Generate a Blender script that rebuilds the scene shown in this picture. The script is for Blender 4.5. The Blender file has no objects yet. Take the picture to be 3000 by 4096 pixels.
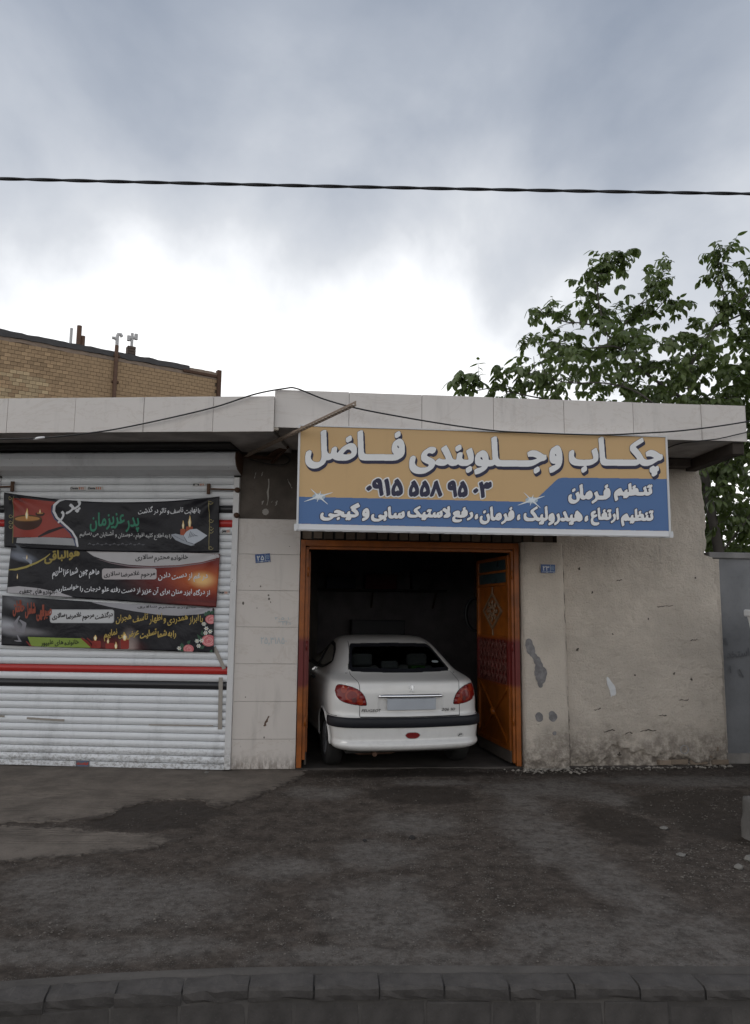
import bpy, bmesh, math, random, unicodedata
import numpy as np
from mathutils import Vector, Matrix, noise as mnoise

random.seed(7)
rng = np.random.default_rng(11)
rad = math.radians
SC = bpy.context.scene
COL = SC.collection

# ------------------------------------------------------------------ camera
cam_d = bpy.data.cameras.new('camera')
cam_d.sensor_fit = 'VERTICAL'
cam_d.sensor_height = 36.0
cam_d.lens = 1680.0 / 2256.0 * 36.0
cam_d.clip_start = 0.05
cam_d.clip_end = 1500
cam = bpy.data.objects.new('camera', cam_d)
COL.objects.link(cam)
cam.matrix_world = (Matrix.Translation((0, 0, 1.68)) @ Matrix.Rotation(rad(90 + 7.4), 4, 'X')
                    @ Matrix.Rotation(rad(0.57), 4, 'Z'))
SC.camera = cam

# ------------------------------------------------------------------ world: overcast sky
SUN_EL, SUN_AZ = 48.0, -102.0          # high on the left, hidden by cloud
world = bpy.data.worlds.new('World')
SC.world = world
world.use_nodes = True
wn, wl = world.node_tree.nodes, world.node_tree.links
wn.clear()


def wnode(t, **kw):
    n = wn.new(t)
    for k, v in kw.items():
        setattr(n, k, v)
    return n


def wmath(op, a, b=None, c=None, clamp=False):
    n = wnode('ShaderNodeMath', operation=op, use_clamp=clamp)
    for i, v in enumerate((a, b, c)):
        if v is None:
            continue
        if isinstance(v, (int, float)):
            n.inputs[i].default_value = v
        else:
            wl.new(v, n.inputs[i])
    return n.outputs[0]


def wramp(fac, stops):
    n = wnode('ShaderNodeValToRGB')
    e = n.color_ramp.elements
    while len(e) < len(stops):
        e.new(0.5)
    for i, (p, c) in enumerate(stops):
        e[i].position = p
        e[i].color = (*c, 1)
    wl.new(fac, n.inputs[0])
    return n.outputs[0]


tc = wnode('ShaderNodeTexCoord')
sep = wnode('ShaderNodeSeparateXYZ')
wl.new(tc.outputs['Generated'], sep.inputs[0])
zpos = wmath('MAXIMUM', sep.outputs[2], 0.0)
den = wmath('ADD', zpos, 0.34)
comb = wnode('ShaderNodeCombineXYZ')
wl.new(wmath('DIVIDE', sep.outputs[0], den), comb.inputs[0])
wl.new(wmath('DIVIDE', sep.outputs[1], den), comb.inputs[1])
mp = wnode('ShaderNodeMapping')
mp.inputs['Rotation'].default_value = (0, 0, rad(-32))
mp.inputs['Scale'].default_value = (1.15, 0.85, 1)
mp.inputs['Location'].default_value = (8.2, 3.6, 0)
wl.new(comb.outputs[0], mp.inputs[0])
n1 = wnode('ShaderNodeTexNoise')
n1.inputs['Scale'].default_value = 2.1
n1.inputs['Detail'].default_value = 6
n1.inputs['Roughness'].default_value = 0.52
n1.inputs['Distortion'].default_value = 0.25
wl.new(mp.outputs[0], n1.inputs['Vector'])
n2 = wnode('ShaderNodeTexNoise')
n2.inputs['Scale'].default_value = 1.1
n2.inputs['Detail'].default_value = 3
wl.new(mp.outputs[0], n2.inputs['Vector'])
# cloud base: bright thin cloud low over the horizon all the way round, thick grey-blue overhead
low = wnode('ShaderNodeMapRange')
for i, v in enumerate((0.20, 0.72, 1.0, 0.30)):
    low.inputs[1 + i].default_value = v
wl.new(wmath('ADD', sep.outputs[2], wmath('MULTIPLY', wmath('SUBTRACT', n2.outputs[0], 0.5), -0.34)), low.inputs[0])
f = wmath('MULTIPLY_ADD', wmath('SUBTRACT', n1.outputs[0], 0.5), 0.80, low.outputs[0], clamp=True)
cloud = wramp(f, [(0.0, (0.19, 0.235, 0.315)), (0.28, (0.27, 0.315, 0.395)), (0.48, (0.43, 0.47, 0.54)), (0.66, (0.64, 0.67, 0.72)),
                  (0.84, (0.90, 0.91, 0.925)), (1.0, (1.0, 0.99, 0.975))])
cmul = wnode('ShaderNodeMix', data_type='RGBA', blend_type='MULTIPLY')
cmul.inputs[0].default_value = 1.0
wl.new(cloud, cmul.inputs[6])

gv = wnode('ShaderNodeMapRange')
for i, v in enumerate((0.70, 1.0, 1.0, 1.45)):
    gv.inputs[1 + i].default_value = v
wl.new(f, gv.inputs[0])
wl.new(gv.outputs[0], cmul.inputs[7])
sky = wnode('ShaderNodeTexSky', sky_type='NISHITA')
sky.sun_disc = False
sky.sun_elevation = rad(SUN_EL)
sky.sun_rotation = rad(SUN_AZ)
bg_sky = wnode('ShaderNodeBackground')
bg_sky.inputs[1].default_value = 0.08
wl.new(sky.outputs[0], bg_sky.inputs[0])
bg_cl = wnode('ShaderNodeBackground')
bg_cl.inputs[1].default_value = 1.25
wl.new(cmul.outputs[2], bg_cl.inputs[0])
mixs = wnode('ShaderNodeMixShader')
mixs.inputs[0].default_value = 0.90      # nine tenths cloud cover
wl.new(bg_sky.outputs[0], mixs.inputs[1])
wl.new(bg_cl.outputs[0], mixs.inputs[2])
wout = wnode('ShaderNodeOutputWorld')
wl.new(mixs.outputs[0], wout.inputs[0])

# ------------------------------------------------------------------ sun behind the cloud
sun_d = bpy.data.lights.new('sun', 'SUN')
sun_d.energy = 0.9
sun_d.angle = rad(25)
sun_d.color = (1.0, 0.96, 0.9)
sun = bpy.data.objects.new('sun', sun_d)
COL.objects.link(sun)
_sd = Vector((math.sin(rad(SUN_AZ)) * math.cos(rad(SUN_EL)), math.cos(rad(SUN_AZ)) * math.cos(rad(SUN_EL)),
              math.sin(rad(SUN_EL))))
sun.rotation_euler = _sd.to_track_quat('Z', 'Y').to_euler()
sun.location = _sd * 40

SC.view_settings.view_transform = 'Standard'
SC.view_settings.look = 'None'
SC.view_settings.exposure = -0.16
SC.view_settings.gamma = 1.0
SC.view_settings.use_curve_mapping = False
SC.cycles.max_bounces = 8
SC.cycles.use_denoising = True

# ================================================================== helpers
OX, OY = -1.4949, 8.3269           # ground point where the two shop fronts meet
YAW_R, YAW_L = rad(5), rad(-4)


def tag(o, label=None, cat=None, group=None, kind=None):
    if label:
        o['label'] = label
    if cat:
        o['category'] = cat
    if group:
        o['group'] = group
    if kind:
        o['kind'] = kind
    return o


def empty(name, loc=(0, 0, 0), rz=0.0, label=None, cat=None, group=None, kind=None):
    o = bpy.data.objects.new(name, None)
    COL.objects.link(o)
    o.location = loc
    o.rotation_euler = (0, 0, rz)
    o.empty_display_size = 0.1
    return tag(o, label, cat, group, kind)


def frame_r(name, x=0, y=0, z=0, **kw):
    c, s = math.cos(YAW_R), math.sin(YAW_R)
    return empty(name, (OX + x * c - y * s, OY + x * s + y * c, z), YAW_R, **kw)


def frame_l(name, x=0, y=0, z=0, **kw):
    c, s = math.cos(YAW_L), math.sin(YAW_L)
    return empty(name, (OX + x * c - y * s, OY + x * s + y * c, z), YAW_L, **kw)


class MB:
    """collects shapes for one mesh"""

    def __init__(self):
        self.v, self.f, self.sm = [], [], []

    def add(self, vs, fs, smooth=False):
        b = len(self.v)
        self.v += [tuple(p) for p in vs]
        self.f += [tuple(i + b for i in q) for q in fs]
        self.sm += [smooth] * len(fs)
        return self

    def box(self, x0, x1, y0, y1, z0, z1, bev=0.0):
        if bev <= 0:
            vs = [(x0, y0, z0), (x1, y0, z0), (x1, y1, z0), (x0, y1, z0), (x0, y0, z1), (x1, y0, z1), (x1, y1, z1), (x0, y1, z1)]
            fs = [(0, 3, 2, 1), (4, 5, 6, 7), (0, 1, 5, 4), (1, 2, 6, 5), (2, 3, 7, 6), (3, 0, 4, 7)]
            return self.add(vs, fs)
        bm = bmesh.new()
        bmesh.ops.create_cube(bm, size=1)
        for v in bm.verts:
            v.co = Vector(((x0 + x1) / 2 + v.co.x * (x1 - x0), (y0 + y1) / 2 + v.co.y * (y1 - y0), (z0 + z1) / 2 + v.co.z * (z1 - z0)))
        bmesh.ops.bevel(bm, geom=bm.edges[:], offset=bev, segments=2, profile=0.5, affect='EDGES')
        bm.verts.index_update()
        self.add([v.co[:] for v in bm.verts], [[v.index for v in q.verts] for q in bm.faces])
        bm.free()
        return self

    def tube(self, pts, r, n=8, cap=True, smooth=True):
        pts = [Vector(p) for p in pts]
        rs = r if isinstance(r, (list, tuple)) else [r] * len(pts)
        t0 = (pts[1] - pts[0]).normalized()
        up = Vector((0, 0, 1)) if abs(t0.z) < 0.9 else Vector((1, 0, 0))
        a = t0.cross(up).normalized()
        vs, fs = [], []
        for i, p in enumerate(pts):
            t = (pts[min(i + 1, len(pts) - 1)] - pts[max(i - 1, 0)]).normalized()
            a = (a - t * a.dot(t)).normalized()
            b = t.cross(a)
            for k in range(n):
                an = 2 * math.pi * k / n
                vs.append(p + (a * math.cos(an) + b * math.sin(an)) * rs[i])
        for i in range(len(pts) - 1):
            for k in range(n):
                fs.append((i * n + k, i * n + (k + 1) % n, (i + 1) * n + (k + 1) % n, (i + 1) * n + k))
        self.add(vs, fs, smooth)
        if cap:
            self.add(vs[:n], [tuple(range(n))[::-1]])
            self.add(vs[-n:], [tuple(range(n))])
        return self

    def bar(self, p, q, w, d, up=(0, 0, 1)):
        """rectangular bar from p to q"""
        p, q = Vector(p), Vector(q)
        t = (q - p).normalized()
        a = t.cross(Vector(up))
        if a.length < 1e-4:
            a = t.cross(Vector((1, 0, 0)))
        a.normalize()
        b = t.cross(a)
        vs = []
        for c in (p, q):
            for sa, sb in ((-1, -1), (1, -1), (1, 1), (-1, 1)):
                vs.append(c + a * sa * w / 2 + b * sb * d / 2)
        return self.add(vs, [(3, 2, 1, 0), (4, 5, 6, 7), (0, 1, 5, 4), (1, 2, 6, 5), (2, 3, 7, 6), (3, 0, 4, 7)])

    def lathe(self, prof, n=24, axis='z', center=(0, 0, 0), smooth=True):
        vs, fs = [], []
        cx, cy, cz = center
        for (r, h) in prof:
            for k in range(n):
                a = 2 * math.pi * k / n
                u, w = r * math.cos(a), r * math.sin(a)
                if axis == 'z':
                    vs.append((cx + u, cy + w, cz + h))
                elif axis == 'x':
                    vs.append((cx + h, cy + u, cz + w))
                else:
                    vs.append((cx + u, cy + h, cz + w))
        m = len(prof)
        for i in range(m - 1):
            for k in range(n):
                fs.append((i * n + k, i * n + (k + 1) % n, (i + 1) * n + (k + 1) % n, (i + 1) * n + k))
        return self.add(vs, fs, smooth)

    def prism(self, poly, y0, y1):
        """polygon in x,z extruded along y"""
        n = len(poly)
        vs = [(x, y0, z) for x, z in poly] + [(x, y1, z) for x, z in poly]
        fs = [tuple(range(n)), tuple(range(2 * n - 1, n - 1, -1))]
        fs += [((i + 1) % n, i, n + i, n + (i + 1) % n) for i in range(n)]
        return self.add(vs, fs)

    def mesh(self, name, mat=None):
        me = bpy.data.meshes.new(name)
        me.from_pydata(self.v, [], self.f)
        me.polygons.foreach_set('use_smooth', self.sm)
        if mat:
            me.materials.append(mat)
        me.update()
        return me

    def build(self, name, mat, parent=None, loc=None, fix=True):
        me = self.mesh(name, mat)
        if fix:
            bm = bmesh.new()
            bm.from_mesh(me)
            bmesh.ops.recalc_face_normals(bm, faces=bm.faces)
            bm.to_mesh(me)
            bm.free()
        return link(name, me, parent, loc)


def link(name, me, parent=None, loc=None, rot=None, scale=None):
    o = bpy.data.objects.new(name, me)
    COL.objects.link(o)
    if parent:
        o.parent = parent
    if loc is not None:
        o.location = loc
    if rot is not None:
        o.rotation_euler = rot
    if scale is not None:
        o.scale = scale
    return o


# ------------------------------------------------------------------ materials
class NT:
    def __init__(self, mat):
        self.m = mat
        mat.use_nodes = True
        self.t = mat.node_tree
        self.t.nodes.clear()
        self.out = self.t.nodes.new('ShaderNodeOutputMaterial')
        self.b = self.t.nodes.new('ShaderNodeBsdfPrincipled')
        self.t.links.new(self.b.outputs[0], self.out.inputs[0])
        self.tc = self.t.nodes.new('ShaderNodeTexCoord')
        self._sep = None

    def n(self, t, **kw):
        x = self.t.nodes.new(t)
        for k, v in kw.items():
            setattr(x, k, v)
        return x

    def set(self, sock, v):
        if isinstance(v, bpy.types.NodeSocket):
            self.t.links.new(v, sock)
        else:
            if hasattr(sock.default_value, '__len__') and not hasattr(v, '__len__'):
                v = (v,) * len(sock.default_value)
            if hasattr(v, '__len__') and len(v) == 3 and len(sock.default_value) == 4:
                v = (*v, 1)
            sock.default_value = v

    def math(self, op, a, b=None, c=None, clamp=False):
        x = self.n('ShaderNodeMath', operation=op, use_clamp=clamp)
        for i, v in enumerate((a, b, c)):
            if v is not None:
                self.set(x.inputs[i], v)
        return x.outputs[0]

    def xyz(self):
        if not self._sep:
            self._sep = self.n('ShaderNodeSeparateXYZ')
            self.t.links.new(self.tc.outputs['Object'], self._sep.inputs[0])
        return self._sep.outputs

    def noise(self, scale, detail=4, rough=0.55, dist=0.0, vec=None, stretch=None):
        x = self.n('ShaderNodeTexNoise')
        v = vec or self.tc.outputs['Object']
        if stretch:
            m = self.n('ShaderNodeMapping')
            m.inputs['Scale'].default_value = stretch
            self.t.links.new(v, m.inputs[0])
            v = m.outputs[0]
        self.t.links.new(v, x.inputs['Vector'])
        x.inputs['Scale'].default_value = scale
        x.inputs['Detail'].default_value = detail
        x.inputs['Roughness'].default_value = rough
        x.inputs['Distortion'].default_value = dist
        return x.outputs[0]

    def voro(self, scale, feature='F1', rnd=1.0):
        x = self.n('ShaderNodeTexVoronoi', feature=feature)
        self.t.links.new(self.tc.outputs['Object'], x.inputs['Vector'])
        x.inputs['Scale'].default_value = scale
        x.inputs['Randomness'].default_value = rnd
        return x.outputs['Distance']

    def step(self, v, a, b, lo=0.0, hi=1.0):
        x = self.n('ShaderNodeMapRange', interpolation_type='SMOOTHSTEP')
        for i, q in enumerate((v, a, b, lo, hi)):
            self.set(x.inputs[i], q)
        return x.outputs[0]

    def mix(self, fac, a, b, blend='MIX'):
        x = self.n('ShaderNodeMix', data_type='RGBA', blend_type=blend)
        self.set(x.inputs[0], fac)
        self.set(x.inputs[6], a)
        self.set(x.inputs[7], b)
        return x.outputs[2]

    def bump(self, h, strength=0.3, dist=0.01, prev=None):
        x = self.n('ShaderNodeBump')
        x.inputs['Strength'].default_value = strength
        x.inputs['Distance'].default_value = dist
        self.set(x.inputs['Height'], h)
        if prev:
            self.t.links.new(prev, x.inputs['Normal'])
        self.t.links.new(x.outputs[0], self.b.inputs['Normal'])
        return x.outputs[0]

    def ell(self, x, y, cx, cy, rx, ry, rot=0.0, nz=None, amp=0.5, soft=0.25):
        """soft blob mask in two coordinates"""
        c, s = math.cos(rot), math.sin(rot)
        dx, dy = self.math('SUBTRACT', x, cx), self.math('SUBTRACT', y, cy)
        u = self.math('DIVIDE', self.math('MULTIPLY_ADD', dx, c, self.math('MULTIPLY', dy, s)), rx)
        w = self.math('DIVIDE', self.math('MULTIPLY_ADD', dy, c, self.math('MULTIPLY', dx, -s)), ry)
        d = self.math('SQRT', self.math('MULTIPLY_ADD', u, u, self.math('MULTIPLY', w, w)))
        if nz is not None:
            d = self.math('MULTIPLY_ADD', self.math('SUBTRACT', nz, 0.5), amp * 2, d)
        return self.step(d, 1 + soft, 1 - soft)

    def finish(self, col, rough=0.6, spec=None, metal=0.0):
        self.set(self.b.inputs['Base Color'], col)
        self.set(self.b.inputs['Roughness'], rough)
        self.b.inputs['Metallic'].default_value = metal
        if spec is not None:
            self.b.inputs['Specular IOR Level'].default_value = spec
        return self.m


MATS = {}


def mat(name, col, rough=0.6, var=0.12, scale=6.0, bump=0.0, bscale=120, metal=0.0, spec=0.4, coat=0.0, speck=0.0, objvar=0.0):
    if name in MATS:
        return MATS[name]
    t = NT(bpy.data.materials.new(name))
    a = t.noise(scale, 5)
    c = t.mix(a, tuple(x * (1 - var) for x in col), tuple(min(1, x * (1 + var)) for x in col))
    if objvar:
        oi = t.n('ShaderNodeObjectInfo')
        v = t.math('MULTIPLY_ADD', oi.outputs['Random'], 2 * objvar, 1 - objvar)
        hs = t.n('ShaderNodeHueSaturation')
        t.set(hs.inputs['Value'], v)
        t.set(hs.inputs['Color'], c)
        c = hs.outputs[0]
    if speck:
        c = t.mix(t.step(t.noise(scale * 14, 2), 0.62, 0.7, 0, speck), c, tuple(x * 0.3 for x in col))
    if bump:
        t.bump(t.noise(bscale, 4), bump, 0.004)
    t.finish(c, t.math('MULTIPLY_ADD', t.math('SUBTRACT', a, 0.5), 0.2, rough), spec, metal)
    if coat:
        t.b.inputs['Coat Weight'].default_value = coat
        t.b.inputs['Coat Roughness'].default_value = 0.08
    MATS[name] = t.m
    return t.m


def flat(name, col, rough=0.55, spec=0.3):
    return mat(name, col, rough, 0.06, 9.0, spec=spec)


# ------------------------------------------------------------------ flat print: lettering and printed shapes as thin sheets
FORMS = {}
for cp in list(range(0xFB50, 0xFC00)) + list(range(0xFE70, 0xFF00)):
    d_ = unicodedata.decomposition(chr(cp)).split()
    if len(d_) == 2 and d_[0] in ('<isolated>', '<final>', '<initial>', '<medial>'):
        FORMS.setdefault(chr(int(d_[1], 16)), {})[d_[0][1:-1]] = chr(cp)


def shape_word(s):
    out, n = [], len(s)
    nxt = lambda c: c == 'ـ' or 'initial' in FORMS.get(c, {})
    for i, c in enumerate(s):
        fm = FORMS.get(c)
        if not fm:
            out.append(c)
            continue
        p = i > 0 and nxt(s[i - 1])
        q = i < n - 1 and nxt(c) and (s[i + 1] == 'ـ' or 'final' in FORMS.get(s[i + 1], {}))
        k = 'medial' if p and q else 'final' if p else 'initial' if q else 'isolated'
        out.append(fm.get(k, fm.get('isolated', c)))
    r = ''.join(out)
    for a, b in (('\ufedf\ufe8e', '\ufefb'), ('\ufee0\ufe8e', '\ufefc')):
        r = r.replace(a, b)
    return r[::-1]


_cache = {}


def glyph_loops(s):
    """outline loops of a string set in the built-in font, size 1"""
    if s in _cache:
        return _cache[s]
    c = bpy.data.curves.new('t', 'FONT')
    c.body = s
    c.fill_mode = 'NONE'
    c.resolution_u = 4
    o = bpy.data.objects.new('t', c)
    COL.objects.link(o)
    dg = bpy.context.evaluated_depsgraph_get()
    me = o.evaluated_get(dg).to_mesh()
    co = np.array([v.co[:2] for v in me.vertices]).reshape(-1, 2)
    nx = {}
    for e in me.edges:
        nx.setdefault(e.vertices[0], []).append(e.vertices[1])
        nx.setdefault(e.vertices[1], []).append(e.vertices[0])
    seen, loops = set(), []
    for i in range(len(co)):
        if i in seen:
            continue
        lp, cur = [], i
        while cur not in seen:                    # the points of a contour are numbered in order
            seen.add(cur)
            lp.append(cur)
            c2 = [k for k in nx.get(cur, []) if k not in seen]
            if not c2:
                break
            cur = min(c2, key=lambda k: abs(k - cur) if k > cur else 1e6 + abs(k - cur))
        if len(lp) > 2:
            loops.append(co[lp])
    bpy.data.objects.remove(o)
    bpy.data.curves.remove(c)
    _cache[s] = loops
    return loops


def phrase(s, slant=0.0, squeeze=1.0, space=0.28, latin=False, drop=0.0):
    """loops of a phrase; Persian words run right to left, each word may climb to its right (slant)"""
    if latin:
        return [l.copy() for l in glyph_loops(s)]
    x, out = 0.0, []
    for w in s.split(' ')[::-1]:
        lp = glyph_loops(shape_word(w) if any(ch in FORMS for ch in w) else w)
        if not lp:
            continue
        x0 = min(l[:, 0].min() for l in lp)
        x1 = max(l[:, 0].max() for l in lp)
        for l in lp:
            q = l.copy()
            q[:, 0] -= x0
            q[:, 1] += (q[:, 0] - (x1 - x0) * 0.5) * slant
            q[:, 0] = q[:, 0] * squeeze + x
            out.append(q)
        x += (x1 - x0) * squeeze + space
    return out


def fit(loops, x0, x1, ytop, ybot, slope=0.0, grow=0.0):
    """fit loops into a box of print coordinates (y down), leaving room for thickening"""
    a = np.vstack(loops)
    mn, mx = a.min(0), a.max(0)
    x0, x1, ytop, ybot = x0 + grow, x1 - grow, ytop + grow, ybot - grow
    out = []
    for l in loops:
        u = (l[:, 0] - mn[0]) / (mx[0] - mn[0])
        v = (l[:, 1] - mn[1]) / (mx[1] - mn[1])
        X = x0 + u * (x1 - x0)
        out.append(np.stack([X, ybot + v * (ytop - ybot) + slope * (X - x0)], 1))
    return out


class Fld:
    """coverage field over a box of print coordinates"""

    def __init__(self, x0, y0, x1, y1, res, ss=2):
        self.x0, self.y0, self.r, self.ss = x0, y0, res, ss
        self.w, self.h = int(math.ceil((x1 - x0) / res)) + 1, int(math.ceil((y1 - y0) / res)) + 1
        self.a = np.zeros((self.h * ss, self.w * ss))

    def grid(self):
        k = self.r / self.ss
        X = self.x0 - self.r / 2 + (np.arange(self.w * self.ss) + 0.5) * k
        Y = self.y0 - self.r / 2 + (np.arange(self.h * self.ss) + 0.5) * k
        return X, Y, k

    def fill(self, loops, val=1.0):
        X, Y, k = self.grid()
        H, W = self.a.shape
        wd = np.zeros((H, W + 1), np.int32)
        for l in loops:
            P, Q = l, np.roll(l, -1, 0)
            for (xa, ya), (xb, yb) in zip(P, Q):
                if ya == yb:
                    continue
                s = 1
                if ya > yb:
                    xa, ya, xb, yb, s = xb, yb, xa, ya, -1
                i0 = max(0, int(math.ceil((ya - Y[0]) / k)))
                i1 = min(H, int(math.ceil((yb - Y[0]) / k)))
                if i0 >= i1:
                    continue
                ii = np.arange(i0, i1)
                xs = xa + (Y[ii] - ya) / (yb - ya) * (xb - xa)
                jj = np.clip(np.ceil((xs - X[0]) / k).astype(int), 0, W)
                np.add.at(wd, (ii, jj), s)
        ins = np.cumsum(wd, 1)[:, :W] != 0
        self.a = np.maximum(self.a, ins * 1.0) if val > 0 else self.a * (1 - ins)
        return self

    def stroke(self, pts, w, val=1.0):
        X, Y, k = self.grid()
        ws = w if isinstance(w, (list, tuple)) else [w] * len(pts)
        for (p, q, wa, wb) in zip(pts[:-1], pts[1:], ws[:-1], ws[1:]):
            m = max(wa, wb)
            j0, j1 = np.searchsorted(X, [min(p[0], q[0]) - m, max(p[0], q[0]) + m])
            i0, i1 = np.searchsorted(Y, [min(p[1], q[1]) - m, max(p[1], q[1]) + m])
            if j0 >= j1 or i0 >= i1:
                continue
            gx, gy = np.meshgrid(X[j0:j1], Y[i0:i1])
            dx, dy = q[0] - p[0], q[1] - p[1]
            t = np.clip(((gx - p[0]) * dx + (gy - p[1]) * dy) / (dx * dx + dy * dy + 1e-12), 0, 1)
            d = np.hypot(gx - p[0] - t * dx, gy - p[1] - t * dy)
            c = (d <= (wa + (wb - wa) * t) / 2) * 1.0
            s = self.a[i0:i1, j0:j1]
            self.a[i0:i1, j0:j1] = np.maximum(s, c) if val > 0 else s * (1 - c)
        return self

    def dilate(self, d):
        n = d / (self.r / self.ss)
        m = int(n)
        src, out = self.a, self.a.copy()
        H, W = src.shape
        for i in range(-m, m + 1):
            for j in range(-m, m + 1):
                if (i or j) and i * i + j * j <= n * n:
                    out[max(0, i):H + min(0, i), max(0, j):W + min(0, j)] = np.maximum(
                        out[max(0, i):H + min(0, i), max(0, j):W + min(0, j)],
                        src[max(0, -i):H + min(0, -i), max(0, -j):W + min(0, -j)])
        f2 = Fld.__new__(Fld)
        f2.__dict__.update(self.__dict__)
        f2.a = out
        return f2

    def nib(self, wx, wy, shear):
        """thicken with a slanted broad nib"""
        k = self.r / self.ss
        src, out = self.a, self.a.copy()
        H, W = src.shape
        mx, my = int(wx / k), int((wy + abs(shear) * wx) / k)
        for j in range(-mx, mx + 1):
            for i in range(-my, my + 1):
                if abs(i * k + shear * j * k) <= wy and (i or j):
                    out[max(0, i):H + min(0, i), max(0, j):W + min(0, j)] = np.maximum(
                        out[max(0, i):H + min(0, i), max(0, j):W + min(0, j)],
                        src[max(0, -i):H + min(0, -i), max(0, -j):W + min(0, -j)])
        f2 = Fld.__new__(Fld)
        f2.__dict__.update(self.__dict__)
        f2.a = out
        return f2

    def shifted(self, dx, dy):
        f2 = Fld.__new__(Fld)
        f2.__dict__.update(self.__dict__)
        f2.x0, f2.y0 = self.x0 + dx, self.y0 + dy
        return f2

    def polys(self, thr=0.5, maxrun=40):
        s = self.ss
        F = self.a.reshape(self.h, s, self.w, s).mean((1, 3))
        F = np.pad(F, 1)
        F = (F[:-2, 1:-1] + F[2:, 1:-1] + F[1:-1, :-2] + F[1:-1, 2:] + 4 * F[1:-1, 1:-1]) / 8
        F[0], F[-1], F[:, 0], F[:, -1] = 0, 0, 0, 0
        return march(F, self.x0, self.y0, self.r, thr, maxrun)


def march(F, x0, y0, r, thr=0.5, maxrun=40):
    B = F > thr
    n4 = B[:-1, :-1].astype(int) + B[:-1, 1:] + B[1:, 1:] + B[1:, :-1]
    vs, fs, idx = [], [], {}

    def vert(key, x, y):
        if key not in idx:
            idx[key] = len(vs)
            vs.append((x0 + x * r, y0 + y * r))
        return idx[key]
    for i, j in np.argwhere((n4 > 0) & (n4 < 4)):
        cs = [(i, j), (i, j + 1), (i + 1, j + 1), (i + 1, j)]
        poly = []
        for k in range(4):
            a, b = cs[k], cs[(k + 1) % 4]
            if B[a]:
                poly.append(vert(('c',) + (int(a[0]), int(a[1])), a[1], a[0]))
            if B[a] != B[b]:
                t = (thr - F[a]) / (F[b] - F[a])
                key = ('e', min(a, b), max(a, b))
                poly.append(vert(key, a[1] + t * (b[1] - a[1]), a[0] + t * (b[0] - a[0])))
        if len(poly) > 2:
            fs.append(poly)
    full = n4 == 4
    for i in range(full.shape[0]):
        row = full[i]
        j = 0
        while j < len(row):
            if not row[j]:
                j += 1
                continue
            k = j
            while k < len(row) and row[k] and k - j < maxrun:
                k += 1
            fs.append([vert(('c', i, j), j, i), vert(('c', i, k), k, i), vert(('c', i + 1, k), k, i + 1), vert(('c', i + 1, j), j, i + 1)])
            j = k
    return vs, fs


def islands(vs, fs):
    up = list(range(len(vs)))

    def find(a):
        while up[a] != a:
            up[a] = up[up[a]]
            a = up[a]
        return a
    for q in fs:
        r = find(q[0])
        for k in q[1:]:
            up[find(k)] = r
    g = {}
    for q in fs:
        g.setdefault(find(q[0]), []).append(q)
    for q in g.values():
        ids = sorted(set(k for p in q for k in p))
        ix = {k: i for i, k in enumerate(ids)}
        yield [vs[k] for k in ids], [[ix[k] for k in p] for p in q]


SPLIT = {'paint_marks', 'print_petals', 'cement_patch', 'chips', 'print_roses', 'lamp_oil', 'candle', 'lamp_bowl', 'flame', 'flame_core', 'red_ribbon'}


def sheet(name, vf, mapf, m, parent, smooth=False, flip=False):
    vs, fs = vf
    if not fs:
        return None
    if name in SPLIT:
        for v2, f2 in islands(vs, fs):
            mb = MB()
            mb.add([mapf(x, y) for x, y in v2], [q[::-1] for q in f2] if flip else f2, smooth)
            o = mb.build(name, m, parent, fix=False)
        return o
    mb = MB()
    mb.add([mapf(x, y) for x, y in vs], [q[::-1] for q in fs] if flip else fs, smooth)
    return mb.build(name, m, parent, fix=False)


def rrect(x0, x1, y0, y1, r=0.0, n=5):
    if r <= 0:
        return np.array([(x0, y0), (x1, y0), (x1, y1), (x0, y1)], float)
    p = []
    for cx, cy, a0 in ((x1 - r, y0 + r, -90), (x1 - r, y1 - r, 0), (x0 + r, y1 - r, 90), (x0 + r, y0 + r, 180)):
        for k in range(n + 1):
            a = rad(a0 + 90 * k / n)
            p.append((cx + r * math.cos(a), cy + r * math.sin(a)))
    return np.array(p)


def circle(cx, cy, rx, ry=None, n=28):
    ry = ry or rx
    return np.array([(cx + rx * math.cos(2 * math.pi * k / n), cy + ry * math.sin(2 * math.pi * k / n)) for k in range(n)])


def fbm(x, y, z=0.0, o=4):
    return mnoise.fractal(Vector((x, y, z)), 0.9, 2.0, o)

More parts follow.
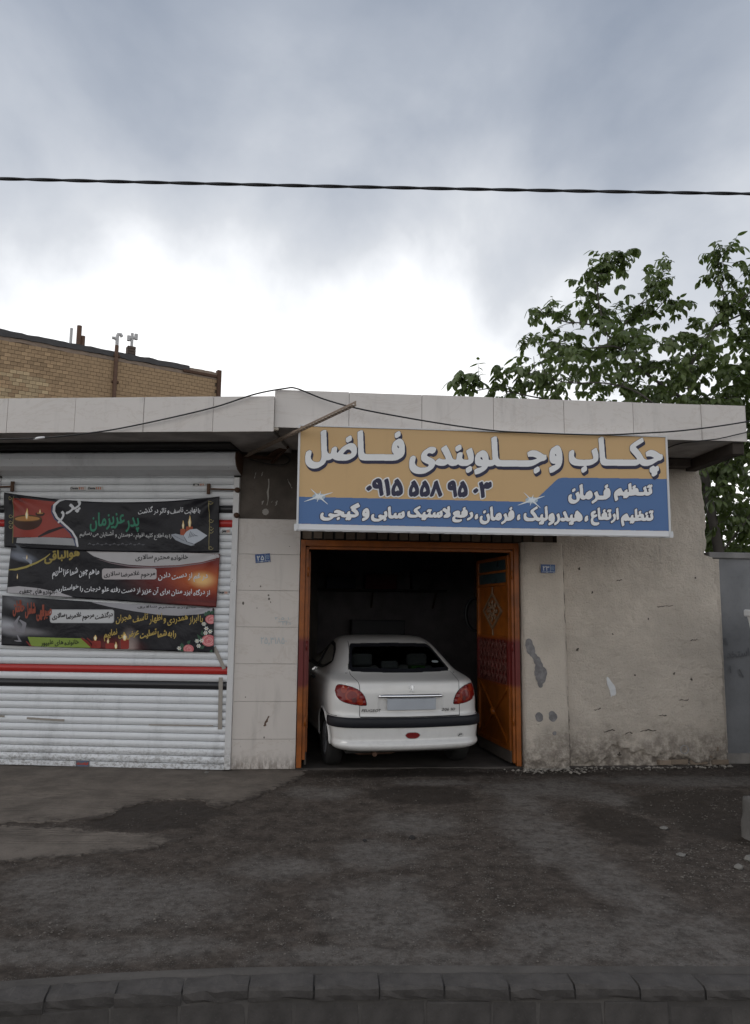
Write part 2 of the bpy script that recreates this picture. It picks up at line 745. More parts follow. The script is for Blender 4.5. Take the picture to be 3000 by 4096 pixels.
# ================================================================== materials of the setting
def m_asphalt():
    t = NT(bpy.data.materials.new('worn damp asphalt'))
    x, y, z = t.xyz()
    big = t.noise(0.9, 5, 0.6)
    mid = t.noise(7.0, 8, 0.72)
    fine = t.noise(75, 5, 0.75)
    c = t.mix(t.step(mid, 0.36, 0.66), (0.039, 0.0305, 0.0245), (0.078, 0.062, 0.051))
    grn = t.math('MULTIPLY_ADD', t.noise(22, 9, 0.82), 0.6, t.math('MULTIPLY', t.noise(6.5, 8, 0.78), 0.4))
    c = t.mix(t.step(grn, 0.49, 0.62, 0, 0.7), c, (0.132, 0.112, 0.094))
    c = t.mix(t.step(grn, 0.48, 0.37, 0, 0.7), c, (0.018, 0.0145, 0.012))
    # dusty worn streaks
    nz = t.noise(2.4, 8, 0.72)
    dust = None
    for (cx, cy, rx, ry, rot) in ((1.31, 6.05, 0.30, 0.75, 0.15), (1.50, 5.2, 0.22, 0.7, 0.2), (1.05, 4.25, 0.35, 0.3, 0.1), (1.62, 4.3, 0.45, 0.35, 0.0), (0.1, 4.6, 0.35, 0.5, 0.1),
                                  (0.1, 4.0, 0.7, 0.14, 0.0), (0.05, 5.6, 0.35, 0.3, 0.4), (1.36, 7.2, 0.18, 0.5, 0.1), (-1.3, 4.7, 0.55, 0.35, 0.2), (-1.9, 4.9, 0.4, 0.3, 0), (-0.6, 5.3, 0.3, 0.25, 0),
                                  (-1.4, 4.05, 0.8, 0.14, 0.1), (0.3, 6.4, 0.35, 0.3, 0), (-0.5, 7.4, 0.3, 0.25, 0.3), (2.0, 3.98, 1.0, 0.12, 0),
                                  (1.72, 7.62, 0.62, 0.34, 0.05), (2.2, 7.3, 0.22, 0.35, 0.3), (3.4, 8.08, 1.0, 0.24, 0.02), (0.62, 7.86, 0.38, 0.13, 0.0)):
        e = t.ell(x, y, cx, cy, rx, ry, rot, nz, 1.1, 0.45)
        dust = e if dust is None else t.math('MAXIMUM', dust, e)
    dust = t.math('MULTIPLY', dust, t.math('MULTIPLY_ADD', t.step(grn, 0.40, 0.60), 0.75, 0.25))
    c = t.mix(t.math('MULTIPLY', dust, 0.8), c, (0.150, 0.137, 0.125))
    # pale aggregate showing through
    vo, vo2 = t.voro(70), t.voro(30)
    grit = t.math('MULTIPLY', t.step(vo, 0.30, 0.20), t.step(t.noise(9, 5, 0.75), 0.46, 0.60))
    grit = t.math('MAXIMUM', grit, t.math('MULTIPLY', t.step(vo2, 0.20, 0.12), t.step(t.noise(4, 4, 0.7), 0.52, 0.66)))
    c = t.mix(t.math('MULTIPLY', grit, 0.75), c, (0.24, 0.22, 0.20))
    # oil and water stains
    n3 = t.noise(3.0, 8, 0.72)
    wet = None
    for (cx, cy, rx, ry, rot) in ((3.05, 7.0, 0.80, 0.62, 0.1), (3.3, 6.3, 0.8, 0.5, 0), (0.25, 8.25, 1.3, 0.16, 0.08), (0.45, 7.35, 0.5, 0.35, 0), (2.0, 8.35, 0.5, 0.12, 0.1), (-1.75, 6.55, 0.55, 0.45, 0.3),
                                  (2.0, 6.4, 0.28, 0.5, 0.1)):
        e = t.ell(x, y, cx, cy, rx, ry, rot, n3, 0.6, 0.12)
        wet = e if wet is None else t.math('MAXIMUM', wet, e)
    c = t.mix(t.math('MULTIPLY', wet, 0.7), c, (0.022, 0.0165, 0.0125))
    nb = t.bump(grn, 0.9, 0.014)
    t.bump(t.math('MULTIPLY_ADD', mid, 0.7, t.math('MULTIPLY', t.step(vo, 0.3, 0.05), 0.5)), 0.8, 0.025, nb)
    return t.finish(c, t.math('MULTIPLY_ADD', wet, -0.18, t.math('MULTIPLY_ADD', big, 0.15, 0.80)), 0.22)


def m_concrete(name, col, spots=True, scale=3.0, rough=0.85):
    t = NT(bpy.data.materials.new(name))
    a = t.noise(scale, 6, 0.65)
    b = t.noise(scale * 8, 5, 0.65)
    c = t.mix(t.step(a, 0.3, 0.7), tuple(k * 0.68 for k in col), tuple(k * 1.18 for k in col))
    c = t.mix(t.step(b, 0.5, 0.75, 0, 0.4), c, tuple(k * 0.5 for k in col))
    if spots:
        c = t.mix(t.math('MULTIPLY', t.step(t.voro(45), 0.2, 0.1), 0.25), c, tuple(k * 1.6 for k in col))
    nb = t.bump(t.noise(90, 4, 0.7), 0.35, 0.004)
    t.bump(a, 0.4, 0.03, nb)
    return t.finish(c, rough, 0.25)


def m_tile(name, col, splash=False):
    """polished cream wall tile with faint veins"""
    t = NT(bpy.data.materials.new(name))
    x, y, z = t.xyz()
    oi = t.n('ShaderNodeObjectInfo')
    v = t.n('ShaderNodeVectorMath', operation='ADD')
    t.set(v.inputs[0], t.tc.outputs['Object'])
    s = t.n('ShaderNodeVectorMath', operation='SCALE')
    s.inputs[0].default_value = (7, 3, 5)
    t.set(s.inputs['Scale'], oi.outputs['Random'])
    t.set(v.inputs[1], s.outputs[0])
    a = t.noise(1.6, 5, 0.6, 0.6, v.outputs[0])
    vein = t.math('ABSOLUTE', t.math('SUBTRACT', t.noise(1.5, 6, 0.65, 0.8, v.outputs[0], (1, 1, 1.8)), 0.5))
    c = t.mix(a, tuple(k * 0.92 for k in col), tuple(k * 1.05 for k in col))
    c = t.mix(t.step(vein, 0.02, 0.0, 0, 0.28), c, (col[0] * 0.72, col[1] * 0.66, col[2] * 0.6))
    c = t.mix(t.step(t.noise(7, 5, 0.7), 0.55, 0.8, 0, 0.22), c, tuple(k * 0.55 for k in col))
    c = t.mix(t.math('MULTIPLY', t.step(t.noise(7, 5, 0.65, 0, None, (1, 1, 0.12)), 0.52, 0.75), 0.30), c, tuple(k * 0.5 for k in col))
    if splash:
        # street splashes: drops that thin out up the pillar
        geo = t.n('ShaderNodeNewGeometry')
        sp = t.n('ShaderNodeSeparateXYZ')
        t.set(sp.inputs[0], geo.outputs['Position'])
        low = t.step(sp.outputs[2], 0.85, 0.0)
        dr = t.step(t.voro(34), t.math('MULTIPLY', low, 0.16), t.math('MULTIPLY', low, 0.11))
        c = t.mix(t.math('MULTIPLY', dr, t.step(t.noise(11, 2), 0.42, 0.6, 0, 0.8)), c, (0.12, 0.08, 0.06))
        mud = t.math('MULTIPLY', t.step(sp.outputs[2], 0.22, 0.0), t.step(t.noise(28, 6, 0.75, 0, None, (1, 1, 0.35)), 0.36, 0.6))
        c = t.mix(t.math('MULTIPLY', mud, 0.75), c, (0.13, 0.105, 0.085))
    return t.finish(c, t.math('MULTIPLY_ADD', a, 0.15, 0.28), 0.45)


def m_plaster(name, col):
    t = NT(bpy.data.materials.new(name))
    geo = t.n('ShaderNodeNewGeometry')
    sp = t.n('ShaderNodeSeparateXYZ')
    t.set(sp.inputs[0], geo.outputs['Position'])
    wz = sp.outputs[2]
    a = t.noise(1.3, 6, 0.65)
    b = t.noise(11, 6, 0.7)
    f_ = t.noise(70, 5, 0.7)
    c = t.mix(t.step(a, 0.3, 0.7), tuple(k * 0.84 for k in col), tuple(k * 1.08 for k in col))
    c = t.mix(t.step(b, 0.55, 0.8, 0, 0.30), c, (col[0] * 0.62, col[1] * 0.58, col[2] * 0.52))
    # rain streaks from the roof and mud splashed up at the foot
    st = t.noise(9, 4, 0.6, 0.0, None, (1.0, 1.0, 0.07))
    c = t.mix(t.math('MULTIPLY', t.step(st, 0.54, 0.74), t.step(wz, 1.6, 3.2, 0, 0.45)), c, (0.12, 0.11, 0.10))
    mud = t.math('MULTIPLY', t.step(t.math('MULTIPLY_ADD', t.math('SUBTRACT', a, 0.5), 0.9, wz), 0.52, 0.02), t.step(b, 0.3, 0.62))
    c = t.mix(t.math('MULTIPLY', mud, 0.8), c, (0.12, 0.098, 0.08))
    pit = t.math('MULTIPLY', t.step(t.noise(24, 4, 0.6, 0.3, None, (0.55, 1, 1.3)), 0.68, 0.78), t.step(a, 0.4, 0.62))
    c = t.mix(t.math('MULTIPLY', pit, 0.55), c, (0.10, 0.085, 0.07))
    nb = t.bump(f_, 0.7, 0.014)
    nb = t.bump(t.noise(42, 6, 0.7, 0.0), 0.9, 0.022, nb)
    t.bump(t.math('MULTIPLY', pit, -1.0), 0.9, 0.03, nb)
    return t.finish(c, 0.9, 0.2)


def m_door(name, band=True):
    """orange enamel with a sprayed dark red band"""
    t = NT(bpy.data.materials.new(name))
    geo = t.n('ShaderNodeNewGeometry')
    sp = t.n('ShaderNodeSeparateXYZ')
    t.set(sp.inputs[0], geo.outputs['Position'])
    wz = sp.outputs[2]
    a = t.noise(4, 6, 0.65)
    c = t.mix(t.step(a, 0.3, 0.72), (0.17, 0.045, 0.0045), (0.33, 0.090, 0.009))
    c = t.mix(t.step(t.noise(30, 5, 0.7), 0.62, 0.75, 0, 0.35), c, (0.10, 0.035, 0.012))
    if band:
        zz = t.math('MULTIPLY_ADD', t.math('SUBTRACT', t.noise(3, 3), 0.5), 0.06, wz)
        k = t.math('MULTIPLY', t.step(zz, 0.84, 0.90), t.step(zz, 1.42, 1.34))
        c = t.mix(k, c, (0.125, 0.012, 0.010))
    t.bump(t.noise(45, 4), 0.15, 0.004)
    return t.finish(c, 0.42, 0.4)


M_ASPH = m_asphalt()
def m_apron():
    t = NT(bpy.data.materials.new('pale trowelled concrete'))
    at = t.n('ShaderNodeAttribute', attribute_name='edge')
    a, b, g = t.noise(2.6, 7, 0.7), t.noise(14, 7, 0.75), t.noise(50, 6, 0.75)
    c = t.mix(t.step(a, 0.32, 0.68), (0.098, 0.083, 0.070), (0.165, 0.140, 0.118))
    c = t.mix(t.step(b, 0.52, 0.72, 0, 0.5), c, (0.075, 0.062, 0.052))
    c = t.mix(t.step(g, 0.56, 0.70, 0, 0.35), c, (0.21, 0.185, 0.16))
    k = t.math('ADD', at.outputs['Fac'], t.math('ADD', t.math('MULTIPLY', t.math('SUBTRACT', b, 0.5), 1.5), t.math('MULTIPLY', t.math('SUBTRACT', a, 0.5), 0.9)))
    c = t.mix(t.step(k, 0.70, 0.42, 0, 0.9), c, (0.048, 0.039, 0.033))
    nb = t.bump(g, 0.5, 0.006)
    t.bump(b, 0.5, 0.02, nb)
    return t.finish(c, 0.85, 0.2)


M_APRON = m_apron()
M_KERB = m_concrete('dark weathered kerb concrete', (0.074, 0.067, 0.062), scale=6.0)
M_FLOOR = m_concrete('oily garage floor', (0.075, 0.065, 0.058))
M_CONC = m_concrete('grey cement', (0.26, 0.25, 0.24))
M_RENDER = m_concrete('bare brown cement render', (0.105, 0.088, 0.074))
M_SOFFIT = m_concrete('soffit plaster', (0.40, 0.38, 0.36), False)
M_TILE = m_tile('cream fascia tile', (0.62, 0.575, 0.535))
M_TILE2 = m_tile('cream pillar tile', (0.58, 0.53, 0.485), True)
M_PLAST = m_plaster('rough cream plaster', (0.60, 0.53, 0.45))
M_DOOR = m_door('orange and red enamel')
M_GROUT = mat('grout', (0.16, 0.14, 0.12), 0.9)
M_DARK = mat('dark cavity', (0.02, 0.018, 0.016), 0.9, 0.3)
M_ROOM = m_concrete('smoke stained garage wall', (0.21, 0.19, 0.195), False, 1.5)
M_IRON = mat('rusty iron', (0.10, 0.055, 0.035), 0.75, 0.45, 20, 0.3, 90, 0.3)
M_BLACK = mat('black rubber sheath', (0.015, 0.015, 0.016), 0.5)
M_WHITE = mat('white paint', (0.72, 0.72, 0.72), 0.4, 0.06)
M_GREYW = m_concrete('blue grey cement paint', (0.205, 0.207, 0.212), False, 1.1)

# ================================================================== ground, kerb, road
KX = [-30, -6, -1.65, -1.215, -0.667, 0.02, 0.6, 1.8, 8, 30]
KY = [-2.0, 2.75, 3.647, 3.732, 3.797, 3.834, 3.846, 3.862, 3.88, 4.0]


def kerb_y(x):
    return float(np.interp(x, KX, KY))


mb = MB()
mb.add([(-400, -400, -0.42), (400, -400, -0.42), (400, 400, -0.42), (-400, 400, -0.42)], [(0, 1, 2, 3)])
tag(mb.build('ground', m_concrete('dry earth', (0.14, 0.12, 0.10)), fix=False), kind='structure')


def pave_z(x, y):
    k = min(1.0, max(0.0, (y - kerb_y(x)) / 0.5))
    return 0.012 * fbm(x * 0.9, y * 0.9, 3) * k - 0.008 + (0.005 * fbm(x * 4, y * 4, 1, 3) + 0.0035 * fbm(x * 15, y * 15, 2, 3)) * k


xs = list(np.linspace(-30, -4.2, 24)) + list(np.arange(-4.15, 5.0, 0.028)) + list(np.linspace(5.05, 30, 24))
ts = list(np.linspace(0, 1, 190)) + [1.35, 2.0, 3.0]
mb = MB()
vs = []
for t_ in ts:
    for x in xs:
        y0 = kerb_y(x)
        y = y0 + (9.4 - y0) * t_
        vs.append((x, y, pave_z(x, y) if t_ <= 1 else -0.012))
nx_ = len(xs)
mb.add(vs, [(j * nx_ + i, j * nx_ + i + 1, (j + 1) * nx_ + i + 1, (j + 1) * nx_ + i) for j in range(len(ts) - 1) for i in range(nx_ - 1)], True)
tag(mb.build('pavement', M_ASPH, fix=False), kind='structure')

mb = MB()
vs = []
for x in xs:
    vs += [(x, -16, -0.17), (x, kerb_y(x) - 0.42, -0.19), (x, kerb_y(x) - 0.06, -0.26)]
mb.add(vs, [(i * 3 + k, i * 3 + 3 + k, i * 3 + 4 + k, i * 3 + 1 + k) for i in range(nx_ - 1) for k in range(2)], True)
tag(mb.build('road', mat('wet dark road asphalt', (0.032, 0.031, 0.031), 0.6, 0.35, 7, 0.6, 70), fix=False), kind='structure')

kerb = empty('kerb', (0, 3.8, 0), kind='structure')


def kerb_stone_mesh(seed):
    r = random.Random(seed)
    prof = [(0.0, -0.09), (0.0, -0.004), (-0.120, 0.004), (-0.138, 0.001), (-0.146, -0.008), (-0.148, -0.036), (-0.144, -0.052), (-0.12, -0.056)]
    m = MB()
    nseg = 6
    vs = []
    for i in range(nseg + 1):
        u = i / nseg
        e = 0.004 if i in (0, nseg) else 0.0
        for (py, pz) in prof:
            j = 0.009
            vs.append((u * 0.288 - 0.144 + (e if i == 0 else -e) * 0.2, py + (e if py < -0.05 else 0) + r.uniform(-j, j) * 0.5, pz - e * 0.7 + r.uniform(-j, j) * 0.6))
    k = len(prof)
    fs = [(i * k + q, i * k + q + 1, (i + 1) * k + q + 1, (i + 1) * k + q) for i in range(nseg) for q in range(k - 1)]
    fs += [tuple(range(k)), tuple(nseg * k + q for q in range(k))[::-1]]
    m.add(vs, fs)
    me = m.mesh('kerb_stone', M_KERB)
    bm = bmesh.new()
    bm.from_mesh(me)
    bmesh.ops.recalc_face_normals(bm, faces=bm.faces)
    bm.to_mesh(me)
    bm.free()
    return me


KS = [kerb_stone_mesh(s) for s in range(5)]
x = -4.35
i = 0
while x < 5.2:
    xa, xb = x, x + 0.297
    a = math.atan2(kerb_y(xb) - kerb_y(xa), xb - xa)
    L_ = math.hypot(xb - xa, kerb_y(xb) - kerb_y(xa))
    xc = (xa + xb) / 2
    link('kerb_stone', KS[(i * 3) % 5], kerb, (xc, kerb_y(xc) - 3.8 + random.uniform(-0.006, 0.006), random.uniform(-0.006, 0.004)),
         (random.uniform(-0.02, 0.02), random.uniform(-0.008, 0.008), a + random.uniform(-0.008, 0.008)))
    x += 0.297 * math.cos(a)
    i += 1
blk_me = [MB().box(-0.146, 0.146, -0.03, 0.05, -0.27, -0.062, 0.008).mesh('gutter_block', M_KERB), MB().box(-0.103, 0.103, -0.03, 0.05, -0.27, -0.062, 0.008).mesh('gutter_block', M_KERB)]
x = -4.4
i = 0
while x < 5.2:
    j = 1 if i % 4 == 2 else 0
    w = 0.212 if j else 0.298
    xc = x + w / 2
    a = math.atan2(kerb_y(xc + .1) - kerb_y(xc - .1), 0.2)
    link('gutter_block', blk_me[j], kerb, (xc, kerb_y(xc) - 3.8 - 0.108 + random.uniform(-0.006, 0.006), random.uniform(-0.004, 0.003)), (random.uniform(-0.02, 0.02), 0, a))
    x += w * math.cos(a)
    i += 1
# mortar bed behind and between the stones
mb = MB()
vs = []
kx = np.arange(-5, 5.6, 0.02)
for x in kx:
    y = kerb_y(x)
    vs += [(x, y + 0.07, -0.004), (x, y + 0.008, -0.001), (x, y - 0.004, -0.013), (x, y - 0.10, -0.010), (x, y - 0.134, -0.024), (x, y - 0.128, -0.25)]
mb.add(vs, [(i * 6 + k, i * 6 + 6 + k, i * 6 + 7 + k, i * 6 + 1 + k) for i in range(len(kx) - 1) for k in range(5)], True)
tag(mb.build('mortar_bed', m_concrete('pale kerb mortar', (0.085, 0.077, 0.070)), kerb, (0, -3.8, 0), fix=False))

# pale concrete apron with a ragged edge and a bare tongue in it
fl = Fld(-4.6, 5.1, 3.9, 9.0, 0.0165, 1)
gx, gy = np.meshgrid(fl.grid()[0], fl.grid()[1])
apron = [np.array(p, float) for p in (
    [(-4.6, 8.9), (-4.6, 6.1), (-2.93, 6.27), (-2.37, 6.35), (-2.16, 6.46), (-2.14, 6.75), (-1.91, 7.04), (-1.68, 7.09), (-1.47, 7.0), (-1.34, 6.78), (-1.2, 6.88), (-1.07, 7.14), (-0.93, 7.54),
     (-0.75, 7.86), (-0.70, 8.4), (-0.70, 8.9)],
    [(-4.6, 6.05), (-2.88, 6.17), (-2.29, 6.14), (-1.93, 6.04), (-1.7, 6.03), (-1.41, 5.99), (-1.31, 5.96), (-1.48, 5.76), (-1.63, 5.56), (-2.03, 5.49), (-2.48, 5.34), (-4.6, 5.2)],
    )]
sd = np.full(gx.shape, 9.0)
for pl in apron:
    fl.fill([pl])
k_ = np.ones(5) / 5
blur = fl.a
for _ in range(2):
    blur = np.apply_along_axis(lambda v: np.convolve(v, k_, 'same'), 0, blur)
    blur = np.apply_along_axis(lambda v: np.convolve(v, k_, 'same'), 1, blur)
nzf = np.array([[0.6 * fbm(a * 2.4, b * 2.4, 7, 3) + 0.9 * fbm(a * 9, b * 14, 3, 5) for a in gx[0]] for b in gy[:, 0]])
F_ = blur + 0.55 * nzf * (1 - np.abs(2 * blur - 1)) + 0.34 * nzf - 0.06
F_[0], F_[-1], F_[:, 0], F_[:, -1] = 0, 0, 0, 0
vs, fs = march(F_, fl.x0, fl.y0, fl.r, 0.5, 3)
mb = MB()
mb.add([(x, y, 0.007 + pave_z(x, y) * 0.8 + 0.003 * fbm(x * 3, y * 3, 9)) for x, y in vs], fs, True)
ap = mb.build('concrete_apron', M_APRON, fix=False)
kw = np.ones(21) / 21
wide = fl.a
for _ in range(2):
    wide = np.apply_along_axis(lambda v: np.convolve(v, kw, 'same'), 0, wide)
    wide = np.apply_along_axis(lambda v: np.convolve(v, kw, 'same'), 1, wide)
att = ap.data.attributes.new('edge', 'FLOAT', 'POINT')
ed = []
for x, y in vs:
    i, j = int(round((y - fl.y0) / fl.r)), int(round((x - fl.x0) / fl.r))
    ed.append(float(wide[min(max(i, 0), wide.shape[0] - 1), min(max(j, 0), wide.shape[1] - 1)]) + (0.5 if x < -4.2 or y > 8.3 else 0))
att.data.foreach_set('value', ed)
tag(ap, kind='structure')
sol = ap.modifiers.new('thick', 'SOLIDIFY')
sol.thickness = 0.03
sol.offset = -1

# ================================================================== left shop building
shop = frame_l('shop_building', label='low shop building with cream tiled canopy edge, tiled pillar and closed white shutter', cat='building')
YF_L, YF_R = -1.02, -1.05
# walls round the shutter opening and a roof slab
mb = MB()
mb.box(-6.5, -2.78, -0.02, 6.2, 0, 3.42)
mb.box(-2.78, -0.0, 0.12, 6.2, 0, 3.40)
mb.build('wall', m_plaster('shop plaster', (0.40, 0.37, 0.33)), shop)
mb = MB()
mb.box(-6.5, 0.55, YF_L + 0.03, 6.2, 3.425, 3.74)
mb.build('roof', M_CONC, shop)
mb = MB()
mb.box(-6.5, 0.545, YF_L + 0.035, 0.0, 3.415, 3.424)
mb.build('soffit', M_SOFFIT, shop)
mb = MB()
mb.box(-2.9, 0.02, -0.55, -0.02, 3.385, 3.412)
mb.build('soffit_gap', M_DARK, shop)
edges = [-6.35, -5.645, -4.94, -4.235, -3.535, -2.835, -2.135, -1.435, -0.735, -0.035, 0.572]
for a, b in zip(edges[:-1], edges[1:]):
    m = MB().box(a + 0.002, b - 0.002, YF_L, YF_L + 0.014, 3.408, 3.762, 0.002)
    m.build('tile', M_TILE, shop, (0, random.uniform(-0.002, 0.002), random.uniform(-0.002, 0.002)))
MB().box(-6.34, 0.569, YF_L + 0.012, YF_L + 0.032, 3.412, 3.758).build('fascia_backing', M_GROUT, shop)
# brown render wall above the tiled pillar, in line with the garage front
pil = frame_r('tiled_pillar')
pil.parent = shop
pil.matrix_parent_inverse = Matrix.Identity(4)
pil.rotation_euler = (0, 0, YAW_R - YAW_L)
pil.location = (0, 0, 0)
bm_ = MB()
nz_ = 34
vs = []
for j in range(nz_ + 1):
    for i in range(nz_ + 1):
        x, z = 0.0 + 0.66 * i / nz_, 2.677 + 0.785 * j / nz_
        vs.append((x, 0.012 + 0.012 * fbm(x * 5, z * 5, 2), z))
bm_.add(vs, [(j * 35 + i, j * 35 + i + 1, (j + 1) * 35 + i + 1, (j + 1) * 35 + i) for j in range(nz_) for i in range(nz_)], True)
bm_.build('render_panel', M_RENDER, pil, fix=False)
MB().box(0.012, 0.668, 0.016, 0.26, 0.0, 2.672).build('pillar_core', M_GROUT, pil)
MB().box(0.012, 0.668, 0.045, 0.26, 2.673, 3.45).build('pillar_core', M_GROUT, pil)
zj = [0.008, 0.317, 0.709, 1.104, 1.496, 1.89, 2.285, 2.676]
for a, b in zip(zj[:-1], zj[1:]):
    MB().box(0.002, 0.676, 0.0 if a > 0.1 else 0.001, 0.015, a + 0.0015, b - 0.0015, 0.0015).build('tile', M_TILE2, pil, (0, random.uniform(-0.0015, 0.0015), 0))
MB().box(0.0025, 0.014, 0.0155, 0.24, 0.01, 2.67).build('side_trim', M_TILE2, pil)

# scratch and paint marks on the render panel
fl = Fld(0, 2.6, 0.7, 3.5, 0.004, 2)
for (x, za, zb, w) in ((0.315, 3.12, 2.83, 0.013), (0.52, 3.13, 3.03, 0.009), (0.26, 2.88, 2.84, 0.012), (0.41, 2.88, 2.83, 0.010), (0.36, 2.88, 2.86, 0.008), (0.17, 3.2, 3.12, 0.006), (0.24, 3.2, 3.14, 0.006)):
    pts = [(x + random.uniform(-0.006, 0.006) + (0.05 * k / 6 if x > 0.5 else -0.012 * k / 6), za + (zb - za) * k / 6) for k in range(7)]
    fl.stroke(pts, [w * (0.35 + random.random() * (0.5 + 0.9 * math.sin(math.pi * (0.1 + k / 7)))) for k in range(7)])
for k in range(9):
    a = k * 0.7
    fl.stroke([(0.287, 2.755), (0.287 + 0.028 * math.cos(a), 2.755 + 0.028 * math.sin(a))], [0.012, 0.02])
sheet('paint_marks', fl.polys(), lambda x, y: (x, -0.004 + 0.012 * fbm(x * 5, y * 5, 2) + 0.012, y), mat('dried plaster drips', (0.34, 0.32, 0.29), 0.9), pil)

# pencilled sums on the tiles
fl = Fld(0.2, 1.2, 0.7, 1.7, 0.0035, 2)
for s_, x0, x1, zt, zb in (('۲۵٫۳۱۸۵۰', 0.275, 0.555, 1.39, 1.30), ('۴٫۵۰۱۰', 0.42, 0.60, 1.605, 1.57), ('۲۲۱۰', 0.50, 0.615, 1.555, 1.52)):
    fl = Fld(0.2, 1.2, 0.7, 1.7, 0.0035, 2)
    fl.fill(fit(phrase(s_, latin=True), x0, x1, zt, zb))
    if zb > 1.55:
        fl.stroke([(0.46, 1.553), (0.56, 1.562)], 0.006)
    sheet('pencil_writing', fl.polys(0.45), lambda x, y: (x, -0.003, y), flat('faded blue pencil', (0.38, 0.43, 0.45)), pil)
# rust splash and chips on the lower tiles
fl = Fld(0.02, 0.05, 0.66, 2.2, 0.005, 2)
for k in range(14):
    a = random.uniform(-0.045, 0.045)
    fl.stroke([(0.36 + a * 0.45 + random.uniform(-.012, .012), 0.50 + a), (0.365 + a * 0.5, 0.51 + a * 1.05)], random.uniform(0.006, 0.02))
sheet('rust_splash', fl.polys(0.4), lambda x, y: (x, -0.003, y), mat('rust splash', (0.11, 0.065, 0.045), 0.8, 0.5, 60), pil)
fl = Fld(0.02, 0.05, 0.66, 2.6, 0.004, 2)
for (x, z, d) in ((0.56, 2.375, 0.007), (0.256, 1.935, 0.010), (0.225, 1.70, 0.009), (0.14, 1.935, 0.008), (0.075, 1.75, 0.018), (0.345, 1.84, 0.016), (0.352, 1.80, 0.016), (0.37, 1.765, 0.01), (0.13, 0.755, 0.012), (0.34, 0.335, 0.012)):
    fl.fill([circle(x, z, d * 0.6, d * random.uniform(0.5, 1.0), 9)])
sheet('chips', fl.polys(0.4), lambda x, y: (x, -0.003, y), mat('chipped tile', (0.13, 0.115, 0.10), 0.8), pil)

# ================================================================== garage building
gar = frame_r('garage_building', label='low garage with rough cream plaster front, wide doorway and tiled canopy edge', cat='building')


def relief_wall(x0, x1, z0, z1, res, depth, seed, erode=0.0, edge=None):
    """one face of hand-thrown plaster, uneven, worn away at the foot"""
    nx, nz = int((x1 - x0) / res) + 1, int((z1 - z0) / res) + 1
    m, vs = MB(), []
    for j in range(nz + 1):
        z = z0 + (z1 - z0) * j / nz
        xr = x1 + (edge(z) if edge else 0)
        for i in range(nx + 1):
            x = x0 + (xr - x0) * i / nx
            d = depth * fbm(x * 1.6, z * 1.6, seed, 5) + depth * 0.35 * fbm(x * 11, z * 11, seed + 3, 4)
            if erode:
                # trowel dents, short horizontal cracks and pits
                q = fbm(x * 6.5, z * 9, seed + 20, 4)
                d += 0.010 * max(0.0, q - 0.28) * (1.5 - 0.3 * z) + 0.03 * max(0.0, fbm(x * 16, z * 26, seed + 30, 3) - 0.52)
            if erode:
                h = 0.16 + 0.16 * fbm(x * 2.2, seed * 3.1, 4, 4) + 0.08 * fbm(x * 11, z * 11, 5, 4)
                k = min(1.0, max(0.0, (h - z) / 0.035))
                d += erode * k * (0.6 + 0.55 * fbm(x * 9, z * 12, seed + 8, 5))
            if edge and i >= nx - 1:
                d += 0.03 * (i - nx + 2)
            vs.append((x, d, z))
    w = nx + 1
    m.add(vs, [(j * w + i, j * w + i + 1, (j + 1) * w + i + 1, (j + 1) * w + i) for j in range(nz) for i in range(nx)], True)
    return m


def wall_edge(z):
    e = float(np.interp(z, [0, 0.3, 1.5, 2.0, 2.33, 2.36, 2.7, 3.1, 3.5], [0.05, 0.045, 0.04, 0.015, -0.005, -0.095, -0.07, -0.10, -0.14]))
    return e + 0.018 * fbm(z * 7, 2.0, 1, 4)


relief_wall(3.58, 5.455, 0.0, 3.462, 0.0135, 0.016, 5, 0.06, wall_edge).build('wall_face', M_PLAST, gar, (0, 0.0, 0), fix=False)
mb = MB()
mb.box(3.15, 5.29, 0.065, 0.26, 0, 3.455)
mb.box(0.672, 3.15, 0.065, 0.26, 2.575, 3.455)
mb.build('wall_core', mat('old brickwork and mud', (0.17, 0.125, 0.09), 0.9, 0.4, 9, 0.7, 40), gar)
relief_wall(0.67, 3.62, 2.575, 3.462, 0.05, 0.008, 12).build('wall_face', M_PLAST, gar, fix=False)
# pilaster beside the door
pm = MB()
vs = []
nj = 120
for j in range(nj + 1):
    z = 2.462 * j / nj
    xl = 3.150 + 0.006 * fbm(z * 5, 0.3, 1, 3)
    xr = float(np.interp(z, [0, 0.12, 2.46], [3.655, 3.652, 3.618])) + 0.007 * fbm(z * 6, 3.3, 1, 4)
    er = 0.035 * min(1, max(0, (0.10 + 0.05 * fbm(z, 1, 1) - z) / 0.05))
    prof = [(xl, 0.07), (xl + 0.004, -0.070), (xl + 0.03, -0.090)]
    prof += [(xl + 0.03 + (xr - xl - 0.05) * k / 12, -0.096) for k in range(1, 12)]
    prof += [(xr - 0.018, -0.090), (xr, -0.068), (xr + 0.016, 0.03)]
    for k, (x, y) in enumerate(prof):
        vs.append((x, y + (er * (0.7 + fbm(x * 9, z * 9, 2)) if 0 < k < len(prof) - 1 else 0) + 0.006 * fbm(x * 3, z * 3, 6, 4) + 0.003 * fbm(x * 14, z * 14, 6, 3), z))
kp = len(prof)
pm.add(vs, [(j * kp + i, j * kp + i + 1, (j + 1) * kp + i + 1, (j + 1) * kp + i) for j in range(nj) for i in range(kp - 1)], True)
pm.add(vs[-kp:], [tuple(range(kp))])
pm.build('pilaster', M_PLAST, gar, fix=False)


def blot(name, fld, thr, m, parent, y):
    return sheet(name, fld.polys(thr, 4), lambda x, z: (x, y + 0.006 * fbm(x * 3, z * 3, 6, 4) + 0.003 * fbm(x * 14, z * 14, 6, 3), z), m, parent, True)


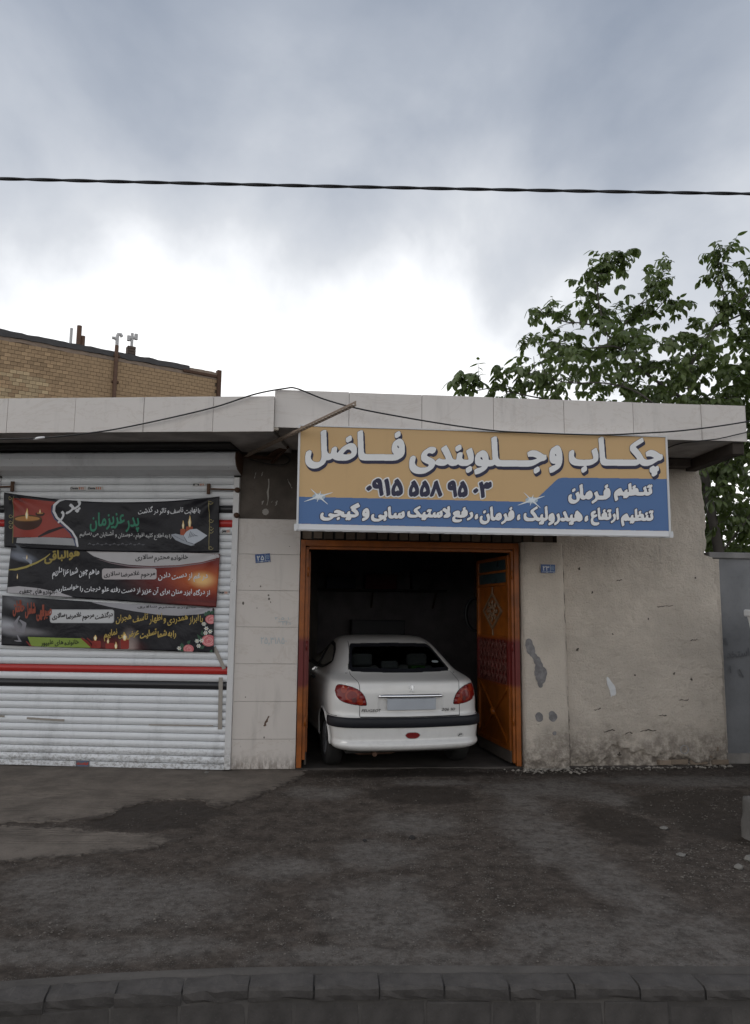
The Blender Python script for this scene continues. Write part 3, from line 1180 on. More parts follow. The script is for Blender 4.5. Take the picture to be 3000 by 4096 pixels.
fl = Fld(3.1, 0.2, 3.7, 1.5, 0.006, 2)
for pts, ws in (([(3.20, 1.36), (3.225, 1.27), (3.255, 1.22), (3.31, 1.13), (3.335, 1.0), (3.33, 0.89)], [0.07, 0.085, 0.05, 0.09, 0.13, 0.05]),
                ([(3.30, 0.575), (3.31, 0.545)], [0.07, 0.085]), ([(3.452, 0.58), (3.462, 0.54)], [0.08, 0.075]), ([(3.475, 0.385), (3.478, 0.375)], [0.03, 0.035])):
    p2, w2 = [], []
    for (a, b, wa, wb) in zip(pts[:-1], pts[1:], ws[:-1], ws[1:]):
        for k in range(5):
            u = k / 5
            p2.append((a[0] + (b[0] - a[0]) * u + random.uniform(-.009, .009), a[1] + (b[1] - a[1]) * u))
            w2.append((wa + (wb - wa) * u) * random.uniform(0.75, 1.2))
    fl.stroke(p2 + [pts[-1]], w2 + [ws[-1]])
blot('cement_patch', fl, 0.5, m_concrete('grey cement patch', (0.21, 0.20, 0.20), False, 16), gar, -0.0995)
fl = Fld(3.9, 0.6, 4.5, 1.2, 0.006, 2)
fl.stroke([(4.13, 0.96), (4.15, 0.9), (4.175, 0.86), (4.19, 0.80), (4.16, 0.77)], [0.03, 0.06, 0.075, 0.06, 0.01])
fl.stroke([(4.155, 0.86), (4.162, 0.72)], [0.02, 0.004])
o = sheet('paint_daub', fl.polys(0.5, 3), lambda x, z: (x, 0.016 * fbm(x * 1.6, z * 1.6, 5, 5) + 0.0056 * fbm(x * 11, z * 11, 8, 4) - 0.006, z), mat('whitish daub', (0.60, 0.60, 0.60), 0.9), gar, True)
RP = random.Random(3)


def wall_y(x, z):
    return 0.016 * fbm(x * 1.6, z * 1.6, 5, 5) + 0.0056 * fbm(x * 11, z * 11, 8, 4) + 0.010 * max(0.0, fbm(x * 6.5, z * 9, 25, 4) - 0.28) * (1.5 - 0.3 * z)


M_PIT_SHADE = mat('dark plaster pit and painted shade', (0.075, 0.062, 0.05), 0.95)  # pits and cracks; also colours the painted shade strip beside the pilaster
for (x, z, r) in ((3.98, 1.91, 0.012), (3.785, 1.28, 0.017), (4.24, 0.13, 0.02), (3.83, 2.18, 0.013), (4.45, 1.0, 0.010), (4.9, 1.02, 0.012), (5.1, 0.95, 0.014), (5.2, 2.1, 0.012), (4.2, 1.45, 0.009), (4.62, 1.62, 0.01)):
    fl = Fld(x - 0.05, z - 0.05, x + 0.05, z + 0.05, 0.003, 2)
    for k in range(4):
        a = RP.uniform(0, 6.28)
        fl.stroke([(x, z), (x + r * math.cos(a), z + r * 1.4 * math.sin(a))], [r * 1.2, r * 0.6])
    sheet('pit', fl.polys(0.5, 3), lambda a, b: (a, wall_y(a, b) - 0.0035, b), M_PIT_SHADE, gar, True)
fl = Fld(3.55, 0.0, 3.75, 2.5, 0.004, 2)  # contact shade along the pilaster's right edge, painted as an uneven dark strip
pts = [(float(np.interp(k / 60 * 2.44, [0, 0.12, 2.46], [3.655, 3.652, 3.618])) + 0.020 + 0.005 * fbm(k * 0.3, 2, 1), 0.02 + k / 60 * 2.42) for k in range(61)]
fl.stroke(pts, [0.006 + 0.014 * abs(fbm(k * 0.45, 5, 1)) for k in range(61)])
sheet('joint_shade', fl.polys(0.45, 3), lambda a, b: (a, wall_y(a, b) - 0.006, b), M_PIT_SHADE, gar, True)
for (x, z, ln) in ((4.83, 1.76, 0.20), (4.13, 0.385, 0.14), (4.58, 0.385, 0.20), (4.35, 0.36, 0.10), (5.0, 0.72, 0.12), (4.75, 0.55, 0.10), (5.15, 1.38, 0.09), (4.0, 0.62, 0.08), (4.3, 2.05, 0.07)):
    fl = Fld(x - 0.15, z - 0.06, x + 0.15, z + 0.06, 0.003, 2)
    pts = [(x - ln / 2 + ln * k / 8, z + 0.018 * fbm(x * 3 + k * 0.7, z, 2, 3) + 0.01 * k / 8) for k in range(9)]
    fl.stroke(pts, [0.002] + [RP.uniform(0.003, 0.012) for _ in range(7)] + [0.002])
    sheet('crack', fl.polys(0.45, 3), lambda a, b: (a, wall_y(a, b) - 0.0035, b), M_PIT_SHADE, gar, True)
# dark row of bricks over the doorway
MB().box(0.69, 4.652, 0.045, 0.064, 2.462, 2.574).build('lintel_backing', M_DARK, gar)
bmesh_lint = [MB().box(-0.052, 0.052, -0.02, 0.03, 0.0, 0.098, 0.004).mesh('brick', mat('sooty lintel brick', (0.10, 0.075, 0.055), 0.9, 0.5, 14, 0.8, 50, objvar=0.5)) for _ in range(1)]
x = 0.75
while x < 4.62:
    link('brick', bmesh_lint[0], gar, (x, 0.045 + random.uniform(-0.004, 0.014), 2.470 + random.uniform(-.004, .004)), (0, random.uniform(-.03, .03), 0), (random.uniform(0.9, 1.05), 1, random.uniform(0.8, 1.0)))
    x += 0.118 + random.uniform(-.004, .006)
# bricks laid bare at the foot of the wall
mbk = MB().box(-0.10, 0.10, -0.03, 0.05, -0.028, 0.028, 0.008).mesh('brick', mat('bare mud brick', (0.20, 0.155, 0.115), 0.95, 0.35, 14, 0.9, 40, objvar=0.3))
for (x, z, s) in ((5.40, 0.045, 1.0), (5.385, 0.115, 1.0), (5.16, 0.045, 1.0), (5.14, 0.115, 0.9), (4.93, 0.048, 1), (5.33, 0.185, 0.6), (4.76, 0.045, 0.7)):
    link('brick', mbk, gar, (x, 0.03 + random.uniform(-.006, .012), z), (0, random.uniform(-.06, .06), random.uniform(-.06, .06)), (s, 1, 1))
mb = MB()
mb.lathe([(0.048, 0.10), (0.048, -0.012), (0.042, -0.012), (0.042, 0.10)], 20, 'y', (4.985, 0.0, 0.185))
mb.build('drain_pipe', mat('grey plastic pipe', (0.30, 0.30, 0.30), 0.5), gar)
mb = MB()
mb.lathe([(0.0, 0.03), (0.041, 0.03)], 20, 'y', (4.985, 0.0, 0.185), False)
mb.build('drain_hole', M_DARK, gar)
# roof, soffit and fascia
MB().box(0.44, 5.27, YF_R + 0.03, 6.6, 3.470, 3.80).build('roof', M_CONC, gar)
MB().box(0.44, 5.262, YF_R + 0.036, 0.065, 3.460, 3.469).build('soffit', M_SOFFIT, gar)
MB().box(5.14, 5.27, YF_R + 0.05, 0.3, 3.335, 3.458, 0.01).build('edge_beam', mat('blackened timber', (0.05, 0.04, 0.033), 0.9, 0.4, 12, 0.8, 40), gar)
MB().box(4.40, 5.13, -0.16, 0.06, 3.36, 3.457, 0.012).build('edge_beam', M_RENDER, gar)
edges = [0.405, 1.14, 1.87, 2.60, 3.33, 4.06, 4.79, 5.275]
for a, b in zip(edges[:-1], edges[1:]):
    MB().box(a + 0.002, b - 0.002, YF_R, YF_R + 0.014, 3.458, 3.838, 0.002).build('tile', M_TILE, gar, (0, random.uniform(-0.002, 0.002), random.uniform(-0.002, 0.002)))
MB().box(0.41, 5.272, YF_R + 0.012, YF_R + 0.032, 3.464, 3.832).build('fascia_backing', M_GROUT, gar)
MB().box(0.405, 0.43, YF_R + 0.016, YF_R + 0.5, 3.462, 3.832).build('fascia_return', M_TILE, gar)
MB().box(0.35, 0.45, YF_R - 0.01, YF_R + 0.04, 3.43, 3.457, 0.008).build('mortar_lump', mat('mortar lump', (0.45, 0.40, 0.33), 0.9, 0.3, 30, 0.8, 60), gar)
# room inside
mb = MB()
mb.box(0.02, 0.12, 0.27, 6.6, 0, 3.455)
mb.box(5.18, 5.285, 0.27, 6.6, 0, 3.455)
mb.box(0.12, 5.18, 6.4, 6.6, 0, 3.455)
mb.build('room_wall', M_ROOM, gar)
MB().box(0.12, 5.18, 0.262, 6.4, 3.40, 3.456).build('room_ceiling', M_ROOM, gar)
mb = MB()
mb.box(0.12, 5.18, 0.02, 6.4, -0.05, 0.010)
mb.build('garage_floor', M_FLOOR, gar)
MB().box(0.125, 0.66, 0.263, 0.285, 0.02, 3.395).build('room_wall', M_ROOM, gar)
# door frame of folded sheet
fr = frame_r('door_frame', label='orange steel door frame with a dark red band around the garage doorway', cat='door frame')
for (a, b, s) in ((0.684, 0.775, 1), (3.130, 3.045, -1)):
    m = MB()
    lo, hi = min(a, a + s * 0.055), max(a, a + s * 0.055)
    m.box(lo, hi, -0.018, 0.05, 0.02, 2.452, 0.004)
    lo, hi = min(a + s * 0.057, b), max(a + s * 0.057, b)
    m.box(lo, hi, 0.004, 0.075, 0.10 if s > 0 else 0.05, 2.372, 0.003)
    m.build('jamb', M_DOOR, fr)
    for zh in (0.45, 1.25, 2.05):
        MB().lathe([(0.0, 0), (0.011, 0), (0.011, 0.10), (0.0, 0.10)], 10, 'z', (b - s * 0.004, -0.004, zh)).build('hinge', M_DOOR, fr)
m = MB()
m.box(0.74, 3.074, -0.018, 0.05, 2.385, 2.451, 0.004)
m.box(0.776, 3.044, 0.004, 0.075, 2.350, 2.384, 0.003)
m.build('head', M_DOOR, fr)


def door_leaf(hx, ang, mirror, label):
    """leaf in its own frame: x from hinge to free edge, z up, ornaments on the -y side"""
    d = frame_r('door_leaf', hx, 0.06, 0.0, label=label, cat='door leaf', group='leaves of the orange garage door')
    d.rotation_euler = (0, 0, YAW_R + ang)
    W_, H0, H1 = 1.10, 0.04, 2.325
    m = MB()
    for (a, b) in ((0.0, 0.065), (W_ - 0.065, W_)):
        m.box(a, b, -0.02, 0.02, H0 + 0.13, H1, 0.004)
    m.build('stile', M_DOOR, d)
    for z0, z1 in ((0.17, 0.215), (0.84, 0.875), (1.365, 1.405), (1.985, 2.02), (2.14, 2.165), (2.285, 2.325)):
        MB().box(0.066, W_ - 0.066, -0.019, 0.019, z0, z1, 0.003).build('rail', M_DOOR, d)
    MB().box(0.0, W_, -0.012, 0.012, H0, 0.168, 0.002).build('kick_plate', mat('muddy steel', (0.075, 0.06, 0.05), 0.8, 0.4, 12), d)
    MB().box(0.066, W_ - 0.066, 0.002, 0.008, 0.216, 0.839).build('panel', M_DOOR, d)
    MB().box(0.066, W_ - 0.066, 0.002, 0.008, 0.876, 1.364).build('panel', M_DOOR, d)
    MB().box(0.066, W_ - 0.066, 0.002, 0.008, 1.406, 1.984).build('panel', M_DOOR, d)
    gl = mat('teal frosted pane', (0.03, 0.05, 0.055), 0.3, 0.15)
    for z0, z1 in ((2.021, 2.139), (2.166, 2.284)):
        MB().box(0.066, W_ - 0.066, -0.003, 0.003, z0, z1).build('pane', gl, d)
    # diagonal cross with a boss
    m = MB()
    m.bar((0.075, -0.008, 0.225), (W_ - 0.075, -0.008, 0.832), 0.03, 0.018, (0, 1, 0))
    m.build('cross_bar', M_DOOR, d)
    m = MB()
    m.bar((0.075, -0.012, 0.832), (W_ - 0.075, -0.012, 0.225), 0.036, 0.024, (0, 1, 0))
    m.build('cross_bar', M_DOOR, d)
    MB().lathe([(0.0, -0.05), (0.03, -0.045), (0.048, -0.025), (0.05, -0.012)], 14, 'y', (W_ / 2, 0, 0.528)).build('boss', M_DOOR, d)
    M_WORN = mat('rubbed bare ironwork', (0.20, 0.125, 0.075), 0.55, 0.4, 14)
    M_LATT = mat('rubbed dark red ironwork', (0.13, 0.045, 0.036), 0.5, 0.4, 14)
    # wrought lattice in the red band
    m = MB()
    x_, z_ = 0.075, 0.88
    for k in range(-5, 10):
        for sg in (1, -1):
            p0 = np.array([0.07 + k * 0.11, 0.878 if sg > 0 else 1.362])
            q0 = p0 + np.array([0.484 * 0.75, sg * 0.484])
            pts = [p0 + (q0 - p0) * u for u in np.linspace(0, 1, 25)]
            pts = [p for p in pts if 0.068 <= p[0] <= W_ - 0.068]
            if len(pts) > 2:
                m.bar((pts[0][0], -0.006 if sg > 0 else -0.0125, pts[0][1]), (pts[-1][0], -0.006 if sg > 0 else -0.0125, pts[-1][1]), 0.020, 0.010, (0, 1, 0))
    for i in range(7):
        for j in range(4):
            cx, cz = 0.14 + i * 0.137, 0.94 + j * 0.121
            m.tube([(cx + 0.03 * math.cos(a), -0.019, cz + 0.03 * math.sin(a)) for a in np.linspace(0.5, 5.2, 10)], 0.008, 5)
    m.build('lattice', M_LATT, d)
    # diamond of scrolls
    m = MB()
    cx, cz, rx, rz_ = W_ / 2, 1.695, 0.31, 0.205
    dm = [(cx, cz + rz_), (cx + rx, cz), (cx, cz - rz_), (cx - rx, cz)]
    for a, b in zip(dm, dm[1:] + dm[:1]):
        m.bar((a[0], -0.010, a[1]), (b[0], -0.010, b[1]), 0.024, 0.020, (0, 1, 0))
    for a in np.linspace(0, 2 * math.pi, 9)[:-1]:
        for q in (0.3, 0.6):
            sx, sz = cx + rx * 0.62 * q * math.cos(a) * 1.3, cz + rz_ * 0.62 * q * math.sin(a) * 1.3
            m.tube([(sx + 0.03 * (1 - k / 16) * math.cos(k * 0.8 + a), -0.012, sz + 0.03 * (1 - k / 16) * math.sin(k * 0.8 + a)) for k in range(12)], 0.0085, 5)
    m.bar((cx, -0.008, 1.41), (cx, -0.008, cz - rz_), 0.02, 0.012, (0, 1, 0))
    m.bar((cx, -0.008, cz + rz_), (cx, -0.008, 1.98), 0.02, 0.012, (0, 1, 0))
    m.build('scroll_diamond', M_WORN, d)
    if mirror:
        d.scale = (1, -1, 1)
    return d


# right leaf swung inwards, its ornamented face towards the doorway; left leaf folded back behind the jamb
door_leaf(3.040, rad(180 - 84), True, 'orange door leaf with red lattice and diagonal cross, right of the white car')
door_leaf(0.778, rad(101), False, 'orange door leaf folded back behind the frame left of the white car')

# ================================================================== roller shutter
def m_slat(name, col, dirty=True):
    t = NT(bpy.data.materials.new(name))
    a = t.noise(2.0, 5, 0.6, 0, None, (1, 1, 4))
    c = t.mix(a, tuple(k * 0.90 for k in col), tuple(min(1, k * 1.05) for k in col))
    geo = t.n('ShaderNodeNewGeometry')
    sp = t.n('ShaderNodeSeparateXYZ')
    t.set(sp.inputs[0], geo.outputs['Position'])
    if dirty:
        gp = t.n('ShaderNodeVectorMath', operation='SCALE')
        t.set(gp.inputs[0], geo.outputs['Position'])
        gp.inputs['Scale'].default_value = 1.0
        dn = t.noise(26, 6, 0.75, 0, gp.outputs[0], (1, 1, 1.6))
        gs = t.noise(5, 6, 0.7, 0, gp.outputs[0], (1, 1, 0.22))
        c = t.mix(t.step(gs, 0.50, 0.74, 0, 0.34), c, tuple(k * 0.5 for k in col))
        mud = t.math('MULTIPLY', t.step(sp.outputs[2], 0.32, 0.02), t.step(dn, 0.44, 0.62))
        c = t.mix(t.math('MULTIPLY', mud, 0.7), c, (0.16, 0.14, 0.12))
        fx = t.n('ShaderNodeTexVoronoi')
        t.set(fx.inputs['Vector'], geo.outputs['Position'])
        fx.inputs['Scale'].default_value = 22
        sk = t.math('MULTIPLY', t.step(fx.outputs['Distance'], 0.13, 0.08), t.step(t.noise(3, 3, 0.5, 0, gp.outputs[0]), 0.55, 0.7))
        c = t.mix(t.math('MULTIPLY', sk, 0.7), c, (0.10, 0.09, 0.08))
    return t.finish(c, 0.34, 0.5)


shut = frame_l('roller_shutter', label='closed white roller shutter with red and black stripe slats on the left shop', cat='roller shutter')
M_SL = m_slat('white enamelled slat', (0.70, 0.71, 0.72))
M_SR = m_slat('red enamelled slat', (0.42, 0.025, 0.02))
M_SB = m_slat('black enamelled slat', (0.02, 0.02, 0.022))
zs = [0.06 + 0.077 * k for k in range(11)]
zs += [zs[-1] + 0.0795 * k for k in range(1, 31)]
slat_me = {}
for k, (a, b) in enumerate(zip(zs[:-1], zs[1:])):
    j = k - 10
    m_ = M_SB if j in (0, 24) else M_SR if j in (2, 22) else M_SL
    h = round(b - a, 4)
    if (m_.name, h) not in slat_me:
        prof = [(0.012, 0.0), (-0.001, 0.002), (-0.004, 0.008)]
        prof += [(-0.004 - 0.0125 * math.sin(math.pi * q / 8) ** 0.8, 0.008 + (h - 0.014) * q / 8) for q in range(1, 8)]
        prof += [(-0.004, h - 0.006), (0.001, h - 0.0035), (0.012, h - 0.002)]
        m = MB()
        vs = []
        for x in (-2.735, -0.068):
            vs += [(x, y, z) for y, z in prof]
        n = len(prof)
        m.add(vs, [(i, n + i, n + i + 1, i + 1) for i in range(n - 1)], True)
        slat_me[(m_.name, h)] = m.mesh('slat', m_)
    link('slat', slat_me[(m_.name, h)], shut, (0, random.uniform(-0.0015, 0.0015), a), (random.uniform(-0.01, 0.01), 0, 0))
MB().box(-2.735, -0.068, 0.016, 0.03, 0.03, 3.2).build('backing', M_DARK, shut)
MB().box(-2.735, -0.068, -0.018, 0.012, 0.004, 0.058, 0.004).build('bottom_rail', M_SL, shut)
M_GUIDE = m_slat('grimy white guide', (0.60, 0.59, 0.58))
for x0, x1 in ((-0.066, 0.0), (-2.80, -2.737)):
    m = MB()
    m.box(x0, x1, -0.030, 0.10, 0.01, 3.13, 0.004)
    m.build('guide_rail', M_GUIDE, shut)
# hood of folded sheet
prof = [(0.05, 3.385), (-0.20, 3.385), (-0.30, 3.35), (-0.315, 3.285), (-0.27, 3.215), (-0.20, 3.18), (-0.02, 3.15)]
for (q, r_) in zip(prof[:-1], prof[1:]):
    MB().add([(-2.79, q[0], q[1]), (0.015, q[0], q[1]), (0.015, r_[0], r_[1]), (-2.79, r_[0], r_[1])], [(0, 1, 2, 3)]).build('hood_panel', M_SL, shut)
for x in (0.016, -2.80):
    MB().prism([(0, 0)] and [(-y, z) for y, z in [(p[0] * 1.03, p[1]) for p in prof]], 0, 0.008).build('hood_end', M_IRON, shut, (x, 0, 0)).rotation_euler = (0, 0, rad(90) + math.pi)
# bolts
for x, z, s in ((-0.34, 3.0, 1), (-2.585, 3.03, -1)):
    m = MB()
    m.box(x - 0.018, x + 0.018, -0.055, -0.03, z - 0.06, z + 0.055, 0.003)
    m.bar((x, -0.045, z - 0.002), (x + s * 0.31, -0.045, z - 0.012), 0.016, 0.016)
    m.build('lock_bolt', M_IRON, shut)
for z in (2.985, 2.705):
    MB().lathe([(0.0, -0.075), (0.026, -0.07), (0.03, -0.045), (0.03, -0.028)], 12, 'y', (-0.018, 0, z)).build('lock_eye', M_IRON, shut)

# paper stickers and tape on the slats
M_PAPER = mat('sticker paper', (0.50, 0.49, 0.47), 0.7, 0.15)
M_INK = flat('sticker ink', (0.03, 0.03, 0.035))
M_ORI = flat('sticker orange', (0.45, 0.13, 0.05))


def sticker(x, z, w, h, txt, label, ragged=True, up=True):
    o = frame_l('sticker', x, -0.021, z, label=label, cat='sticker', group='paper stickers on the shutter')
    fl = Fld(-0.02, -0.02, w + 0.02, h + 0.02, 0.003, 2)
    pts = [(0, 0), (w * .3, h * random.uniform(-.1, .2)), (w * .6, h * random.uniform(0, .2)), (w, 0.05 * h), (w * random.uniform(.9, 1), h), (w * .5, h * random.uniform(.85, 1)), (0.05 * w, h)]
    fl.fill([np.array(pts)])
    sheet('paper', fl.polys(), lambda a, b: (a, 0, b), M_PAPER, o)
    f2 = Fld(-0.02, -0.02, w + 0.02, h + 0.02, 0.0025, 2)
    f2.fill(fit(phrase(txt, latin=True), w * 0.06, w * 0.5, h * 0.75 if up else h * 0.25, h * 0.3 if up else h * 0.7))
    sheet('lettering', f2.dilate(0.002).polys(0.45), lambda a, b: (a, -0.0015, b), M_INK, o)
    f3 = Fld(-0.02, -0.02, w + 0.02, h + 0.02, 0.004, 2)
    for k in range(3):
        f3.stroke([(w * (0.58 + 0.11 * k), h * 0.8), (w * (0.6 + 0.11 * k), h * 0.3)], w * 0.05)
    sheet('stripes', f3.polys(0.45), lambda a, b: (a, -0.0015, b), M_ORI, o)


sticker(-1.93, 2.985, 0.19, 0.045, 'Datis', 'torn white and orange sticker, left of the pair above the top banner')
sticker(-1.73, 2.985, 0.19, 0.045, 'Datis', 'torn white and orange sticker, right of the pair above the top banner')
sticker(-0.53, 3.03, 0.15, 0.035, 'n', 'torn sticker scrap beside the right shutter bolt')
sticker(-0.185, 2.50, 0.105, 0.055, 'Datis', 'sticker under the red slat right of the top banner', up=False)
sticker(-0.185, 1.835, 0.105, 0.05, 'stis', 'torn sticker on the slats right of the middle banner', up=False)

M_TAPE = mat('brown parcel tape', (0.30, 0.27, 0.235), 0.35, 0.15)
for (x0, z0, x1, z1, w, lab) in ((-2.25, 0.495, -1.83, 0.48, 0.022, 'strip of brown tape on the lower slats at the left'),
                                 (-0.90, 0.452, -0.20, 0.455, 0.014, 'long thin strip of brown tape on the lower slats at the right'),
                                 (-2.70, 0.515, -2.50, 0.51, 0.02, 'short strip of brown tape at the left end of the shutter'),
                                 (-0.135, 0.96, -0.125, 0.42, 0.045, 'upright strip of clear brown tape across the black slat'),
                                 (-0.22, 1.28, -0.10, 1.05, 0.04, 'slanting tape below the lowest banner corner')):
    m = MB()
    p, q = Vector((x0, 0, z0)), Vector((x1, 0, z1))
    d = (q - p).normalized().cross(Vector((0, 1, 0))) * w / 2
    vs, n = [], 24
    for i in range(n + 1):
        c = p.lerp(q, i / n) + Vector((0, 0, random.uniform(-.001, .001)))
        vs += [c + d, c - d]
    m.add(vs, [(2 * i, 2 * i + 1, 2 * i + 3, 2 * i + 2) for i in range(n)])
    o = frame_l('tape_strip', 0, -0.0205, 0, label=lab, cat='tape', group='tape strips on the shutter')
    m.build('tape', M_TAPE, o, fix=False)

# ================================================================== mourning banners
K_BLACK = (0.006, 0.0055, 0.008)


def m_banner(name, blobs, weave=True):
    """printed cloth: black ground with printed glows; each blob is (u, v, ru, rv, rot, colour, strength, soft)"""
    t = NT(bpy.data.materials.new(name))
    uv = t.n('ShaderNodeSeparateXYZ')
    t.set(uv.inputs[0], t.tc.outputs['UV'])
    c = t.mix(t.noise(5, 4), K_BLACK, tuple(k * 1.8 for k in K_BLACK))
    for (u, v, ru, rv, rot, col, st, soft) in blobs:
        e = t.ell(uv.outputs[0], uv.outputs[1], u, v, ru, rv, rot, None, 0, soft)
        c = t.mix(t.math('MULTIPLY', e, st), c, col)
    t.bump(t.noise(3.2, 4, 0.6, 0.4), 0.35, 0.05)
    t.finish(c, 0.40, 0.28)
    return t.m


class Banner:
    def __init__(self, name, label, px, loc, sagpx, sag, blobs, seed, tilt=0.02):
        """px: TL TR BR BL of the print in its own layout units; loc: same corners on the shutter (x, z)"""
        self.px, self.loc, self.sagpx, self.sag, self.seed, self.tilt = px, loc, sagpx, sag, seed, tilt
        self.o = frame_l(name, 0, 0, 0, label=label, cat='banner', group='black mourning banners tied to the shutter')
        nu, nv = 110, 36
        m, vs, uvs = MB(), [], []
        for j in range(nv + 1):
            for i in range(nu + 1):
                vs.append(self.pos(i / nu, j / nv))
                uvs.append((i / nu, j / nv))
        fs = [(j * (nu + 1) + i, j * (nu + 1) + i + 1, (j + 1) * (nu + 1) + i + 1, (j + 1) * (nu + 1) + i) for j in range(nv) for i in range(nu)]
        m.add(vs, fs, True)
        self.mb = m
        me = m.mesh('cloth', m_banner(name + ' print ' + str(seed), blobs))
        ul = me.uv_layers.new(name='UVMap')
        for lp in me.loops:
            ul.data[lp.index].uv = uvs[lp.vertex_index]
        c = link('cloth', me, self.o)
        s = c.modifiers.new('t', 'SOLIDIFY')
        s.thickness = 0.0015
        s.offset = 1

    def pos(self, u, v, off=0.0):
        """v = 0 bottom, 1 top"""
        tl, tr, br, bl = self.loc
        top = (tl[0] + (tr[0] - tl[0]) * u, tl[1] + (tr[1] - tl[1]) * u - self.sag * 4 * u * (1 - u))
        bot = (bl[0] + (br[0] - bl[0]) * u, bl[1] + (br[1] - bl[1]) * u - self.sag * 0.25 * 4 * u * (1 - u))
        x, z = bot[0] + (top[0] - bot[0]) * v, bot[1] + (top[1] - bot[1]) * v
        s = self.seed
        y = -0.042 - self.tilt * (1 - abs(2 * u - 1) ** 3)
        y += 0.020 * fbm(u * 3.2 + v * 0.8, v * 1.0 - u * 1.2, s, 3) * (0.4 + self.sag * 6)
        # folds that fan out of the tied corners
        for cu in (0.0, 1.0):
            du, dv = abs(u - cu) * 3.2, (1.05 - v)
            r = math.hypot(du, dv) + 1e-3
            y += 0.013 * (0.4 + self.sag * 6) * math.sin(math.atan2(dv, du) * 9 + s) * math.exp(-r * 1.1) * min(1, r * 4)
        return (x, y - off, z)

    def m(self, X, Y):
        """layout units to u, v"""
        tl, tr, br, bl = self.px
        v = 0.5
        for _ in range(3):
            xl = bl[0] + (tl[0] - bl[0]) * v
            xr = br[0] + (tr[0] - br[0]) * v
            u = (X - xl) / (xr - xl)
            yt = tl[1] + (tr[1] - tl[1]) * u + self.sagpx * 4 * u * (1 - u)
            yb = bl[1] + (br[1] - bl[1]) * u + self.sagpx * 0.25 * 4 * u * (1 - u)
            v = (yb - Y) / (yb - yt)
        return u, v

    def put(self, name, fld, col, off, thr=0.5, run=6, rough=0.5):
        mt = col if isinstance(col, bpy.types.Material) else flat('print %s' % (col,), col, rough)
        def mp_(x, y):
            u, v = self.m(x, y)
            return self.pos(min(0.999, max(0.001, u)), min(0.999, max(0.001, v)), off)
        return sheet(name, fld.polys(thr, run), mp_, mt, self.o, True, True)

    def text(self, s, x0, x1, yt, yb, col, slope=0.0, slant=0.22, squeeze=0.85, bold=0.8, off=0.0045, name='lettering', space=0.22, thr=0.5):
        pad = 12
        lo, hi = min(yt, yt + slope * (x1 - x0)), max(yb, yb + slope * (x1 - x0))
        fl = Fld(x0 - pad, lo - pad, x1 + pad, hi + pad, 1.5, 2)
        fl.fill(fit(phrase(s, slant, squeeze, space), x0, x1, yt, yb, slope, bold))
        if bold > 0.7:
            fl = fl.dilate(bold)
        return self.put(name, fl, col, off, thr)


def F2(b, pad=4):
    return Fld(b[0] - pad, b[1] - pad, b[2] + pad, b[3] + pad, 2.0, 2)


WHT, GRN, GLD, RED = (0.62, 0.62, 0.64), (0.035, 0.20, 0.12), (0.42, 0.30, 0.08), (0.38, 0.035, 0.02)

# --- top banner
b1 = Banner('mourning_banner', 'topmost black banner with oil lamp on red, open book and candles',
            [(18, 112), (1447, 140), (1443, 510), (20, 475)], [(-2.676, 2.961), (-0.213, 2.912), (-0.197, 2.297), (-2.626, 2.345)], 52, 0.09,
            [], 3.0, 0.03)
f_ = F2((60, 130, 520, 420))
f_.fill([np.array([(85, 152), (130, 150), (380, 178), (345, 205), (342, 245), (370, 290), (440, 345), (480, 395), (500, 415), (80, 410)], float)])
b1.put('red_panel', f_, m_banner('red lamp print', []) if False else mat('printed red cloth', (0.27, 0.035, 0.022), 0.45, 0.35, 3), 0.002)
f_ = F2((90, 400, 530, 470))
f_.fill([np.array([(105, 415), (300, 410), (495, 420), (515, 445), (520, 468), (100, 448)], float)])
b1.put('grey_panel', f_, mat('printed grey', (0.33, 0.33, 0.34), 0.5, 0.3, 2.2), 0.002)
f_ = F2((340, 150, 540, 475))
f_.stroke([(445, 160), (400, 170), (368, 200), (360, 240), (380, 280), (430, 325), (485, 375), (512, 420), (522, 470)], [4, 14, 18, 18, 16, 14, 14, 14, 12])
b1.put('swoosh', f_, WHT, 0.0035)
f_ = F2((340, 150, 540, 475))
f_.stroke([(352, 205), (345, 245), (366, 290), (420, 335), (472, 385), (498, 430), (510, 468)], 7)
b1.put('swoosh_shadow', f_, (0.06, 0.07, 0.15), 0.0035)
f_ = F2((250, 300, 500, 420))
f_.stroke([(260, 408), (330, 375), (400, 350), (455, 340)], [10, 22, 16, 3])
b1.put('dark_wave', f_, (0.02, 0.01, 0.012), 0.003)
# clay lamps
f_ = F2((70, 240, 310, 370))
th = np.linspace(0, math.pi, 20)
f_.fill([np.array([(180 + 103 * math.cos(a), 292 + 72 * math.sin(a) ** 0.8) for a in th])])
f_.fill([circle(268, 254, 31, 9)])
f_.fill([np.array([(268 + 31 * math.cos(a), 254 + 20 * math.sin(a)) for a in th])])
b1.put('lamp_bowl', f_, (0.055, 0.022, 0.014), 0.0035)
f_ = F2((70, 240, 310, 370))
f_.fill([circle(180, 288, 102, 24)])
b1.put('lamp_rim', f_, (0.10, 0.05, 0.02), 0.0045)
f_ = F2((70, 240, 310, 370))
f_.fill([circle(180, 289, 88, 16)])
f_.fill([circle(268, 252, 22, 5)])
b1.put('lamp_oil', f_, (0.42, 0.20, 0.06), 0.0055)


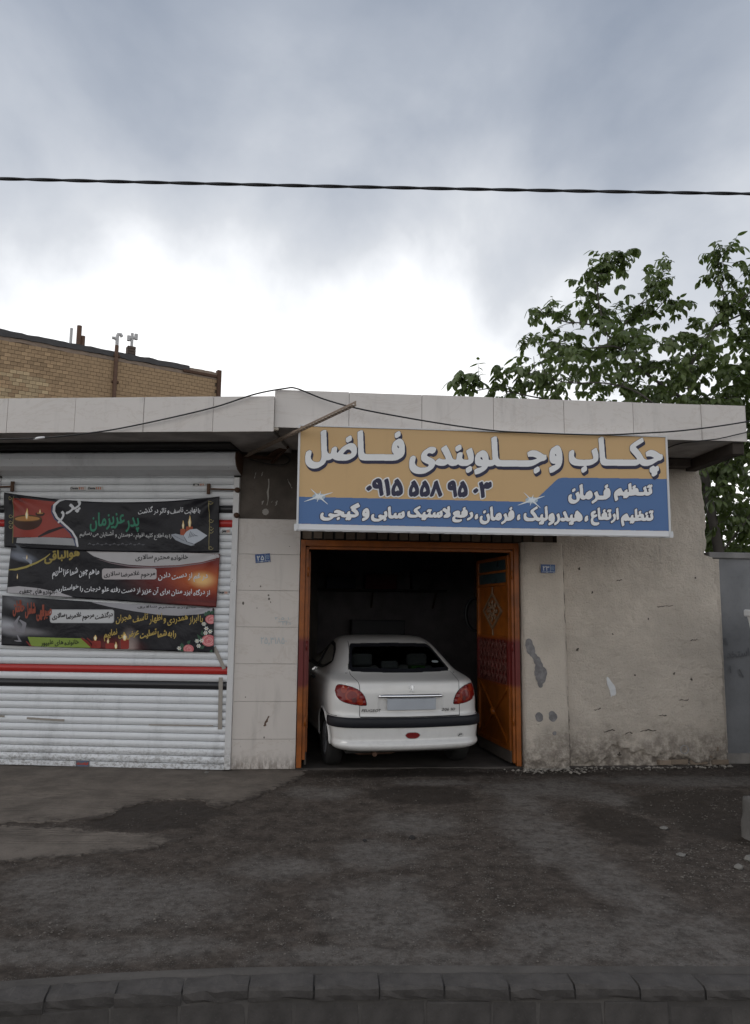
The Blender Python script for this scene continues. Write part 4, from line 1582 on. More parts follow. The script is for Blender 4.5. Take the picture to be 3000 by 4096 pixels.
def flames(bn, lst, off=0.0065):
    f_ = Fld(min(l[0] for l in lst) - 40, min(l[1] for l in lst) - 90, max(l[0] for l in lst) + 40, max(l[1] for l in lst) + 10, 1.5, 2)
    g_ = Fld(f_.x0, f_.y0, f_.x0 + f_.w * 1.5, f_.y0 + f_.h * 1.5, 1.5, 2)
    for (x, y, w, h) in lst:
        f_.stroke([(x, y), (x, y - h * 0.35), (x + w * 0.06, y - h * 0.7), (x, y - h)], [w * 0.7, w, w * 0.5, 1])
        g_.stroke([(x, y - h * 0.06), (x, y - h * 0.35), (x, y - h * 0.7)], [w * 0.4, w * 0.55, 1])
    bn.put('flame', f_, (0.75, 0.50, 0.20), off)
    bn.put('flame_core', g_, (0.85, 0.80, 0.60), off + 0.001)


flames(b1, [(183, 288, 22, 70), (268, 250, 10, 26), (1215, 352, 15, 54), (1257, 338, 20, 74)])
# candles and open book
f_ = F2((1190, 335, 1290, 400))
f_.fill([rrect(1197, 1230, 356, 398, 6), rrect(1233, 1276, 340, 390, 6)])
b1.put('candle', f_, (0.36, 0.08, 0.035), 0.0045)
f_ = F2((1125, 345, 1380, 470))
f_.fill([np.array([(1135, 395), (1165, 388), (1215, 398), (1235, 440), (1290, 462), (1265, 468), (1215, 452), (1165, 430)], float)])
b1.put('book_cover', f_, (0.34, 0.36, 0.40), 0.0035)
f_ = F2((1125, 345, 1380, 470))
f_.fill([np.array([(1218, 400), (1235, 375), (1258, 360), (1300, 355), (1368, 400), (1330, 430), (1285, 456), (1240, 440)], float)])
b1.put('book_page', f_, (0.50, 0.53, 0.58), 0.0055)
f_ = F2((1125, 345, 1380, 470))
for k in range(6):
    f_.stroke([(1250 + k * 9, 428 - k * 3 - 18 + 6), (1262 + k * 9, 372 + k * 6)], 3)
f_.stroke([(1150, 398), (1222, 436)], 2)
b1.put('book_lines', f_, (0.12, 0.13, 0.15), 0.0065, 0.4)
b1.text('پدر', 385, 545, 162, 320, WHT, 0, 0.75, 1.25, 3.2)
b1.text('پدر عزیزمان', 605, 930, 240, 375, GRN, 0.06, 0.12, 1.0, 2.6, space=0.12)
b1.text('با نهایت تاسف و تاثر در گذشت', 925, 1325, 205, 268, WHT, -0.01, 0.15, 0.85, 1.0)
b1.text('را به اطلاع کلیه اقوام ، دوستان و آشنایان می رسانیم', 535, 1140, 360, 418, (0.42, 0.42, 0.42), 0.03, 0.15, 0.85, 0.8)
f_ = F2((1360, 165, 1420, 500))
f_.stroke([(1378, 170), (1382, 300), (1378, 490)], 3.5)
for y0 in (180, 300, 350, 370, 480):
    f_.stroke([(1390 + 16 * math.cos(a) * (1 - a / 9), y0 + 16 * math.sin(a) * (1 - a / 9)) for a in np.linspace(0, 6, 14)], 3.5)
b1.put('gold_scroll', f_, (0.26, 0.22, 0.10), 0.0045, 0.4)
f_ = F2((40, 135, 105, 470))
f_.stroke([(85, 140), (80, 300), (78, 450)], 3)
for y0 in (150, 270, 310, 340):
    f_.stroke([(62 + 15 * math.cos(a) * (1 - a / 9), y0 + 15 * math.sin(a) * (1 - a / 9)) for a in np.linspace(0, 6, 14)], 3.5)
b1.put('gold_scroll', f_, (0.26, 0.22, 0.10), 0.0045, 0.4)
f_ = F2((580, 440, 980, 480))
for k in range(14):
    x = 590 + k * 27
    f_.stroke([(x, 460), (x + 12, 452 + 10 * (k % 2)), (x + 22, 458)], [2, 8, 2])
b1.put('leaf_border', f_, (0.10, 0.10, 0.11), 0.0045, 0.4)

# --- middle banner
b2 = Banner('mourning_banner', 'middle black banner with gold calligraphy and a red sunset glow',
            [(70, 448), (1450, 520), (1425, 875), (35, 778)], [(-2.543, 2.391), (-0.185, 2.281), (-0.205, 1.702), (-2.562, 1.84)], 6, 0.012,
            [(0.94, 0.52, 0.26, 0.42, 0.0, (0.22, 0.022, 0.015), 1.0, 0.75), (0.93, 0.50, 0.12, 0.20, 0.0, (0.45, 0.10, 0.02), 0.9, 0.8),
             (0.925, 0.50, 0.045, 0.11, 0.0, (0.85, 0.55, 0.22), 0.9, 0.8), (0.93, 0.05, 0.12, 0.03, 0, (0.16, 0.02, 0.015), 0.8, 0.6),
             (0.055, 0.74, 0.05, 0.10, 0.4, (0.22, 0.24, 0.29), 0.8, 0.6), (0.03, 0.9, 0.025, 0.10, 0.3, (0.10, 0.11, 0.13), 0.8, 0.6)], 9.0, 0.012)
f_ = F2((540, 470, 1450, 620))
f_.fill([np.array([(545, 483), (800, 496), (1100, 508), (1445, 522), (1445, 545), (1330, 575), (1180, 595), (1000, 602), (850, 592), (720, 570), (620, 535)], float)])
b2.put('white_wave', f_, (0.46, 0.44, 0.44), 0.002)
f_ = F2((540, 470, 1450, 640))
f_.stroke([(640, 552), (740, 582), (860, 602), (1000, 612), (1180, 603), (1330, 583), (1440, 555)], [2, 6, 9, 10, 9, 6, 2])
b2.put('grey_edge', f_, (0.20, 0.15, 0.16), 0.002)
f_ = F2((25, 700, 520, 830))
f_.fill([np.array([(40, 742), (120, 735), (250, 748), (390, 775), (490, 808), (300, 797), (40, 779)], float)])
b2.put('white_wave', f_, (0.44, 0.42, 0.43), 0.002)
f_ = F2((640, 600, 1060, 710))
f_.fill([rrect(678, 1038, 618, 690, 16) + np.array([(0, 0)])])
b2.put('name_plate', f_, (0.46, 0.42, 0.42), 0.003)
b2.text('هوالباقی', 290, 530, 482, 590, (0.30, 0.23, 0.06), 0, 0.15, 1.1, 3.0)
f_ = F2((40, 520, 350, 640))
f_.stroke([(330, 520), (300, 545), (240, 580), (170, 608), (100, 624), (50, 627)], [5, 9, 12, 14, 14, 5])
b2.put('gold_sweep', f_, (0.36, 0.29, 0.08), 0.0045)
b2.text('خانواده محترم سالاری', 900, 1245, 520, 578, (0.03, 0.03, 0.03), 0.01, 0.12, 0.9, 1.2)
b2.text('مرحوم غلامرضا سالاری', 690, 1030, 632, 688, (0.03, 0.03, 0.03), 0.0, 0.12, 0.9, 1.4)
b2.text('در غم از دست دادن', 1048, 1370, 640, 705, WHT, 0.01, 0.22, 0.9, 1.3)
b2.text('ما هم چون شما عزا داریم', 345, 660, 605, 690, WHT, 0.01, 0.3, 0.85, 1.2)
b2.text('از درگاه ایزد منان برای آن عزیز از دست رفته علو درجات را خواستاریم', 365, 1385, 718, 792, WHT, 0.035, 0.2, 0.85, 1.2)
b2.text('خانواده های جعفری', 110, 385, 742, 800, (0.03, 0.03, 0.03), 0.02, 0.12, 0.9, 1.2)
flames(b2, [(176, 555, 9, 28), (112, 685, 7, 34)])
f_ = F2((90, 530, 260, 620))
f_.stroke([(145, 545), (170, 552), (200, 572), (205, 600)], [4, 20, 22, 6])
b2.put('candle_glow', f_, (0.26, 0.28, 0.33), 0.003)

# --- lowest banner
b3 = Banner('mourning_banner', 'lowest black banner with pink roses, candles and a green name strip',
            [(5, 795), (1410, 880), (1407, 1172), (0, 1125)], [(-2.612, 1.811), (-0.229, 1.694), (-0.216, 1.225), (-2.58, 1.27)], 4, 0.01,
            [(0.03, 0.38, 0.06, 0.14, 0.2, (0.42, 0.42, 0.45), 0.9, 0.85), (0.10, 0.30, 0.10, 0.07, -0.3, (0.20, 0.19, 0.20), 0.9, 0.7),
             (0.07, 0.90, 0.07, 0.14, 0.0, (0.12, 0.12, 0.13), 0.9, 0.6), (0.54, 0.06, 0.10, 0.16, 0.0, (0.13, 0.012, 0.01), 0.9, 0.8),
             (0.61, 0.10, 0.03, 0.25, 0.0, (0.40, 0.33, 0.30), 0.7, 0.9)], 14.0, 0.012)
f_ = F2((580, 820, 1415, 960))
f_.fill([np.array([(600, 838), (900, 852), (1405, 882), (1405, 905), (1300, 922), (1180, 930), (1040, 922), (880, 898), (720, 868)], float)])
b3.put('grey_wave', f_, (0.34, 0.33, 0.35), 0.002)
f_ = F2((320, 870, 770, 990))
f_.fill([rrect(330, 758, 888, 978, 16)])
b3.put('name_plate', f_, (0.45, 0.45, 0.45), 0.002)
f_ = F2((325, 880, 765, 985))
f_.fill([rrect(337, 751, 895, 971, 12)])
b3.put('name_plate', f_, (0.52, 0.52, 0.52), 0.003)
f_ = F2((165, 1060, 640, 1150))
f_.fill([np.array([(180, 1070), (380, 1076), (560, 1080), (605, 1128), (600, 1142), (205, 1134)], float)])
b3.put('green_strip', f_, (0.22, 0.30, 0.055), 0.002)
f_ = F2((165, 1060, 700, 1150))
f_.stroke([(172, 1100), (205, 1136), (230, 1134)], [6, 14, 4])
f_.stroke([(545, 1080), (580, 1105), (610, 1140)], [10, 20, 10])
f_.stroke([(580, 1078), (620, 1112), (640, 1138)], [6, 14, 8])
b3.put('red_ribbon', f_, (0.20, 0.025, 0.02), 0.003)
b3.text('خانواده های علیپور', 270, 525, 1086, 1136, (0.02, 0.03, 0.01), 0.0, 0.12, 0.9, 1.1)
b3.text('درگذشت مرحوم غلامرضا سالاری', 345, 750, 900, 968, (0.025, 0.02, 0.02), 0.0, 0.15, 0.9, 1.5)
b3.text('با ابراز همدردی و اظهار تاسف هجران', 770, 1340, 905, 990, GLD, 0.02, 0.18, 0.85, 1.4)
b3.text('را به شما تسلیت عرض می نماییم', 690, 1165, 1010, 1100, GLD, 0.01, 0.2, 0.9, 1.6)
b3.text('صبرالهی شامل حالتان', 80, 345, 815, 940, (0.26, 0.06, 0.035), 0.16, 0.1, 0.8, 2.6)
b3.text('خانواده محترم سالاری', 910, 1300, 856, 885, (0.05, 0.05, 0.05), 0.02, 0.1, 0.9, 1.0)
f_ = F2((80, 930, 200, 1100))
f_.stroke([(125, 935), (95, 985), (110, 1025), (150, 1030), (160, 985), (130, 960)], [8, 26, 22, 26, 26, 10])
f_.stroke([(110, 1060), (130, 1100), (90, 1095)], [8, 16, 4])
b3.put('grey_flower', f_, (0.23, 0.22, 0.24), 0.003)
f_ = F2((600, 1060, 870, 1150))
f_.fill([rrect(612, 670, 1095, 1145, 10), rrect(700, 760, 1110, 1148, 10), rrect(800, 855, 1085, 1150, 10)])
b3.put('candle', f_, (0.26, 0.03, 0.022), 0.003)
flames(b3, [(635, 1088, 22, 32), (718, 1108, 16, 30), (770, 1143, 20, 42), (828, 1085, 30, 40)])
rnd = random.Random(5)
leafs, petals, pet2, whites, ycent = (F2((1120, 900, 1412, 1172)) for _ in range(5))
for (x, y, r) in ((1390, 955, 36), (1375, 1095, 46), (1245, 1150, 34)):
    petals.fill([circle(x, y, r, r * 0.85)])
    for q in (0.75, 0.5, 0.25):
        pet2.stroke([(x + r * q * math.cos(a), y + r * q * 0.85 * math.sin(a)) for a in np.linspace(q * 9, q * 9 + 4.2, 14)], [1.5] + [r * 0.13] * 12 + [1.5])
    for k in range(5):
        a = rnd.uniform(2.2, 5.0)
        leafs.stroke([(x + r * 0.9 * math.cos(a), y + r * 0.9 * math.sin(a)), (x + r * 1.4 * math.cos(a), y + r * 1.3 * math.sin(a)), (x + r * 1.9 * math.cos(a + .2), y + r * 1.7 * math.sin(a + .2))], [4, 20, 2])
for (x, y) in ((1345, 985), (1360, 1015), (1385, 1035), (1330, 1095), (1310, 1130), (1185, 1145), (1355, 1045), (1300, 1098)):
    for k in range(6):
        whites.stroke([(x, y), (x + 11 * math.cos(k * 1.05), y + 11 * math.sin(k * 1.05))], [3, 8])
    ycent.fill([circle(x, y, 4)])
for k in range(9):
    x, y = rnd.uniform(1140, 1400), rnd.uniform(1080, 1165)
    a = rnd.uniform(0, 6)
    leafs.stroke([(x, y), (x + 18 * math.cos(a), y + 14 * math.sin(a)), (x + 34 * math.cos(a), y + 26 * math.sin(a))], [3, 15, 2])
b3.put('print_leaves', leafs, (0.035, 0.085, 0.05), 0.0025)
b3.put('print_roses', petals, (0.55, 0.16, 0.17), 0.0035)
b3.put('print_petals', pet2, (0.68, 0.33, 0.32), 0.0045)
b3.put('print_daisies', whites, (0.62, 0.62, 0.58), 0.0045)
b3.put('print_daisies', ycent, (0.45, 0.33, 0.08), 0.0055)

# ================================================================== shop sign
sign = frame_r('shop_sign', label='wide yellow and blue shop sign with white Persian lettering over the garage door', cat='sign')
SX0, SX1, SZ0, SZ1, SY = 0.647, 4.352, 2.437, 3.462, -1.17
SPX = [(50, 97), (1583, 152), (1578, 570), (40, 538)]


def smap(off):
    def g(X, Y):
        tl, tr, br, bl = SPX
        v = 0.5
        for _ in range(3):
            xl, xr = bl[0] + (tl[0] - bl[0]) * v, br[0] + (tr[0] - br[0]) * v
            u = (X - xl) / (xr - xl)
            yt, yb = tl[1] + (tr[1] - tl[1]) * u, bl[1] + (br[1] - bl[1]) * u
            v = (yb - Y) / (yb - yt)
        return (SX0 + (SX1 - SX0) * u, SY - off, SZ0 + (SZ1 - SZ0) * v)
    return g


def m_vinyl(name, col):
    t = NT(bpy.data.materials.new(name))
    a = t.noise(0.8, 5, 0.6)
    c = t.mix(a, tuple(k * 0.93 for k in col), tuple(k * 1.05 for k in col))
    c = t.mix(t.step(t.noise(5, 5, 0.7, 0, None, (1, 1, 0.3)), 0.55, 0.8, 0, 0.16), c, tuple(k * 0.55 for k in col))
    t.bump(t.noise(1.7, 3), 0.25, 0.03)
    return t.finish(c, 0.38, 0.4)


MB().box(SX0 + 0.012, SX1 - 0.012, SY, SY + 0.10, SZ0 + 0.012, SZ1 - 0.012).build('panel', m_vinyl('tan sign vinyl', (0.58, 0.375, 0.17)), sign)
M_ALU = mat('white sign frame', (0.58, 0.58, 0.58), 0.35, 0.08)
for x in (SX0, SX1 - 0.020):
    MB().box(x, x + 0.020, SY - 0.012, SY + 0.11, SZ0, SZ1, 0.003).build('frame_side', M_ALU, sign)
MB().box(SX0 + 0.021, SX1 - 0.021, SY - 0.010, SY + 0.11, SZ1 - 0.014, SZ1 - 0.001, 0.002).build('frame_top', M_ALU, sign)
MB().box(SX0 + 0.021, SX1 - 0.021, SY - 0.010, SY + 0.11, SZ0 + 0.001, SZ0 + 0.014, 0.002).build('frame_bottom', M_ALU, sign)
for x in (1.3, 2.6, 3.9):
    MB().bar((x, SY + 0.10, 3.3), (x, -0.0, 3.40), 0.03, 0.03).build('bracket', M_IRON, sign)
R_ = 3.0
f_ = Fld(40, 310, 1590, 590, R_, 2)
f_.fill([np.array([(44, 400), (500, 411), (985, 424), (1008, 419), (1100, 335), (1112, 327), (1128, 324), (1300, 326), (1577, 331), (1577, 545), (800, 530), (44, 512)], float)])
sheet('blue_field', f_.polys(0.5, 40), smap(0.0015), m_vinyl('blue sign vinyl', (0.062, 0.145, 0.33)), sign, flip=True)
f_ = Fld(30, 500, 1590, 590, R_, 2)
f_.fill([np.array([(30, 512), (800, 530), (1590, 546), (1590, 572), (800, 557), (30, 540)], float)])
sheet('white_strip', f_.polys(0.5, 40), smap(0.0015), m_vinyl('white sign vinyl', (0.68, 0.68, 0.69)), sign, flip=True)
M_LW, M_LN = flat('white sign lettering', (0.78, 0.775, 0.765), 0.45), flat('navy sign lettering', (0.022, 0.022, 0.055), 0.4)


def sign_text(s, x0, x1, yt, yb, slope, bold, outline, shadow, latin=False, ink=None, edge=None, slant=0.0, kx=1.0, space=0.25, name='lettering'):
    f_ = Fld(x0 - 25, min(yt, yt + slope * (x1 - x0)) - 25, x1 + 25, max(yb, yb + slope * (x1 - x0)) + 30, 2.0, 2)
    f_.fill(fit(phrase(s, slant, kx, space, latin), x0, x1, yt, yb, slope, bold))
    f_ = f_.nib(bold * 1.05, bold * 0.62, 0.62)
    sheet(name, f_.polys(0.5, 30), smap(0.0065), ink or M_LW, sign, flip=True)
    if shadow:
        g = f_.dilate(2.2)
        sheet(name + '_shadow', g.shifted(shadow[0] * .5, shadow[1] * .5).polys(0.5, 30), smap(0.004), M_LN, sign, flip=True)
        sheet(name + '_shadow', g.shifted(*shadow).polys(0.5, 30), smap(0.003), M_LN, sign, flip=True)
        sheet(name + '_edge', f_.dilate(1.6).polys(0.5, 30), smap(0.005), M_LN, sign, flip=True)
    elif outline:
        sheet(name + '_edge', f_.dilate(outline).polys(0.5, 30), smap(0.004), edge or M_LN, sign, flip=True)


sign_text('فـــاضل', 75, 478, 120, 282, 0.012, 6.6, 0, (5, 11))
sign_text('جـــلوبندی', 493, 1064, 146, 306, 0.014, 6.6, 0, (5, 11))
sign_text('و', 1072, 1130, 190, 304, 0, 7.0, 0, (5, 11))
sign_text('چکـــاب', 1156, 1560, 152, 316, 0.014, 6.6, 0, (5, 11))
sign_text('۰۹۱۵', 318, 468, 324, 398, 0.010, 4.6, 5.0, None, True, M_LN, M_LW, name='number')
sign_text('۵۵۸', 490, 628, 332, 402, 0.010, 4.6, 5.0, None, True, M_LN, M_LW, name='number')
sign_text('۹۵', 648, 732, 334, 404, 0.010, 4.6, 5.0, None, True, M_LN, M_LW, name='number')
sign_text('۰۳', 752, 832, 338, 408, 0.010, 4.6, 5.0, None, True, M_LN, M_LW, name='number')
sign_text('تنـظیم', 1342, 1508, 348, 422, 0.0, 4.2, 3.5, None)
sign_text('فـرمان', 1148, 1328, 352, 432, 0.0, 4.2, 3.5, None)
for w_, x0, x1, yt, yb in (('تنظیم', 1366, 1508, 452, 526), ('ارتفاع', 1238, 1360, 448, 522), ('،', 1212, 1230, 480, 506), ('هیدرولیک', 958, 1206, 440, 520),
                           ('،', 930, 946, 474, 500), ('فرمان', 776, 922, 442, 516), ('،', 756, 772, 472, 496), ('رفع', 664, 752, 444, 508),
                           ('لاستیک', 482, 660, 438, 498), ('سابی', 336, 474, 440, 504), ('و', 300, 332, 448, 502), ('گیجی', 134, 294, 424, 500)):
    sign_text(w_, x0, x1, yt, yb, 0.012, 3.8, 3.2, None)
# printed sparkles
for (cx, cy) in ((130, 400), (995, 417)):
    f_ = Fld(cx - 75, cy - 50, cx + 75, cy + 50, 1.5, 2)
    for (dx, dy, w) in ((58, -18, 4), (-62, 22, 4), (38, 34, 3.5), (-34, -34, 3), (8, -24, 2.5), (-8, 24, 2.5)):
        f_.stroke([(cx, cy), (cx + dx, cy + dy)], [w * 2.2, 0.8])
    sheet('sparkle', f_.polys(0.4), smap(0.0045), flat('sparkle white', (0.72, 0.76, 0.78)), sign, flip=True)
    f_ = Fld(cx - 75, cy - 50, cx + 75, cy + 50, 1.5, 2)
    f_.fill([circle(cx, cy, 26, 13)])
    sheet('sparkle', f_.polys(0.4), smap(0.003), flat('sparkle pale blue', (0.42, 0.50, 0.56)), sign, flip=True)
    f_ = Fld(cx - 75, cy - 50, cx + 75, cy + 50, 1.5, 2)
    f_.fill([circle(cx, cy, 14, 8)])
    sheet('sparkle', f_.polys(0.4), smap(0.0052), flat('sparkle white', (0.72, 0.76, 0.78)), sign, flip=True)


# ================================================================== house number plates
def plate(x, z, y, digits, rot, label):
    o = frame_r('number_plate', x, y, z, label=label, cat='number plate', group='blue house number plates')
    o.rotation_euler = (0, -rot, YAW_R)
    MB().box(-0.081, 0.081, -0.003, 0.003, -0.047, 0.047, 0.002).build('plate', mat('blue enamel', (0.022, 0.065, 0.20), 0.35, 0.12), o)
    f_ = Fld(-0.085, -0.05, 0.085, 0.05, 0.0018, 2)
    f_.fill(fit(phrase(digits, latin=True), -0.060, 0.012, 0.028, -0.022))
    f_ = f_.dilate(0.0018)
    f_.stroke([(0.027, 0.042), (0.027, -0.034)], 0.003)
    f_.stroke([(-0.07, -0.036), (0.075, -0.033)], 0.003)
    f_.stroke([(-0.025, -0.041), (-0.005, -0.041)], 0.006)
    f_.stroke([(0.06, -0.041), (0.072, -0.041)], 0.005)
    sheet('digits', f_.polys(0.45), lambda a, b: (a, -0.0045, b), flat('plate white', (0.55, 0.58, 0.60)), o)
    g = Fld(0.025, -0.03, 0.085, 0.045, 0.0015, 2)
    for k in range(8):
        a = k * math.pi / 4
        g.stroke([(0.052 + 0.006 * math.cos(a), 0.008 + 0.006 * math.sin(a)), (0.052 + 0.02 * math.cos(a + .5), 0.008 + 0.02 * math.sin(a + .5))], 0.003)
    g.stroke([(0.052 + 0.021 * math.cos(a), 0.008 + 0.021 * math.sin(a)) for a in np.linspace(0.3, 5.6, 20)], 0.003)
    sheet('emblem', g.polys(0.45), lambda a, b: (a, -0.0045, b), flat('plate pale blue', (0.24, 0.34, 0.46)), o)


plate(0.272, 2.242, -0.005, '۲۵', rad(6), 'tilted blue plate with number 25 on the cream tiled pillar')
plate(3.436, 2.168, -0.108, '۲۳', rad(-0.5), 'level blue plate with number 23 on the plaster pilaster')

# ================================================================== cables and slotted angle
def catmull(pts, n=8):
    pts = [Vector(p) for p in pts]
    out = []
    for i in range(len(pts) - 1):
        p0, p1, p2, p3 = pts[max(0, i - 1)], pts[i], pts[i + 1], pts[min(len(pts) - 1, i + 2)]
        for k in range(n):
            t = k / n
            out.append(0.5 * ((2 * p1) + (p2 - p0) * t + (2 * p0 - 5 * p1 + 4 * p2 - p3) * t * t + (3 * p1 - p0 - 3 * p2 + p3) * t ** 3))
    out.append(pts[-1])
    return out


def toR(x, y, z):
    c, s = math.cos(YAW_R), math.sin(YAW_R)
    return (OX + x * c - y * s, OY + x * s + y * c, z)


def toL(x, y, z):
    c, s = math.cos(YAW_L), math.sin(YAW_L)
    return (OX + x * c - y * s, OY + x * s + y * c, z)


# twisted bundle across the sky
cab = empty('overhead_cable', (0, 6, 0), label='thick black twisted power cable strung across the sky', cat='cable')
base = [(x, 6.0 + 0.004 * x, 5.205 + 0.0009 * (x - 2.2) ** 2 + 0.0045 * x * -1) for x in np.arange(-9, 9.01, 0.02)]
for k in range(2):
    pts = []
    for (x, y, z) in base:
        a = x * 2 * math.pi / 0.6 + k * math.pi
        pts.append((x, y - 6 + 0.005 * math.cos(a), z + 0.005 * math.sin(a)))
    MB().tube(pts, 0.0098, 7).build('strand', M_BLACK, cab, fix=False)
# thin service cable along the canopy edge
pts = [toL(x, -1.07, z) for x, z in ((-6, 3.30), (-3.4, 3.33), (-2.143, 3.335), (-1.681, 3.347), (-1.224, 3.393), (-0.862, 3.45), (-0.324, 3.564), (0.033, 3.652), (0.388, 3.767))]
pts += [toR(x, y, z) for x, y, z in ((0.50, -1.09, 3.842), (0.62, -1.09, 3.846), (0.885, -1.14, 3.735), (1.215, -1.22, 3.63), (1.713, -1.22, 3.55), (2.192, -1.22, 3.487), (2.602, -1.22, 3.449), (2.919, -1.22, 3.442),
                                     (3.287, -1.22, 3.438), (3.658, -1.22, 3.442), (4.033, -1.22, 3.469), (4.545, -1.22, 3.519), (5.211, -1.22, 3.632), (6.5, -1.22, 3.9), (9, -1.2, 4.5))]
tag(MB().tube(catmull(pts, 8), 0.0075, 6).build('service_cable', M_BLACK, fix=False), 'thin black cable looping along the tiled canopy edge and sign top', 'cable')
pts = [toR(*p) for p in ((4.42, -0.35, 3.40), (4.52, -0.6, 3.42), (4.60, -0.9, 3.445), (4.75, -1.08, 3.445), (4.95, -1.10, 3.472), (5.25, -1.12, 3.545), (5.9, -1.1, 3.70), (9, -1.0, 4.3))]
tag(MB().tube(catmull(pts, 8), 0.006, 6).build('service_cable', M_BLACK, fix=False), 'short black cable rising right from under the canopy end', 'cable')
pts = [toL(*p) for p in ((-6, -0.4, 3.37), (-2.6, -0.42, 3.37), (-1.2, -0.41, 3.362), (-0.2, -0.36, 3.385), (0.05, -0.3, 3.38))]
tag(MB().tube(catmull(pts, 8), 0.007, 6).build('service_cable', M_BLACK, fix=False), 'black cable lying in the gap above the shutter hood', 'cable')
tag(MB().tube([toL(-1.82, -1.06, 3.335), toL(-1.76, -1.075, 3.342), toL(-1.70, -1.075, 3.348)], [0.010, 0.014, 0.010], 7).build('tape_wrap', M_WHITE), 'white tape wound round the cable over the shutter', 'tape')

# slotted angle iron poking out from under the canopy
p0, p1 = Vector((0.090, -0.24, 3.318)), Vector((1.150, -2.05, 3.428))
dx_ = frame_r('slotted_angle', 0, 0, 0, label='rusty slotted angle iron sticking out in front of the canopy', cat='angle iron')
t_ = (p1 - p0).normalized()
L_ = (p1 - p0).length
n1_ = (Vector((0, 0, 1)) - t_ * t_.z).normalized()
n2_ = t_.cross(n1_).normalized()
m = MB()
for (nn, wd, th_, sgn) in ((n1_, 0.046, n2_, 1), (n2_, 0.040, n1_, 1)):
    # flange as two rails and cross pieces: the slots stay open
    for (a, b) in ((0.0, 0.30), (0.62, 1.0)):
        q = [p0 + nn * wd * a, p1 + nn * wd * a, p1 + nn * wd * b, p0 + nn * wd * b]
        m.add([v - th_ * 0.0015 for v in q] + [v + th_ * 0.0015 for v in q], [(0, 1, 2, 3), (7, 6, 5, 4), (0, 4, 5, 1), (1, 5, 6, 2), (2, 6, 7, 3), (3, 7, 4, 0)])
    s = 0.0
    while s < L_ - 0.02:
        a, b = s, min(L_, s + 0.026)
        q = [p0 + t_ * a + nn * wd * .29, p0 + t_ * b + nn * wd * .29, p0 + t_ * b + nn * wd * .63, p0 + t_ * a + nn * wd * .63]
        m.add([v - th_ * 0.0012 for v in q] + [v + th_ * 0.0012 for v in q], [(0, 1, 2, 3), (7, 6, 5, 4), (0, 4, 5, 1), (2, 6, 7, 3), (1, 5, 6, 2), (3, 7, 4, 0)])
        s += 0.056
m.build('angle', mat('rusted grey steel', (0.22, 0.17, 0.13), 0.65, 0.4, 12, 0.3, 80, 0.3), dx_, fix=False)
br = frame_r('roof_bracket', 0, 0, 0, label='broken rusty bracket on the brown wall under the canopy', cat='bracket')
m = MB()
m.bar((0.30, -0.01, 3.36), (0.50, -0.30, 3.43), 0.09, 0.012, (0, 0, 1))
m.bar((0.34, -0.02, 3.30), (0.52, -0.26, 3.44), 0.03, 0.02)
m.bar((0.02, -0.02, 3.37), (0.40, -0.04, 3.345), 0.035, 0.035)
m.build('plate', M_IRON, br)
pts = [(0.1, -0.05, 3.33), (0.2, -0.07, 3.30), (0.38, -0.07, 3.27), (0.5, -0.05, 3.29), (0.54, -0.02, 3.35), (0.48, -0.01, 3.40)]
MB().tube(catmull(pts), 0.006, 6).build('wire', M_BLACK, br, fix=False)

# ================================================================== the car
CAR_YAW = rad(13.0)
car = empty('parked_car', (0.415, 8.08, 0.012), CAR_YAW, label='white saloon car parked nose in, filling the garage doorway', cat='car')
